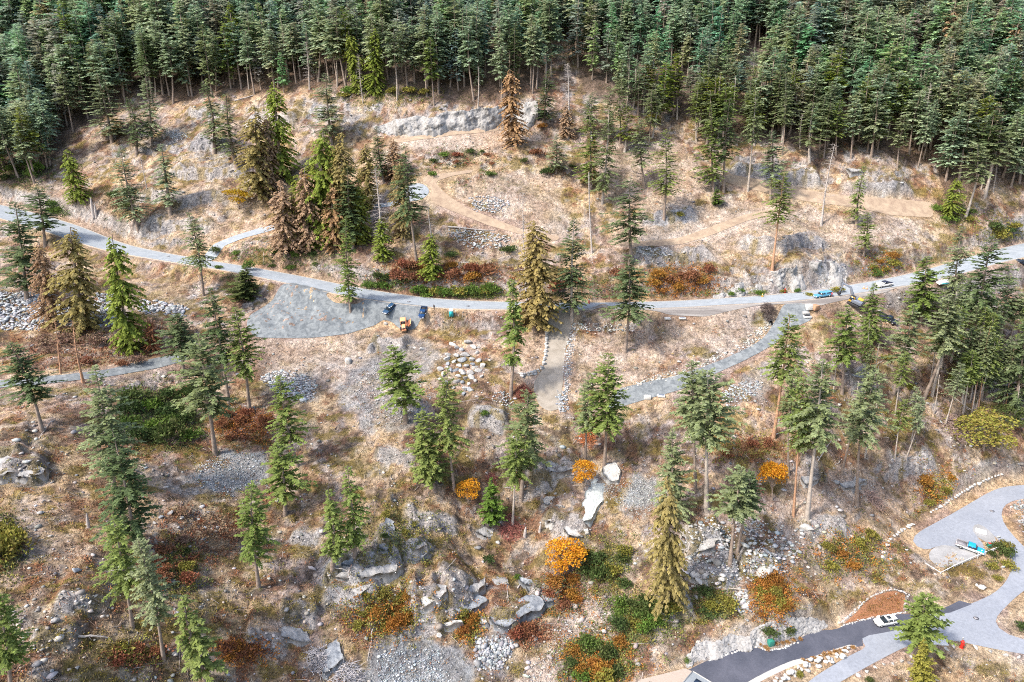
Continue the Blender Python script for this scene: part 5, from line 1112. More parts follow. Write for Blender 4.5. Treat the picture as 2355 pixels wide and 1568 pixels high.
#            grass deb rock grav dirt red  for moss
x, y, z, wp, rg = scatter(75000, [.03, .20, .34, .22, .05, .05, .03, .05], seed=21)
s = np.clip(np.exp(rg.normal(-1.5, .6, len(x))), .09, 1.0) * np.where(wp[T_GRAV] > .4, .6, 1)
rocks_obj(x, y, z, s, greys(len(x), rg), 'loose_rock', 'loose stones strewn over the slope', rg=rg)
def inpoly(poly, n, seed):
    p = world_poly(poly, cast); rg = np.random.default_rng(seed); a = p.min(0); b = p.max(0); q_ = rg.uniform(a, b, (n * 4, 2)); q_ = q_[pdist(p, q_[:, 0], q_[:, 1]) < rg.normal(0, .5, len(q_))][:n]; return q_[:, 0], q_[:, 1], rg, p
HEAPS = [
 ([(-20,670),(100,674),(125,690),(118,740),(70,760),(20,757),(-20,750)],1150,.42,'rock_heap','heap of blue-white broken rock at the left edge',(.42,.44,.48),(.68,.69,.72)),
 ([(120,700),(165,698),(215,690),(215,745),(165,752),(125,752)],560,.4,'rock_heap','patch of broken rock between two brown cedars',(.40,.42,.46),(.64,.65,.68)),
 ([(212,675),(270,676),(272,745),(215,752)],420,.42,'rock_heap','heap of blue-white broken rock between the two tall cedars',(.42,.44,.48),(.68,.69,.72)),
 ([(318,690),(360,690),(400,702),(430,708),(426,728),(400,730),(370,718),(322,720)],260,.55,'rock_heap','heap of larger white rocks left of the gravel lot',(.46,.47,.50),(.72,.72,.73)),
 ([(598,868),(640,850),(700,862),(728,880),(722,915),(700,928),(650,910)],900,.33,'rock_heap','fan of pale broken rock on the slope below the gravel lot',(.46,.47,.49),(.72,.72,.72)),
 ([(1425,893),(1500,866),(1600,840),(1690,802),(1735,765),(1762,733),(1778,740),(1745,785),(1700,806),(1600,850),(1540,868),(1480,880),(1430,900)],1500,.30,'rock_lining','pale stone lining along the upper side of the gravel track',(.50,.48,.45),(.74,.72,.68)),
 ([(1310,742),(1326,742),(1318,790),(1308,850),(1306,905),(1298,905),(1298,850),(1304,790)],420,.26,'rock_lining','white stone lining on the right side of the driveway',(.46,.46,.47),(.72,.72,.72)),
 ([(1284,895),(1300,900),(1308,940),(1290,948),(1278,920)],170,.28,'rock_lining','blue-grey stones at the foot of the driveway',(.38,.41,.45),(.56,.58,.62)),
 ([(1022,530),(1080,528),(1175,548),(1172,566),(1090,572),(1040,552)],520,.33,'rock_heap','bank of pale broken rock above the hedge',(.46,.46,.46),(.70,.70,.69)),
 ([(1078,454),(1130,450),(1172,468),(1150,490),(1100,484)],360,.33,'rock_heap','patch of white broken rock in the clearing',(.46,.47,.50),(.72,.72,.74)),
 ([(1655,905),(1700,880),(1755,876),(1742,905),(1695,925),(1668,940)],520,.24,'rock_heap','fan of bluish crushed stone beside the gravel track',(.44,.47,.50),(.66,.68,.70)),
 ([(1312,742),(1380,748),(1460,752),(1455,762),(1330,760)],260,.26,'rock_lining','stony bank between the road and the cleared lot',(.46,.46,.46),(.70,.70,.69)),
 ([(385,300),(420,302),(440,318),(400,326)],200,.3,'rock_heap','patch of pale crushed rock at the top of the left knoll',(.44,.46,.48),(.64,.66,.68)),
 ([(1462,575),(1500,570),(1540,578),(1545,592),(1480,596)],200,.33,'rock_heap','white stones on the slope left of the rock cut',(.50,.50,.50),(.74,.74,.73)),
 ([(1575,1215),(1700,1190),(1860,1210),(1800,1330),(1640,1345),(1565,1320)],620,.40,'rock_scree','pale scree between the ochre cedar and the tall firs',(.42,.43,.44),(.70,.69,.68)),
 ([(1385,1120),(1460,1090),(1515,1100),(1520,1150),(1480,1195),(1425,1165)],1300,.13,'rock_scree','fine grey stone fan right of the rock chute',(.42,.42,.41),(.58,.58,.57)),
 ([(1130,905),(1170,905),(1185,930),(1150,935)],90,.3,'rock_heap','white stones at the foot of the slim fir',(.46,.46,.47),(.70,.70,.70)),
 ([(1095,1475),(1170,1460),(1180,1500),(1140,1545),(1090,1530)],420,.36,'rock_scree','blocky grey scree at the bottom centre',(.40,.42,.45),(.66,.66,.67)),
 ([(870,1500),(1010,1490),(1040,1590),(870,1600)],900,.16,'rock_scree','blue-white gravel patch at the bottom centre left',(.42,.46,.50),(.66,.70,.73)),
 ([(440,1080),(520,1040),(598,1044),(598,1096),(530,1140),(458,1126)],1100,.15,'rock_scree','blue-grey gravel patch left of centre',(.38,.42,.46),(.60,.64,.67)),
 ([(1335,1362),(1400,1372),(1402,1455),(1330,1472),(1290,1500),(1280,1600),(1175,1600),(1235,1510),(1290,1430)],1500,.13,'rock_scree','pinkish pale gravel slope below the maple',(.46,.42,.39),(.66,.61,.57)),
 ([(800,900),(860,840),(900,800),(960,840),(1000,900),(930,985),(850,960)],900,.2,'rock_scree','grey stones on the gravel slope below the dumper',(.42,.42,.43),(.64,.64,.64)),
 ([(2328,1160),(2354,1148),(2420,1150),(2420,1230),(2354,1225)],500,.33,'rock_heap','grey rock heap inside the road bend at the right edge',(.36,.37,.38),(.58,.58,.58)),
 ([(1700,1350),(1712,1345),(1720,1400),(1690,1410),(1680,1370)],120,.4,'rock_heap','pale rocks between the two green thickets at lower right',(.5,.5,.5),(.74,.74,.74)),
]
for k_, (poly, n, sz, nm, lb, ca_, cb_) in enumerate(HEAPS):
    x, y, rg, p = inpoly(poly, n, 300 + k_); s = sz * np.exp(rg.normal(0, .35, len(x))); dd = -pdist(p, x, y); z = ground(x, y) + np.clip(dd, 0, 3) * sz * .25 * rg.random(len(x))
    rocks_obj(x, y, z, s, greys(len(x), rg, tuple(q * .72 for q in ca_), tuple(q * .78 for q in cb_), tuple(q * .42 for q in ca_), .04), nm, lb, 'broken rock', rg=rg, sub=I1)
# sticks
def sticks_mesh(x, y, z, L, r, az, el, colr, name, mat='stick', lift=.1):
    n = len(x); d = np.stack([np.cos(az) * np.cos(el), np.sin(az) * np.cos(el), np.sin(el)], 1); c = np.stack([x, y, z + lift], 1); a = np.cross(d, [0, 0, 1.0]); a = norm(a); b = np.cross(d, a)
    V = []
    for e_ in (-.5, .5):
        for th in (0, 2.09, 4.19): V.append(c + d * (L * e_)[:, None] + (a * math.cos(th) + b * math.sin(th)) * (r * (1.2 if e_ < 0 else .6))[:, None])
    V = np.stack(V, 1).reshape(-1, 3); q_ = np.array([(0, 1, 4, 3), (1, 2, 5, 4), (2, 0, 3, 5)]); Q = (q_[None] + (np.arange(n) * 6)[:, None, None]).reshape(-1, 4)
    return mk(name, V, Q=Q, mat=M[mat], colr=np.repeat(colr, 6, 0))
x, y, z, wp, rg = scatter(52000, [.08, .42, .10, .03, .04, .12, .10, .04], seed=31)
n = len(x); pal = np.array([(.38,.33,.31),(.27,.21,.19),(.46,.41,.385),(.20,.14,.11),(.31,.19,.15)]); cc = pal[rg.integers(0, 5, n)] * rg.uniform(.75, 1.15, (n, 1))
gxs = bil(gx, gy, dzx, x, y); gys = bil(gx, gy, dzy, x, y); az = rg.random(n) * 6.28; el = np.arctan(gxs * np.cos(az) + gys * np.sin(az)) + rg.normal(0, .12, n)
tag(sticks_mesh(x, y, z, np.exp(rg.normal(.35, .55, n)), rg.uniform(.025, .07, n), az, el, cc, 'fallen_branch'), 'cut branches and twigs littering the cleared slope', 'branches', kind='stuff')
# dry grass tufts
x, y, z, wp, rg = scatter(80000, [.60, .16, .06, .04, .40, .25, .02, .25], seed=41)
def tufts(x, y, z, s, colr, name, rg, blades=6, spread=.6, wide=.12):
    n = len(x); m = n * blades; X = np.repeat(x, blades) + rg.normal(0, 1, m) * np.repeat(s, blades) * spread; Y = np.repeat(y, blades) + rg.normal(0, 1, m) * np.repeat(s, blades) * spread
    Z = ground(X, Y) - .04; S_ = np.repeat(s, blades) * rg.uniform(.6, 1.3, m); az = rg.random(m) * 6.28; le = rg.uniform(.1, .9, m)
    b = np.stack([X, Y, Z], 1); tip = b + np.stack([np.cos(az) * le * S_, np.sin(az) * le * S_, S_], 1); sd = np.stack([-np.sin(az), np.cos(az), 0 * az], 1) * (S_ * wide + .03)[:, None]
    V = np.stack([b - sd, b + sd, tip], 1).reshape(-1, 3); T = np.arange(m * 3).reshape(m, 3); C = np.repeat(np.repeat(colr, blades, 0) * rg.uniform(.75, 1.25, (m, 1)), 3, 0)
    return mk(name, V, T=T, mat=M['herb'], colr=np.clip(C, 0, .9))
pal = np.array([(.44,.34,.215),(.36,.26,.16),(.50,.41,.28),(.29,.19,.11),(.24,.20,.08),(.33,.22,.135)]); cc = pal[rg.integers(0, 6, len(x))]
jg, ig = widx(x, y); cc = COL[jg, ig] * .62 + cc * .38 * (.55 + .9 * np.clip(wp[T_GRASS], 0, 1))[:, None]; cc = cc * rg.uniform(.85, 1.3, (len(x), 1))
tag(tufts(x, y, z, rg.uniform(.22, .55, len(x)), cc, 'dry_grass', rg), 'dry tan grass covering the open ground', 'grass', kind='stuff')
# low herb and moss clumps
def clumps(x, y, s, colr, name, label, rg, leaves=14, leaf=.3, mat='herb', cat='undergrowth'):
    n = len(x); m = n * leaves; d = norm(rg.normal(0, 1, (m, 3))); d[:, 2] = np.abs(d[:, 2]); S_ = np.repeat(s, leaves)[:, None]
    c = np.stack([np.repeat(x, leaves), np.repeat(y, leaves), np.repeat(ground(x, y), leaves)], 1) + d * S_ * np.array([1, 1, .6]) * rg.uniform(.4, 1.05, (m, 1)); dd = norm(d * .6 + rg.normal(0, .7, (m, 3))); w_ = rg.normal(0, 1, (m, 3)); w_ = norm(w_ - (w_ * dd).sum(1)[:, None] * dd)
    B = Buf(); l = rg.uniform(.6, 1.2, m) * np.clip(S_[:, 0] * leaf * 1.6, .14, .5); quads(B, c, dd, w_, l, l * .6, np.repeat(colr, leaves, 0) * rg.uniform(.65, 1.3, (m, 1)))
    return tag(B.obj(name, M[mat]), label, cat, kind='stuff')
x, y, z, wp, rg = scatter(62000, [.12, .10, .08, .02, .08, .85, .25, .55], seed=51)
n = len(x); pr = np.array([(.30,.13,.07),(.33,.18,.09),(.26,.15,.09),(.34,.14,.06)]); pg = np.array([(.18,.18,.05),(.30,.22,.12),(.30,.23,.08),(.28,.19,.12),(.24,.165,.12)])
isr = rg.random(n) < np.clip(wp[T_RED] * 1.1 + .18, 0, .9); cc = np.where(isr[:, None], pr[rg.integers(0, 4, n)], pg[rg.integers(0, 5, n)]); cc = np.where((wp[T_MOSS] > .4)[:, None], np.array([.20,.16,.04]) * rg.uniform(.8, 1.3, (n, 1)), cc)
clumps(x, y, rg.uniform(.3, .8, n), cc, 'undergrowth', 'low brown and olive undergrowth between the rocks', rg)
# ------------------------------------------------------------------ shrubs
BUV = []
for i in range(6):
    TB, B = bushmesh(70 + i, n=520, leaf=.2, lump=6 + i % 3, tall=[.8, 1.0, .7, .9, 1.2, .75][i])
    a = TB.obj('stems', None); b = B.obj('foliage', None); BUV.append((a.data, b.data)); bpy.data.objects.remove(a); bpy.data.objects.remove(b)
def shrub(u, v, wpx, mat, label, group, name='shrub', hs=1.0, cat='shrub'):
    x, y, z = wz((u, v)); s = wpx * mpp(x, y, z) / 2; r = empty(name, (x, y, z - .05), (0, 0, 0)); r.scale = (s, s, s * hs); k = random.randrange(6); rz = random.random() * 6.28
    inst('stems', matcopy(BUV[k][0], M['bark']), r, rot=(0, 0, rz)); inst('foliage', matcopy(BUV[k][1], M[mat]), r, rot=(0, 0, rz)); return tag(r, label, cat, group)
CL = [  # n, pixel region (u0,v0,u1,v1), width range, materials, label
 (17,(955,670,1152,684),(28,36),['sh_green','sh_olive','sh_green'],'yellow-green bush in the hedge along the upper side of the road','hedge bushes'),
 (8,(848,636,940,668),(22,34),['sh_dark','sh_green'],'dark green bush beside the road left of the hedge','roadside bushes left of the hedge'),
 (16,(890,612,1150,655),(26,44),['sh_red','sh_red','sh_orange'],'red-brown bush on the bank above the hedge','red bushes above the hedge'),
 (7,(1265,640,1480,690),(20,34),['sh_dark','sh_green','sh_red'],'dark bush behind the firs at the middle of the road','bushes behind the roadside firs'),
 (15,(1500,625,1640,682),(20,34),['sh_orange','sh_red','sh_orange'],'orange-red bush left of the long rock cut','orange bushes by the rock cut'),
 (12,(1650,672,1960,684),(14,26),['sh_green','sh_green','sh_olive'],'green bush at the foot of the rock cut','bushes at the foot of the rock cut'),
 (14,(480,570,760,640),(12,26),['sh_green','sh_dark','sh_green'],'small green bush between the side road and the main road','bushes between the two roads'),
 (5,(116,478,150,500),(14,26),['sh_green'],'bright green bush on the bare dirt above the road at left','green bushes above the road at left'),
 (11,(990,350,1140,410),(12,24),['sh_dark','sh_green','sh_red'],'low bush in the middle of the clearing','bushes in the clearing'),
 (24,(290,905,450,1018),(40,60),['sh_dark','sh_dark','sh_green'],'dark green bush of the big thicket left of centre','bushes of the dark thicket'),
 (10,(505,950,620,1015),(22,36),['sh_red','sh_orange','sh_red'],'rust-red bush around the bare trunks left of centre','rust-red bushes left of centre'),
 (12,(350,1265,450,1350),(26,44),['sh_olive','sh_dark','sh_red'],'olive and rust bush beside the leaning fir','bushes beside the leaning fir'),
 (9,(400,1170,560,1260),(22,40),['sh_tan','sh_red','sh_tan'],'brown bush on the lower left slope','brown bushes on the lower left slope'),
 (18,(820,1370,955,1450),(24,38),['sh_orange','sh_olive','sh_orange','sh_olive'],'orange and yellow-green bush left of the bottom ledges','orange bushes left of the ledges'),
 (7,(1050,1410,1100,1460),(18,28),['sh_olive','sh_orange'],'yellow-green bush between the white ledge and the dark slab','bushes between the ledges'),
 (5,(1178,1440,1245,1472),(22,32),['sh_red'],'dark red bush under the big dark slab','red bushes under the slab'),
 (22,(1310,1475,1440,1575),(30,46),['sh_dark','sh_orange','sh_green','sh_olive'],'green and orange bush at the bottom right of centre','bushes at the bottom right of centre'),
 (12,(1350,1262,1442,1352),(28,44),['sh_dark','sh_olive'],'dark bush below and right of the orange maple','dark bushes round the maple'),
 (9,(1255,1325,1340,1402),(24,36),['sh_red','sh_orange','sh_dark'],'rusty bush on the left below the orange maple','rusty bushes below the maple'),
 (16,(1410,1380,1550,1455),(30,48),['sh_dark','sh_olive','sh_green'],'green bush of the thicket above the dark road','bushes above the dark road'),
 (8,(1610,1365,1680,1420),(26,40),['sh_dark','sh_olive'],'olive bush under the long fallen log','bushes under the fallen log'),
 (14,(1735,1325,1810,1415),(24,38),['sh_orange','sh_olive','sh_orange'],'bright orange bush on the bank above the dark road','orange bushes above the dark road'),
 (12,(1880,1235,2030,1310),(20,34),['sh_olive','sh_dark','sh_orange'],'rounded bush left of the white fence','bushes left of the fence'),
 (7,(2120,1095,2190,1165),(18,30),['sh_orange','sh_olive'],'orange bush on the bank above the parking area','bushes above the parking area'),
 (10,(2278,1258,2322,1335),(20,34),['sh_dark','sh_olive'],'dark olive bush inside the road bend','bushes inside the road bend'),
 (6,(2150,470,2245,515),(22,36),['sh_olive','sh_green'],'olive bush at the foot of the right-hand forest','bushes at the foot of the right-hand forest'),
 (8,(2255,510,2354,560),(24,38),['sh_dark','sh_olive'],'dark bush above the road at the right edge','bushes above the road at right'),
 (6,(-10,1205,40,1305),(50,70),['sh_dark','sh_olive'],'large dark bush at the left edge of the lower slope','large bushes at the left edge'),
 (8,(500,1480,605,1518),(18,28),['sh_red','sh_orange'],'bright rust-red bush near the bottom at left','rust-red bushes near the bottom'),
 (6,(255,1490,360,1525),(22,32),['sh_red','sh_olive'],'brown-green bush near the foot of the leaning fir','bushes near the foot of the leaning fir'),
 (8,(10,385,110,425),(22,34),['sh_green','sh_dark'],'bright green bush under the forest edge at far left','bushes under the far left forest'),
 (9,(780,205,1000,240),(20,32),['sh_olive','sh_green'],'yellow-green bush under the forest edge above the rock wall','bushes above the rock wall'),
 (6,(245,440,300,490),(20,32),['sh_dark','sh_tan'],'grey-green bush behind the pale fir on the left knoll','bushes on the left knoll'),
 (16,(40,765,420,850),(24,44),['sh_red','sh_tan','sh_red'],'reddish brown bush in the brush below the rock heap','brush below the rock heap'),
 (10,(1990,590,2060,650),(16,28),['sh_orange','sh_olive','sh_green'],'autumn-coloured bush above the road right of the rock cut','bushes right of the rock cut'),
 (6,(1640,1000,1800,1060),(16,26),['sh_olive','sh_red'],'small bush among the bare trunks at right','bushes among the bare trunks'),
 (8,(850,1170,1000,1290),(14,24),['sh_dark','sh_olive'],'small dark bush on the mossy knoll','small bushes on the mossy knoll'),
 (8,(2000,800,2300,1050),(20,34),['sh_tan','sh_olive'],'twiggy bush in the logging debris at right','bushes in the logging debris'),
]
rb = np.random.default_rng(55)
TOT = sum(q[0] for q in CL)
HERB = {'sh_green': (.13,.18,.05), 'sh_dark': (.10,.12,.05), 'sh_olive': (.20,.19,.045), 'sh_orange': (.36,.15,.035), 'sh_red': (.22,.09,.05), 'sh_tan': (.25,.18,.12)}
ex_, ey_, es_, ec_ = [], [], [], []
for n, (u0, v0, u1, v1), (a, b), mats, lb, gp in CL:
    m_ = int(n * 42); uu = rb.normal((u0 + u1) / 2, (u1 - u0) * .33, m_); vv = rb.normal((v0 + v1) / 2, (v1 - v0) * .36 + 1, m_); X_, Y_, Z_ = cast(uu, vv); jj, ii = widx(X_, Y_); kk = flat[jj, ii] < .3; mm = rb.integers(0, len(mats), m_)
    ex_.append(X_[kk]); ey_.append(Y_[kk]); es_.append(rb.uniform(.45, 1.2, m_)[kk]); ec_.append((np.array([HERB[q] for q in mats])[mm] * rb.uniform(.8, 1.2, (m_, 1)))[kk])
    n = max(3, int(round(n * .68))); a *= 1.25; b *= 1.35
    k = 0; cols_ = max(1, int(round(math.sqrt(n * (u1 - u0) / (v1 - v0 + 1) / 1.6)))) if v1 - v0 > 18 else n; rows_ = math.ceil(n / cols_)
    for i in range(n):
        cu, cv = i % cols_, i // cols_
        u = u0 + (cu + .5 + rb.uniform(-.45, .45)) / cols_ * (u1 - u0); v = v0 + (cv + .5 + rb.uniform(-.45, .45)) / rows_ * (v1 - v0)
        shrub(u, v, rb.uniform(a, b), mats[int(rb.integers(len(mats)))], lb, gp, hs=rb.uniform(.8, 1.25))
clumps(np.concatenate(ex_), np.concatenate(ey_), np.concatenate(es_), np.concatenate(ec_), 'thicket', 'low green, orange and red thicket growing between the shrubs', rb, leaves=16, leaf=.28)
for u, v, wd, mt, lb in [(1235,358,40,'sh_red','large red and green shrub beside the bluish fir in the clearing'),(1256,402,38,'sh_dark','dark green shrub with red edges in the middle of the clearing'),(1083,356,24,'sh_dark','round green shrub below the grassy terrace'),(1118,358,20,'sh_red','small reddish shrub below the grassy terrace'),
 (1205,375,24,'sh_dark','flat dark shrub beside the white stones in the clearing'),(1128,405,30,'sh_green','taller green shrub in the middle of the clearing'),(1315,385,18,'sh_dark','small dark shrub at the right of the clearing'),(1245,296,28,'sh_orange','rust-red shrub at the right end of the rock wall'),(1501,286,42,'sh_olive','tall olive shrub at the forest edge right of the dense pair'),
 (1562,498,26,'sh_olive','small yellow shrub on the slope below the thin yellowish fir'),(1169,580,44,'sh_dark','wide dark shrub right of the bank of pale rock'),(1037,590,34,'sh_dark','dark shrub left of the bank of pale rock'),(1113,955,26,'sh_green','green shrub with red edge beside the moss at the centre'),
 (1123,1290,34,'sh_dark','dark tufted shrub in the grass at the bottom centre'),(1190,1330,22,'sh_green','bright green shrub above the bottom ledges'),(1360,1500,24,'sh_green','green shrub left in the pale gravel slope'),(2090,1440,0,'sh_green','x'),(1999,1568,26,'sh_dark','dark round shrub below the row of white boulders'),
 (2348,1445,34,'sh_dark','dark round shrub on the right-hand lawn'),(1770,1458,46,'sh_dark','dark green shrub behind the green box'),(1812,1456,40,'sh_dark','dark green shrub right of the green box'),(1838,1553,26,'sh_olive','olive shrub in the strip of white boulders'),(1424,970,24,'sh_green','green shrub below the end of the gravel track'),(1580,1520,20,'sh_green','small bright green shrub left of the dark road')]:
    if wd: shrub(u, v, wd, mt, lb, 'single shrubs')
for p in [(1846,1520),(1859,1520),(1870,1515),(1884.6,1512),(1894,1506),(1906,1502),(1919.5,1500),(1932,1497),(1944,1493),(1960.5,1489)]: shrub(p[0], p[1], 14, 'sh_straw', 'orange ornamental grass clump in the row along the white kerb', 'ornamental grasses along the white kerb', 'ornamental_grass', 1.1, 'grass clump')
for p in [(1747,1482),(1759,1488),(1786,1480),(1798,1479),(1810,1477),(1824,1475),(1839,1470),(1764,1495)]: shrub(p[0], p[1], 14, 'sh_straw', 'orange ornamental grass clump on the island with the green box', 'ornamental grasses on the island', 'ornamental_grass', 1.1, 'grass clump')
# red planting bed
bed = world_poly([(1936,1436),(1996,1380),(2030,1364),(2052,1358),(2074,1363),(2086,1370),(2072,1398),(2082,1406),(2036,1413),(1969,1427)], cast)
sheet('planting_bed', bed, plain('bark_mulch', (.24,.11,.055), .95, var=.4, scale=4), .12, None, 1.0, 'red-brown mulched planting bed above the white car')
rg = np.random.default_rng(8); q_ = rg.uniform(bed.min(0), bed.max(0), (2500, 2)); q_ = q_[pdist(bed, q_[:, 0], q_[:, 1]) < -.5][:1100]; cc = np.array([(.26,.11,.05),(.30,.16,.06),(.20,.13,.05)])[rg.integers(0, 3, len(q_))]
clumps(q_[:, 0], q_[:, 1], rg.uniform(.25, .5, len(q_)), cc, 'bed_plants', 'low red-brown plants filling the planting bed', rg, 10, cat='ground cover')
# ------------------------------------------------------------------ fallen logs, stumps, brush piles
def log(a, b, r, label, mat='dead', name='fallen_log', group='fallen logs', lift=None):
    A = wz(a); B_ = wz(b); A = np.array(A) + (0, 0, r * .7); B_ = np.array(B_) + (0, 0, r * .7 if lift is None else lift); B = Buf(); rg = np.random.default_rng(int(a[0] * 7 + a[1])); n = 5
    c = [A + (B_ - A) * t + rg.normal(0, .12, 3) * (0 < t < 1) for t in np.linspace(0, 1, n + 1)]
    for i in range(n): V, Q = tube(c[i], c[i + 1], r * (1 - .12 * i), r * (1 - .12 * (i + 1)), 6); B.add(V, Q=Q)
    V, Q = tube(A, A - (B_ - A) * .01, r, r * .1, 6); B.add(V, Q=Q)
    for k in range(4): t = rg.uniform(.3, 1); p = A + (B_ - A) * t; V, Q = tube(p, p + rg.normal(0, .6, 3) + (0, 0, .5), .04, .015, 3); B.add(V, Q=Q)
    o = B.obj(name, M[mat]); return tag(o, label, 'log', group)
for a, b, r, lb, mt in [((1589,1350),(1716,1358),.34,'long straight fallen log above the olive bushes at lower right','bark_pale'),((1030,523),(1137,531),.34,'long pale log lying on the bank in the clearing','dead'),((540,233),(583,221),.4,'white log at the forest edge above the left knoll','dead'),
 ((180,1464),(252,1469),.22,'grey log in the dry grass at lower left','dead'),((2199,816),(2273,876),.22,'long log running down the debris near the right edge','dead'),((2156,886),(2246,956),.25,'longest log in the debris left of the yellow-green tree','bark_pale'),((1783,1000),(1829,979),.18,'log leaning against the orange-grey trunk','dead'),
 ((1190,1353),(1215,1327),.2,'forked grey log above the big dark slab','dead'),((1166,1346),(1168,1394),.12,'thin white bent stem lying on the big dark slab','dead'),((1281,1429),(1292,1402),.14,'pale log left of the pale gravel slope','dead'),((1988,858),(2030,830),.16,'log crossing below the grey rounded rock','dead'),
 ((1955,925),(1985,900),.18,'short log beside the tall firs at right','dead'),((2218,1030),(2250,950),.14,'thin upright dead pole in the debris','dead'),((2300,905),(2350,908),.16,'horizontal log at the right edge','dead'),((2090,930),(2130,905),.14,'slim log under the two leaning pale trunks','dead'),
 ((1950,1262),(1900,1220),.16,'dark rusty log left of the white boulder','bark_orange'),((1160,1122),(1192,1126),.16,'white log behind the pale straight trunk','dead'),((90,1010),(120,960),.1,'grey stick near the left-edge fir','dead'),((1880,1060),(1915,1005),.14,'pale log between the tall firs and the debris','dead'),((760,1300),(830,1325),.14,'grey log among the bottom left ledges','dead'),
 ((480,470),(510,488),.14,'white log on the left knoll below the golden maple','dead'),((860,1440),(845,1520),.14,'long grey branch in the bottom debris','dead'),((1740,1270),(1760,1240),.12,'short log in the pale scree','dead')]: log(a, b, r, lb, mt)
rl = np.random.default_rng(77)
for k in range(46):
    u = rl.uniform(1860, 2330); v = rl.uniform(800, 1060) if k < 30 else rl.uniform(1050, 1300)
    if k >= 30: u = rl.uniform(1560, 2040)
    dx, dy = rl.uniform(-34, 34), rl.uniform(-22, 22); log((u, v), (u + dx, v + dy), rl.uniform(.08, .17), 'thin grey log in the logging debris right of the centre', ['dead', 'bark_pale', 'bark'][k % 3], group='thin logs in the debris')
def brush(px, wpx, colr, label, n=130, hh=.5, name='brush_pile'):
    x, y, z = wz(px); s = wpx * mpp(x, y, z) / 2; rg = np.random.default_rng(int(px[0])); az = rg.random(n) * 6.28; rr = s * rg.random(n) ** .7 * .7; X = x + rr * np.cos(az); Y = y + rr * np.sin(az); Z = ground(X, Y) + hh * (1 - rr / s) * rg.random(n) * 1.6
    o = sticks_mesh(X, Y, Z, rg.uniform(.5, 1.1, n) * s * .8, rg.uniform(.03, .06, n), rg.random(n) * 6.28, rg.normal(.1, .3, n), np.array(colr) * rg.uniform(.7, 1.25, (n, 1)), name); return tag(o, label, 'brush pile', 'brush piles')
brush((1172,1215),74,(.34,.13,.11),'pile of dark red branches at the foot of the pale straight trunk', 260)
brush((1766,722),50,(.10,.075,.07),'dark heap of roots and branches below the road', 240, 1.4)
brush((2010,1150),64,(.42,.30,.26),'fan of cut brown branches below the rightmost tall fir', 220)
brush((1130,1105),40,(.40,.16,.13),'reddish twigs behind the bright green conifer', 120)
brush((2200,985),90,(.40,.30,.28),'wide spread of pinkish branches left of the yellow-green tree', 320)
brush((1205,870+35),60,(.22,.08,.06),'dark red-brown brush below the curved stone wall', 300, .8)
brush((735,1520),80,(.44,.42,.44),'grey branches spread at the bottom left of centre', 260)
brush((1350,1010),60,(.50,.19,.08),'orange-red branches under the firs at the end of the track', 200)
brush((800,1560),90,(.46,.44,.46),'pale grey branches along the bottom edge', 260)
brush((1640,1255),40,(.42,.22,.14),'rusty branches in the pale scree', 120)
def stump(px, hpx, r, label, mat='dead'):
    x, y, z = wz(px); h = hpx * mpp(x, y, z) * 1.05; B = Buf(); rg = np.random.default_rng(int(px[0])); V, Q = tube((0, 0, -.3), (.15, 0, h * .55), r * 1.2, r, 8); B.add(V, Q=Q); V, Q = tube((.15, 0, h * .55), (.3, 0, h), r, r * .35, 8); B.add(V, Q=Q); o = B.obj('tree_stump', M[mat]); o.location = (x, y, z); tag(o, label, 'tree stump', 'broken stumps')
stump((216,500),44,.55,'tall split grey stump above the road at left'); stump((222,500),30,.4,'shorter pale stump leaning on the tall split one'); stump((204,1213),38,.28,'grey broken post standing in the lower left slope')
stump((1206,1234),26,.35,'pale broken stump right of the red branches'); stump((1240,1222),20,.28,'bluish broken stump left of the rock chute'); stump((1630,1003),14,.3,'short stump near the stone fan')
# ------------------------------------------------------------------ vehicles, machines, people, small things
def paint(name, c, rough=.3, met=0.0): return plain(name, c, rough, met, var=.04, scale=2, spec=.5, coat=.3)
M['glass'] = plain('tinted_glass', (.02,.03,.04), .12, 0, var=.02, spec=.8)
M['tyre'] = plain('black_tyre', (.02,.02,.022), .9, var=.1); M['rim'] = plain('steel_rim', (.45,.46,.48), .4, .6, var=.05); M['chrome'] = plain('bright_metal', (.7,.7,.72), .25, .8, var=.03)
M['steel_grey'] = plain('grey_steel', (.26,.25,.27), .5, .1, var=.15); M['dark'] = plain('dark_metal', (.03,.03,.035), .6, var=.1); M['lamp'] = plain('headlamp_glass', (.8,.82,.85), .2, var=.02); M['red'] = plain('red_paint', (.6,.03,.02), .4, var=.05)
M['white'] = plain('white_paint', (.62,.62,.61), .5, var=.05); M['concrete'] = plain('pale_concrete', (.44,.43,.42), .85, var=.08)
def loft(st, close=True):
    """st: list of cross-sections, each a list of (x,y,z) with equal length"""
    V = np.array([p for s in st for p in s]); k = len(st[0]); Q = []
    for i in range(len(st) - 1):
        for j in range(k): Q.append((i * k + j, i * k + (j + 1) % k, (i + 1) * k + (j + 1) % k, (i + 1) * k + j))
    T = []
    if close:
        for b_, rev in ((0, False), ((len(st) - 1) * k, True)):
            for j in range(1, k - 1): T.append((b_, b_ + j, b_ + j + 1) if rev else (b_, b_ + j + 1, b_ + j))
    return V, np.array(Q), np.array(T)
def fixn(o):
    bm = bmesh.new(); bm.from_mesh(o.data); bmesh.ops.recalc_face_normals(bm, faces=bm.faces); bm.to_mesh(o.data); bm.free(); return o
def part(name, parent, V, Q=None, T=None, mat='white', bevel=0, smooth=False):
    o = fixn(mk(name, V, T=T, Q=Q, mat=M[mat] if isinstance(mat, str) else mat, parent=parent, smooth=smooth))
    if bevel:
        m = o.modifiers.new('bevel', 'BEVEL'); m.width = bevel; m.segments = 2
    return o
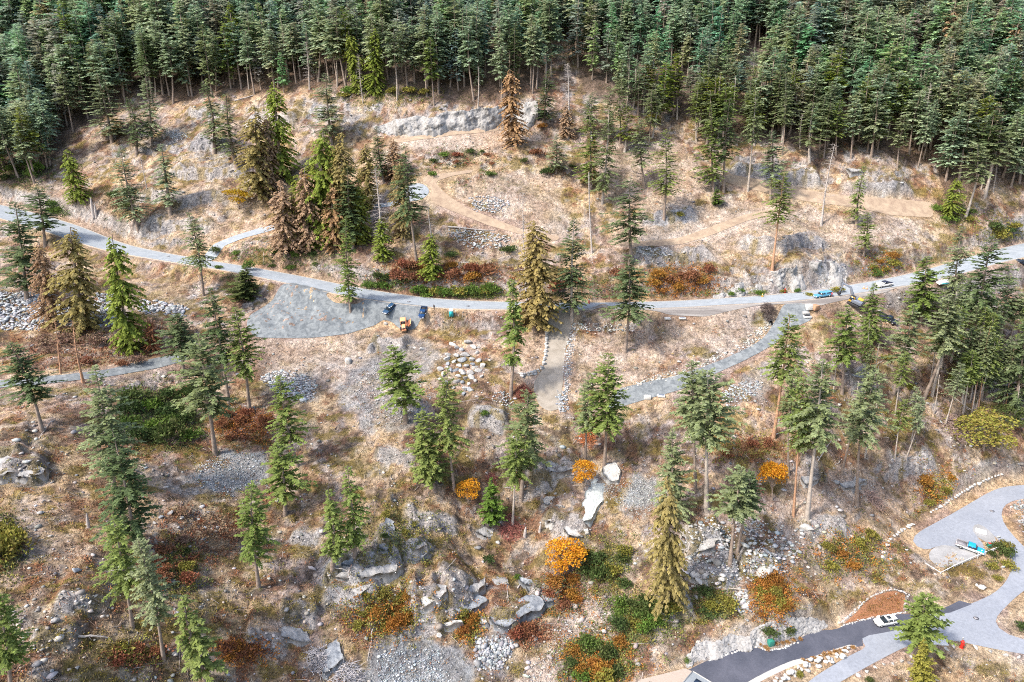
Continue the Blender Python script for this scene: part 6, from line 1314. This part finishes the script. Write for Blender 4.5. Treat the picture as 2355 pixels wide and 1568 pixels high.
def boxv(x0, x1, y0, y1, z0, z1, tx=0, ty=0):
    V = [(x0, y0, z0), (x1, y0, z0), (x1, y1, z0), (x0, y1, z0), (x0 + tx, y0 + ty, z1), (x1 - tx, y0 + ty, z1), (x1 - tx, y1 - ty, z1), (x0 + tx, y1 - ty, z1)]
    return np.array(V, float), np.array([(0, 3, 2, 1), (4, 5, 6, 7), (0, 1, 5, 4), (1, 2, 6, 5), (2, 3, 7, 6), (3, 0, 4, 7)])
def box(name, parent, dims, mat, bevel=.02, tx=0, ty=0):
    V, Q = boxv(*dims, tx=tx, ty=ty); return part(name, parent, V, Q, mat=mat, bevel=bevel)
def sec(x, w, zb, zt, zm=None, wt=None):
    wt = wt or w * .93; zm = zm or zb + (zt - zb) * .55
    return [(x, -w * .92, zb), (x, -w, zm), (x, -wt, zt), (x, wt, zt), (x, w, zm), (x, w * .92, zb)]
def wheel(parent, x, y, r=.36, wd=.24):
    an = np.arange(16) * math.pi / 8; c = np.stack([r * np.cos(an), 0 * an, r * np.sin(an)], 1)
    st = [[tuple(p * [.62, 1, .62] + (x, y - wd / 2 * s_, r)) for p in c] if k in (0, 3) else [tuple(p + (x, y + (wd / 2) * s_, r)) for p in c] for k, s_ in ((0, 1), (1, -1), (2, 1), (3, -1))]
    st = [st[1], st[2]]; V, Q, T = loft(st); t = part('wheel', parent, V, Q, T, 'tyre'); sg = 1 if y > 0 else -1
    c2 = [tuple(p * [.6, 1, .6] + (x, y + sg * (wd / 2 + .01), r)) for p in c]; c3 = [tuple(p * [.2, 1, .2] + (x, y + sg * (wd / 2 + .03), r)) for p in c]; V, Q, T = loft([c2, c3]); part('rim', t, V, Q, T, 'rim')
def vroot(name, px, yaw, label, cat, group, z0=None):
    x, y, z = wz(px) if z0 is None else plane_hit(px[0], px[1], z0); dx, dy = math.cos(R(yaw)), math.sin(R(yaw))
    if z0 is None:
        g_ = lambda a, b: gz(a, b) + .1
        f = g_(x + dx * 1.5, y + dy * 1.5); b = g_(x - dx * 1.5, y - dy * 1.5); l_ = g_(x - dy * .8, y + dx * .8); r_ = g_(x + dy * .8, y - dx * .8); z = (f + b + l_ + r_) / 4 + .03
        pitch = max(-.3, min(.3, -math.atan2(f - b, 3))); roll = max(-.2, min(.2, math.atan2(l_ - r_, 1.6)))
    else: pitch = -math.atan(.12 * dy); roll = math.atan(.12 * dx); z += .07
    r = empty(name, (x, y, z)); r.rotation_euler = (roll, pitch, R(yaw)); return tag(r, label, cat, group)
def car(px, yaw, colr, label, kind='suv', lower=None, bed=None, z0=None, name=None, L=4.8, group='parked vehicles'):
    k_ = name or ('pickup_truck' if 'pickup' in kind else 'parked_car'); r = vroot(k_, px, yaw, label, k_.split('_')[0] if 'pickup' in kind else 'car', group, z0)
    pm = paint('car_paint', colr); lm = paint('lower_paint', lower) if lower else pm; h = L / 2; wdt = .94 if kind == 'suv' else .98
    if kind == 'suv':
        V, Q, T = loft([sec(-h, wdt * .88, .45, .95), sec(-h + .15, wdt, .32, 1.08), sec(-h * .3, wdt, .28, 1.05), sec(h * .38, wdt, .28, 1.0), sec(h - .35, wdt * .97, .3, .88), sec(h, wdt * .82, .4, .7)]); part('body', r, V, Q, T, pm, .04, True)
        c = lambda x, w, zt, wt: [(x, -w, 1.0), (x, -wt, zt), (x, wt, zt), (x, w, 1.0)]
        V, Q, T = loft([c(-h + .12, .82, 1.02, .8), c(-h + .35, .84, 1.6, .66), c(h * .05, .86, 1.64, .68), c(h * .42, .84, 1.0, .78)]); part('cabin_glass', r, V, Q, T, 'glass')
        V, Q, T = loft([[(-h + .3, -.68, 1.58), (-h + .3, .68, 1.58), (-h + .34, .66, 1.66), (-h + .34, -.66, 1.66)], [(h * .02, -.7, 1.62), (h * .02, .7, 1.62), (h * .02, .66, 1.69), (h * .02, -.66, 1.69)], [(h * .1, -.66, 1.56), (h * .1, .66, 1.56), (h * .1, .62, 1.6), (h * .1, -.62, 1.6)]]); rf = part('roof', r, V, Q, T, pm, .02)
        if colr[0] > .5: box('sunroof', rf, (-h * .38, -h * .02, -.42, .42, 1.675, 1.70), 'glass', 0)
        for s_ in (-1, 1):
            for xx in (-h * .45, h * .0): box('pillar', r, (xx, xx + .09, s_ * .86 - .03, s_ * .86 + .03, .98, 1.6), pm, 0, ty=.0).rotation_euler = (s_ * .02, 0, 0)
            box('roof_rail', r, (-h * .75, 0, s_ * .6 - .025, s_ * .6 + .025, 1.68, 1.73), 'chrome', 0)
    else:
        V, Q, T = loft([sec(-h, wdt, .5, 1.0), sec(-h * .2, wdt, .45, 1.02), sec(h * .3, wdt, .45, 1.08), sec(h - .25, wdt * .97, .5, 1.02), sec(h, wdt * .9, .55, .85)]); part('body', r, V, Q, T, lm, .04)
        cx = -h * (.2 if bed else .12); c = lambda x, w, zt, wt: [(x, -w, 1.04), (x, -wt, zt), (x, wt, zt), (x, w, 1.04)]
        V, Q, T = loft([c(cx - .05, .86, 1.68, .72), c(cx + .5, .88, 1.78, .74), c(h * .28, .88, 1.76, .74), c(h * .5, .86, 1.1, .8)]); part('cabin_glass', r, V, Q, T, 'glass')
        V, Q = boxv(cx - .04, h * .34, -.82, .82, 1.60, 1.84, .1, .08); part('roof', r, V, Q, mat=pm, bevel=.03)
        for s_ in (-1, 1):
            for xx in (cx, cx + (h * .35 - cx) * .5): box('pillar', r, (xx, xx + .1, s_ * .84 - .05, s_ * .84 + .05, 1.03, 1.74), pm, 0)
        V, Q = boxv(h * .42, h - .08, -.86, .86, 1.03, 1.14, .06, .05); part('bonnet', r, V, Q, mat=pm, bevel=.04)
        if 'canopy' in kind:
            V, Q = boxv(-h + .02, cx - .1, -.92, .92, 1.03, 1.78, .08, .1); cn = part('canopy', r, V, Q, mat=pm, bevel=.05)
            for s_ in (-1, 1): box('side_window', cn, (-h + .35, cx - .4, s_ * .885 - .02, s_ * .885 + .02, 1.28, 1.6), 'glass', 0)
        else:
            for s_ in (-1, 1): box('bed_side', r, (-h, cx - .1, s_ * .9 - .06, s_ * .9 + .06, 1.0, 1.28), lm if not bed else 'steel_grey')
            box('tailgate', r, (-h - .02, -h + .06, -.84, .84, .85, 1.27), lm); box('bed_floor', r, (-h + .06, cx - .12, -.84, .84, 1.015, 1.05), 'dark' if not bed else 'steel_grey', 0)
            if 'loaded' in kind:
                box('toolbox', r, (-h + .3, -h + 1.6, -.8, .8, 1.05, 1.65), 'white'); box('toolbox', r, (-h + 1.7, cx - .2, -.8, .8, 1.05, 1.5), 'white')
    wx = h * .62; wr = .35 if kind == 'suv' else .41
    for xx in (-wx, wx):
        for s_ in (-1, 1): wheel(r, xx, s_ * (wdt - .1), wr)
    for s_ in (-1, 1):
        box('headlight', r, (h - .14, h + .01, s_ * .62 - .16, s_ * .62 + .16, .70, .86), 'lamp', 0); box('tail_light', r, (-h - .03, -h + .05, s_ * .76 - .1, s_ * .76 + .1, .72, .98), 'red', 0)
        box('mirror', r, (h * .33, h * .33 + .16, s_ * 1.06 - .1, s_ * 1.06 + .1, 1.04, 1.2), pm if kind == 'suv' else 'chrome', 0)
    box('bumper', r, (h - .08, h + .09, -.8, .8, .42, .6), 'chrome' if kind != 'suv' else 'dark'); box('bumper', r, (-h - .1, -h + .05, -.8, .8, .42, .6), 'chrome' if kind != 'suv' else 'dark'); box('licence_plate', r, (h + .09, h + .11, -.2, .2, .45, .57), 'white', 0)
    return r
car((895,714),-122,(.015,.055,.12),'dark blue estate car parked on the gravel left of the dark blue pickup','suv')
car((972,722),-96,(.012,.05,.15),'dark blue pickup parked on the gravel facing the camera','pickup',L=5.3)
car((1891,684),-167,(.10,.32,.50),'light blue pickup with a canopy parked on the road beside the excavator','pickup canopy',L=5.6)
car((2032,660),14,(.02,.03,.07),'black-cabbed pickup loaded with white boxes on the road','pickup loaded',lower=(.75,.75,.74),L=5.6)
car((2136,648),14,(.015,.02,.05),'black car half hidden by firs on the road at right','suv')
car((2040,738),-44,(.012,.02,.04),'black pickup parked in the clearing below the road at right','pickup',L=5.6)
car((2352,606),150,(.012,.02,.04),'dark car cut by the right edge beside the road','suv')
car((2034,1433),190,(.80,.82,.82),'white car with a dark sunroof on the dark asphalt road','suv',z0=LOWZ)
car((2228,1264),-36,(.015,.32,.72),'bright blue and white pickup with a grey bed, parked inside the white fence','pickup',lower=(.60,.63,.65),L=5.9,bed='dark',z0=LOWZ)
# excavator
M['steel_blue'] = plain('blue_grey_steel', (.20,.23,.29), .5, .2, var=.1); M['yellow'] = plain('yellow_paint', (.65,.38,.05), .45, var=.08); M['orange'] = plain('faded_orange_paint', (.72,.33,.17), .6, var=.15)
ex = vroot('excavator', (1962,700), 140, 'grey and yellow excavator with its arm raised beside the road', 'excavator', 'machines'); 
for s_ in (-1, 1):
    st = []
    for yy in (s_ * 1.15 - .3, s_ * 1.15 + .3): st.append([(x_, yy, z_) for x_, z_ in ((-1.9, .35), (-1.6, 0), (1.6, 0), (1.9, .35), (1.7, .8), (-1.7, .8))])
    V, Q, T = loft(st); part('track', ex, V, Q, T, 'dark', .03)
box('undercarriage', ex, (-1.0, 1.0, -.9, .9, .4, .95), 'dark'); hb = box('engine_house', ex, (-2.2, .9, -1.3, 1.3, 1.0, 2.1), 'steel_blue', .08); box('counterweight', ex, (-2.7, -1.9, -1.25, 1.25, 1.05, 1.95), 'dark', .12); box('engine_cover', hb, (-2.0, -.4, -1.15, .1, 2.1, 2.4), 'yellow', .06)
cb = box('cab', ex, (.1, 1.7, .3, 1.25, 1.0, 2.9), 'yellow', .06, tx=.12, ty=.05); box('cab_window', cb, (.25, 1.73, .36, 1.29, 1.7, 2.7), 'glass', 0, tx=.1, ty=.05); box('cab_roof', cb, (.15, 1.6, .32, 1.22, 2.9, 2.98), 'dark', .02)
def beam(name, parent, A, B_, w0, w1, mat):
    A = np.array(A, float); B_ = np.array(B_, float); d = norm(B_ - A); s = np.array([0, 1, 0]); u_ = np.cross(d, s)
    st = [[tuple(A + s * a * w0 * .6 + u_ * b * w0) for a, b in ((-1, -1), (1, -1), (1, 1), (-1, 1))], [tuple(B_ + s * a * w1 * .6 + u_ * b * w1) for a, b in ((-1, -1), (1, -1), (1, 1), (-1, 1))]]
    V, Q, T = loft(st); return part(name, parent, V, Q, T, mat, .02)
beam('boom', ex, (.6, -.3, 1.6), (3.0, -.3, 4.6), .35, .32, 'steel_blue'); beam('boom', ex, (2.9, -.3, 4.55), (5.6, -.3, 4.9), .32, .22, 'steel_blue'); beam('stick', ex, (5.4, -.3, 5.1), (5.3, -.3, 1.7), .24, .16, 'steel_blue'); beam('hydraulic_ram', ex, (1.3, -.3, 1.4), (3.0, -.3, 3.9), .09, .06, 'chrome')
V, Q, T = loft([[(5.0, y_, 1.7), (5.6, y_, 1.7), (5.8, y_, 1.1), (5.2, y_, .7), (4.7, y_, 1.0)] for y_ in (-.85, .25)]); part('bucket', ex, V, Q, T, 'dark', .02)
# orange dumper
dm = vroot('site_dumper', (930,756), -82, 'faded orange site dumper with a canopy and an open side skip', 'dumper', 'machines'); 
box('chassis', dm, (-2.2, 2.3, -.55, .55, .6, .95), 'dark'); box('bonnet', dm, (.5, 2.5, -.62, .62, .95, 1.75), 'orange', .1, tx=.1, ty=.06); box('grille', dm, (2.42, 2.5, -.4, .4, 1.05, 1.5), 'dark', 0); box('seat', dm, (-.7, -.1, -.35, .35, 1.0, 1.5), 'dark'); 
cp = box('canopy', dm, (-1.3, .7, -.85, .85, 2.75, 2.9), 'orange', .04)
for a in (-1.2, .6):
    for s_ in (-1, 1): box('canopy_post', dm, (a - .05, a + .05, s_ * .75 - .05, s_ * .75 + .05, .95, 2.75), 'orange', 0)
V, Q, T = loft([[(x_, .85, .9), (x_, 1.95, 1.0), (x_, 2.3, 1.9), (x_, 2.2, 1.9), (x_, 1.85, 1.1), (x_, .95, 1.0), (x_, .8, 1.9), (x_, .7, 1.9)] for x_ in (-1.4, 1.2)]); part('skip', dm, V, Q, T, 'orange')
for a in (-1.5, 1.6):
    for s_ in (-1, 1): wheel(dm, a, s_ * .9, .68, .45)
box('headlight', dm, (2.45, 2.55, -.5, -.3, 1.5, 1.65), 'lamp', 0); box('headlight', dm, (2.45, 2.55, .3, .5, 1.5, 1.65), 'lamp', 0); box('bumper', dm, (2.4, 2.7, -.7, .7, .6, .95), 'orange')
# portable toilet
pt = vroot('portable_toilet', (1038,726), -90, 'teal portable toilet with a white roof beside the road', 'toilet', 'site things'); M['box_green'] = plain('green_steel', (.03,.22,.17), .5, var=.05); M['teal'] = plain('teal_plastic', (.03,.46,.52), .5, var=.05)
bb = box('cabin', pt, (-.6, .6, -.6, .6, .1, 2.1), 'teal', .04); box('base', pt, (-.65, .65, -.65, .65, 0, .12), 'dark', .02); box('roof', pt, (-.65, .65, -.65, .65, 2.1, 2.3), 'white', .05, tx=.12, ty=.12); dr = box('door', pt, (.6, .64, -.42, .42, .15, 2.0), 'teal', 0); box('handle', dr, (.64, .69, .28, .34, 1.0, 1.2), 'dark', 0); box('vent', bb, (-.3, .3, .6, .63, 1.7, 1.9), 'white', 0)
# trailer
tr = vroot('trailer', (2172,654), 14, 'long low white and teal covered trailer beside the road at right', 'trailer', 'site things')
V, Q, T = loft([sec(-3.0, .9, .5, .9), sec(-1.2, 1.0, .45, 1.5), sec(1.6, 1.0, .45, 1.4), sec(3.2, .3, .6, .8)]); part('cover', tr, V, Q, T, 'white', .04); box('side_stripe', tr, (-2.6, .4, -1.03, -.98, .8, 1.15), 'teal', 0); box('chassis', tr, (-2.8, 3.6, -.5, .5, .35, .47), 'dark', 0)
for s_ in (-1, 1): wheel(tr, -.6, s_ * .95, .33)
# people
def person(px, yaw, top, leg, label, on=None):
    r = vroot('person', px, yaw, label, 'person', 'people', None); r.rotation_euler = (0, 0, R(yaw)); S_ = plain('skin', (.5,.32,.24), .6, var=.05)
    J = {'pel': (0, 0, .95, .13), 'bel': (0, 0, 1.12, .12), 'che': (0, 0, 1.32, .145), 'nec': (0, 0, 1.5, .055), 'hea': (.01, 0, 1.64, .085), 'top': (0, 0, 1.75, .075), 'sl': (0, .17, 1.43, .06), 'el': (-.03, .26, 1.15, .045), 'wl': (.06, .27, .9, .035), 'hl': (.1, .27, .8, .04), 'sr': (0, -.17, 1.43, .06), 'er': (-.03, -.26, 1.15, .045), 'wr': (.14, -.22, .98, .035), 'hr': (.22, -.2, .95, .04),
         'tl': (0, .1, .9, .095), 'kl': (.03, .12, .5, .065), 'al': (-.02, .13, .1, .045), 'fl': (.16, .14, .04, .04), 'tr': (0, -.1, .9, .095), 'kr': (.05, -.12, .5, .065), 'ar': (0, -.13, .1, .045), 'fr': (.18, -.14, .04, .04)}
    E = 'pel-bel bel-che che-nec nec-hea hea-top che-sl sl-el el-wl wl-hl che-sr sr-er er-wr wr-hr pel-tl tl-kl kl-al al-fl pel-tr tr-kr kr-ar ar-fr'.split(); ks = list(J); V = [J[k][:3] for k in ks]; Rd = [J[k][3] for k in ks]; Ed = [tuple(ks.index(q) for q in e.split('-')) for e in E]
    for hs, h_ in ((1, 'hl'), (-1, 'hr')):
        b = ks.index(h_); bx, by, bz = V[b]
        for f_ in range(5):
            V.append((bx + .02 + .012 * f_, by + (.02 if f_ == 4 else 0) * -hs, bz - .05 - .01 * (f_ % 3))); Rd.append(.011); Ed.append((b, len(V) - 1))
    def body(name, verts, edges, radii, mat, parent, root_i):
        me = bpy.data.meshes.new(name); me.from_pydata(verts, edges, []); o = bpy.data.objects.new(name, me); col.objects.link(o); o.parent = parent; m = o.modifiers.new('skin', 'SKIN'); 
        for k, q in enumerate(me.skin_vertices[0].data): q.radius = (radii[k], radii[k]); q.use_root = (k == root_i)
        s_ = o.modifiers.new('sub', 'SUBSURF'); s_.levels = 1; s_.render_levels = 1; me.materials.append(mat); return o
    body('body', V, Ed, Rd, S_, r, 0)
    def cloth(name, keys, edges, mat, grow, clip=None):
        vs = [J[k][:3] for k in keys]; body(name, vs, [tuple(keys.index(q) for q in e.split('-')) for e in edges], [J[k][3] + grow for k in keys], mat, r, 0)
    cloth('jacket', ['bel', 'che', 'sl', 'el', 'wl', 'sr', 'er', 'wr', 'pel'], ['pel-bel', 'bel-che', 'che-sl', 'sl-el', 'el-wl', 'che-sr', 'sr-er', 'er-wr'], plain('cloth', top, .9), .022)
    cloth('trousers', ['pel', 'tl', 'kl', 'al', 'tr', 'kr', 'ar'], ['pel-tl', 'tl-kl', 'kl-al', 'pel-tr', 'tr-kr', 'kr-ar'], plain('cloth', leg, .9), .018)
    V_ = I2[0] * [.1, .09, .1] + (-.01, 0, 1.74); part('hair', r, V_, T=I2[1], mat=plain('hair', (.04,.025,.02), .9), smooth=True)
    return r
person((998,711), -60, (.03,.03,.04), (.03,.03,.045), 'person in dark clothes standing at the road edge beside the dark blue pickup')
person((1911,684), 180, (.55,.05,.09), (.10,.03,.05), 'person in a red jacket behind the light blue pickup')
# fence
def low_pt(px): return np.array(plane_hit(px[0], px[1], LOWZ))
fl = [(2062,1262),(2095,1282),(2128,1304),(2160,1324),(2193,1307),(2228,1291),(2264,1276),(2300,1262)]
fe = empty('rail_fence', tuple(low_pt(fl[3]))); tag(fe, 'white wooden rail fence bent round the gravel parking ground', 'fence'); o0 = np.array(fe.location)
W3 = [low_pt(p) - o0 for p in fl]
for (a, b) in zip(W3[:-1], W3[1:]):
    for z_ in (.95, .55):
        V, Q = tube(a + (0, 0, z_), b + (0, 0, z_), .11 if z_ > .9 else .07, .11 if z_ > .9 else .07, 4); part('rail', fe, V, Q, mat='white')
pp = [a + (b - a) * t for a, b in zip(W3[:-1], W3[1:]) for t in (0, .5)] + [W3[-1]]
for p in pp: V, Q = boxv(p[0] - .09, p[0] + .09, p[1] - .09, p[1] + .09, p[2] - .7, p[2] + 1.12); part('post', fe, V, Q, mat='white')
# signs, boxes, slabs
def sign(px, h, label, plate=(.45, .6), mat='white', face=-90, low=True, name='road_sign', post='bark_pale'):
    x, y, z = low_pt(px) if low else wz(px); r = empty(name, (x, y, z)); r.rotation_euler = (0, 0, R(face)); tag(r, label, 'sign' if 'sign' in name else 'post', 'signs and posts')
    V, Q = boxv(-.04, .04, -.04, .04, -.4, h); part('post', r, V, Q, mat=post); a, b = plate
    if a: V, Q = boxv(.04, .07, -a, a, h - b, h + b * .6); part('plate', r, V, Q, mat=mat)
sign((2320,1182),2.2,'small cream sign on the lawn inside the upper road bend',(.35,.3)); sign((2300,1322),2.4,'white sign among the dark bushes inside the road bend',(.4,.35)); sign((2080,1280),2.0,'white sign on the left arm of the fence',(.4,.35)); sign((2292,1246),1.6,'white double sign at the tip of the gravel island',(.5,.35)); sign((2254,1276),1.3,'small cream marker in front of the blue and white pickup',(.18,.3))
sign((2210,1479),1.5,'small white marker post at the lower edge of the pale road',(.12,.3))
sign((1459,930),1.6,'thin white post beside the lower end of the gravel track',(0,0),low=False,post='white'); sign((1417,940),1.6,'second thin white post at the foot of the gravel track',(0,0),low=False,post='white'); sign((1048,726),1.9,'white post right of the portable toilet',(0,0),low=False,post='white'); sign((1773,815),1.8,'pale stake at the upper edge of the gravel track',(0,0),low=False); sign((1705,745),1.4,'pale stake on the bare dirt bank',(0,0),low=False); sign((2165,640),2.0,'white sign beside the road above the trailer',(.3,.3),low=False)
def block(px, dims, mat, label, yaw=0, name='concrete_slab', low=False, cat='slab', lid=True):
    x, y, z = low_pt(px) if low else wz(px); r = empty(name, (x, y, z + (.1 if low else .12))); r.rotation_euler = (0, 0, R(yaw)); tag(r, label, cat, 'concrete and utility pieces'); a, b, c = dims
    box('body', r, (-a / 2, a / 2, -b / 2, b / 2, -.2, c), mat, .03)
    if lid: box('lid', r, (-a * .4, a * .4, -b * .4, b * .4, c, c + .05), lid if isinstance(lid, str) else mat, .01)
block((2255,1222),(2.4,1.9,.12),'white','square white slab on the oval gravel island',-35,low=True); block((2157,1475),(3.2,1.9,.12),'white','white slab at the lower edge of the pale road beside the olive conifer',-8,low=True)
block((1771,1483),(1.2,.9,1.2),'box_green','green utility box among the ornamental grasses',15,'utility_box',True,'utility box'); block((1859,711),(1.7,1.5,1.4),'white','white cube-shaped tank on the gravel below the light blue pickup',10,'water_tank',False,'tank'); block((1852,721),(1.9,1.1,.4),'concrete','concrete lid left of the white tank',5,'concrete_slab'); block((1855,729),(2.3,1.7,.35),'white','white frame with a dark opening below the concrete lid',5,'catch_basin',False,'manhole',lid='dark')
block((1534,733),(1.8,1.2,.25),'white','white concrete lid on the gravel strip right of the middle',0); block((1568,732),(2.0,1.4,.25),'white','white manhole frame with a blue cover on the gravel strip',0,'catch_basin',False,'manhole',lid='steel_blue'); block((1488,916),(1.8,1.3,.7),'white','white concrete box beside the gravel track',0,'concrete_box',False,'box'); block((1520,911),(2.0,1.3,.3),'white','white frame with a dark blue cover beside the gravel track',-10,'catch_basin',False,'manhole',lid='steel_blue')
block((2273,1257),(.8,.8,.9),'box_green','small green bin with a red top at the end of the fence',0,'bin',True,'bin',lid='red')
def hydrant(px, label, cap='red', low=False, s=1.0):
    x, y, z = low_pt(px) if low else wz(px); r = empty('fire_hydrant', (x, y, z + .1)); r.scale = (s, s, s); tag(r, label, 'hydrant', 'hydrants'); V, Q = tube((0, 0, -.2), (0, 0, .75), .16, .15, 10); part('barrel', r, V, Q, mat='red', smooth=True)
    V, Q, = tube((0, 0, .75), (0, 0, .98), .19, .05, 10); part('cap', r, V, Q, mat=cap); V, Q = tube((0, -.3, .55), (0, .3, .55), .08, .08, 8); part('outlet', r, V, Q, mat=cap); V, Q = tube((0, 0, -.05), (0, 0, .05), .26, .26, 10); part('flange', r, V, Q, mat='red')
hydrant((1804,673),'red hydrant at the foot of the rock cut',s=1.5); hydrant((1354,698),'red hydrant with a white cap at the upper road edge behind the dark full fir','white',s=1.5); hydrant((2210,1488),'red hydrant at the lower edge of the pale road','red',True,1.8)
def cone(px, label, mat='yellow'):
    x, y, z = wz(px); r = empty('traffic_cone', (x, y, z + .25)); tag(r, label, 'traffic cone', 'traffic cones'); V, Q = tube((0, 0, .03), (0, 0, .95), .26, .05, 12); part('cone', r, V, Q, mat=mat, smooth=True); box('base', r, (-.35, .35, -.35, .35, 0, .06), mat, 0); V, Q = tube((0, 0, .45), (0, 0, .65), .175, .13, 12); part('band', r, V, Q, mat='white')
cone((1752,683),'yellow cone at the road edge below the rock cut'); cone((1918,668),'yellow cone behind the excavator'); cone((1985,665),'orange cone left of the loaded pickup','orange'); cone((1992,666),'second orange cone left of the loaded pickup','orange')
def manhole(px, label, low=False):
    x, y, z = low_pt(px) if low else wz(px); r = empty('manhole_cover', (x, y, z + (.06 if low else .17))); tag(r, label, 'manhole', 'manhole covers'); V, Q = tube((0, 0, 0), (0, 0, .03), .55, .55, 14); part('ring', r, V, Q, T=[(14, 14 + k, 15 + k) for k in range(1, 13)], mat='dark'); V, Q = tube((0, 0, .03), (0, 0, .045), .42, .42, 14); part('cover', r, V, Q, T=[(14, 14 + k, 15 + k) for k in range(1, 13)], mat='steel_grey')
manhole((940,695),'manhole cover in the road left of the person'); manhole((1076,705),'manhole cover in the road right of the portable toilet'); manhole((387,590),'manhole cover in the road at left near the fork'); manhole((2243,1421),'manhole cover in the wide pale junction', True); manhole((2280,1175),'manhole cover in the pale road above the island', True)
# culvert pipe
x, y, z = wz((1770,742)); r = empty('culvert_pipe', (x, y, z + .4)); r.rotation_euler = (0, R(90), R(-100)); tag(r, 'dark culvert mouth at the top of the stone lining', 'pipe'); V, Q = tube((0, 0, -1.5), (0, 0, 1.2), .55, .55, 16); part('pipe', r, V, Q, mat='dark', smooth=True); V, Q = tube((0, 0, 1.1), (0, 0, 1.25), .66, .66, 16); part('collar', r, V, Q, mat='dark')
block((1873,711),(2.2,1.8,1.2),'bark_orange','tan block of stone right of the white tank',30,'stone_block',False,'stone',lid=False)
# white kerb of the dark road and the house corner
def ribbon(line, w, h, mat, name, label, kind='structure'):
    Pz = [low_pt(p) for p in line]; V = []; Q = []
    for i, p in enumerate(Pz):
        d = norm((Pz[min(i + 1, len(Pz) - 1)] - Pz[max(i - 1, 0)])[:2]); n_ = np.array([-d[1], d[0], 0]) * w / 2
        V += [p - n_ + (0, 0, -.3), p - n_ + (0, 0, h), p + n_ + (0, 0, h), p + n_ + (0, 0, -.3)]
        if i: b = (i - 1) * 4; Q += [(b, b + 4, b + 5, b + 1), (b + 1, b + 5, b + 6, b + 2), (b + 2, b + 6, b + 7, b + 3)]
    return tag(part(name, None, V, Q, mat=mat), label, name.split('_')[-1], kind=kind)
ribbon([(1700,1588),(1722,1575),(1745,1562),(1770,1549),(1800,1535),(1825,1525),(1845,1520)],.9,.35,'white','white_kerb','white concrete kerb along the lower side of the dark asphalt road')
ribbon([(1845,1520),(1880,1508),(1920,1494),(1952,1484),(1968,1486)],.25,.15,'concrete','kerb','thin concrete kerb beside the ornamental grasses')
M['roof'] = plain('grey_metal_roof', (.27,.30,.33), .6, .1, var=.06); M['wall'] = plain('tan_wall', (.42,.36,.31), .8, var=.06); M['panel'] = plain('solar_cell', (.02,.035,.07), .25, var=.1); M['paver'] = plain('tan_pavers', (.36,.30,.26), .85, var=.1)
hx_, hy_, hz_ = plane_hit(1592, 1542, lambda x, y: LOWZ(x, y) + 4.3); ho = empty('house', (hx_, hy_, hz_ - 4.3)); ho.rotation_euler = (0, 0, R(47)); tag(ho, 'house with a grey roof and solar panels at the bottom edge', 'house')
V, Q = boxv(-13.5, -.6, -13.5, -.6, -4, 4.0); part('wall', ho, V, Q, mat='wall'); V, Q = boxv(-14, 0, -14, 0, 4.0, 4.3); rf = part('roof', ho, V, Q, mat='roof', bevel=.04)
for e_ in ((-14, 0, -.18, 0), (-.18, 0, -14, -.18)): V, Q = boxv(*e_, 4.3, 4.42); part('roof_edge', rf, V, Q, mat='concrete')
for i in range(4):
    for j in range(5):
        V, Q = boxv(-2.3 - i * 1.12, -1.3 - i * 1.12, -3.1 - j * 1.75, -1.5 - j * 1.75, 4.42, 4.5); part('solar_panel', rf, V, Q, mat='panel')
sheet('terrace', low_poly([(1440,1590),(1473,1567),(1574,1542),(1590,1548),(1560,1590)]), M['paver'], .6, low, 1.5, 'tan paved terrace beside the house at the bottom edge')
print('OBJS', len(bpy.data.objects))
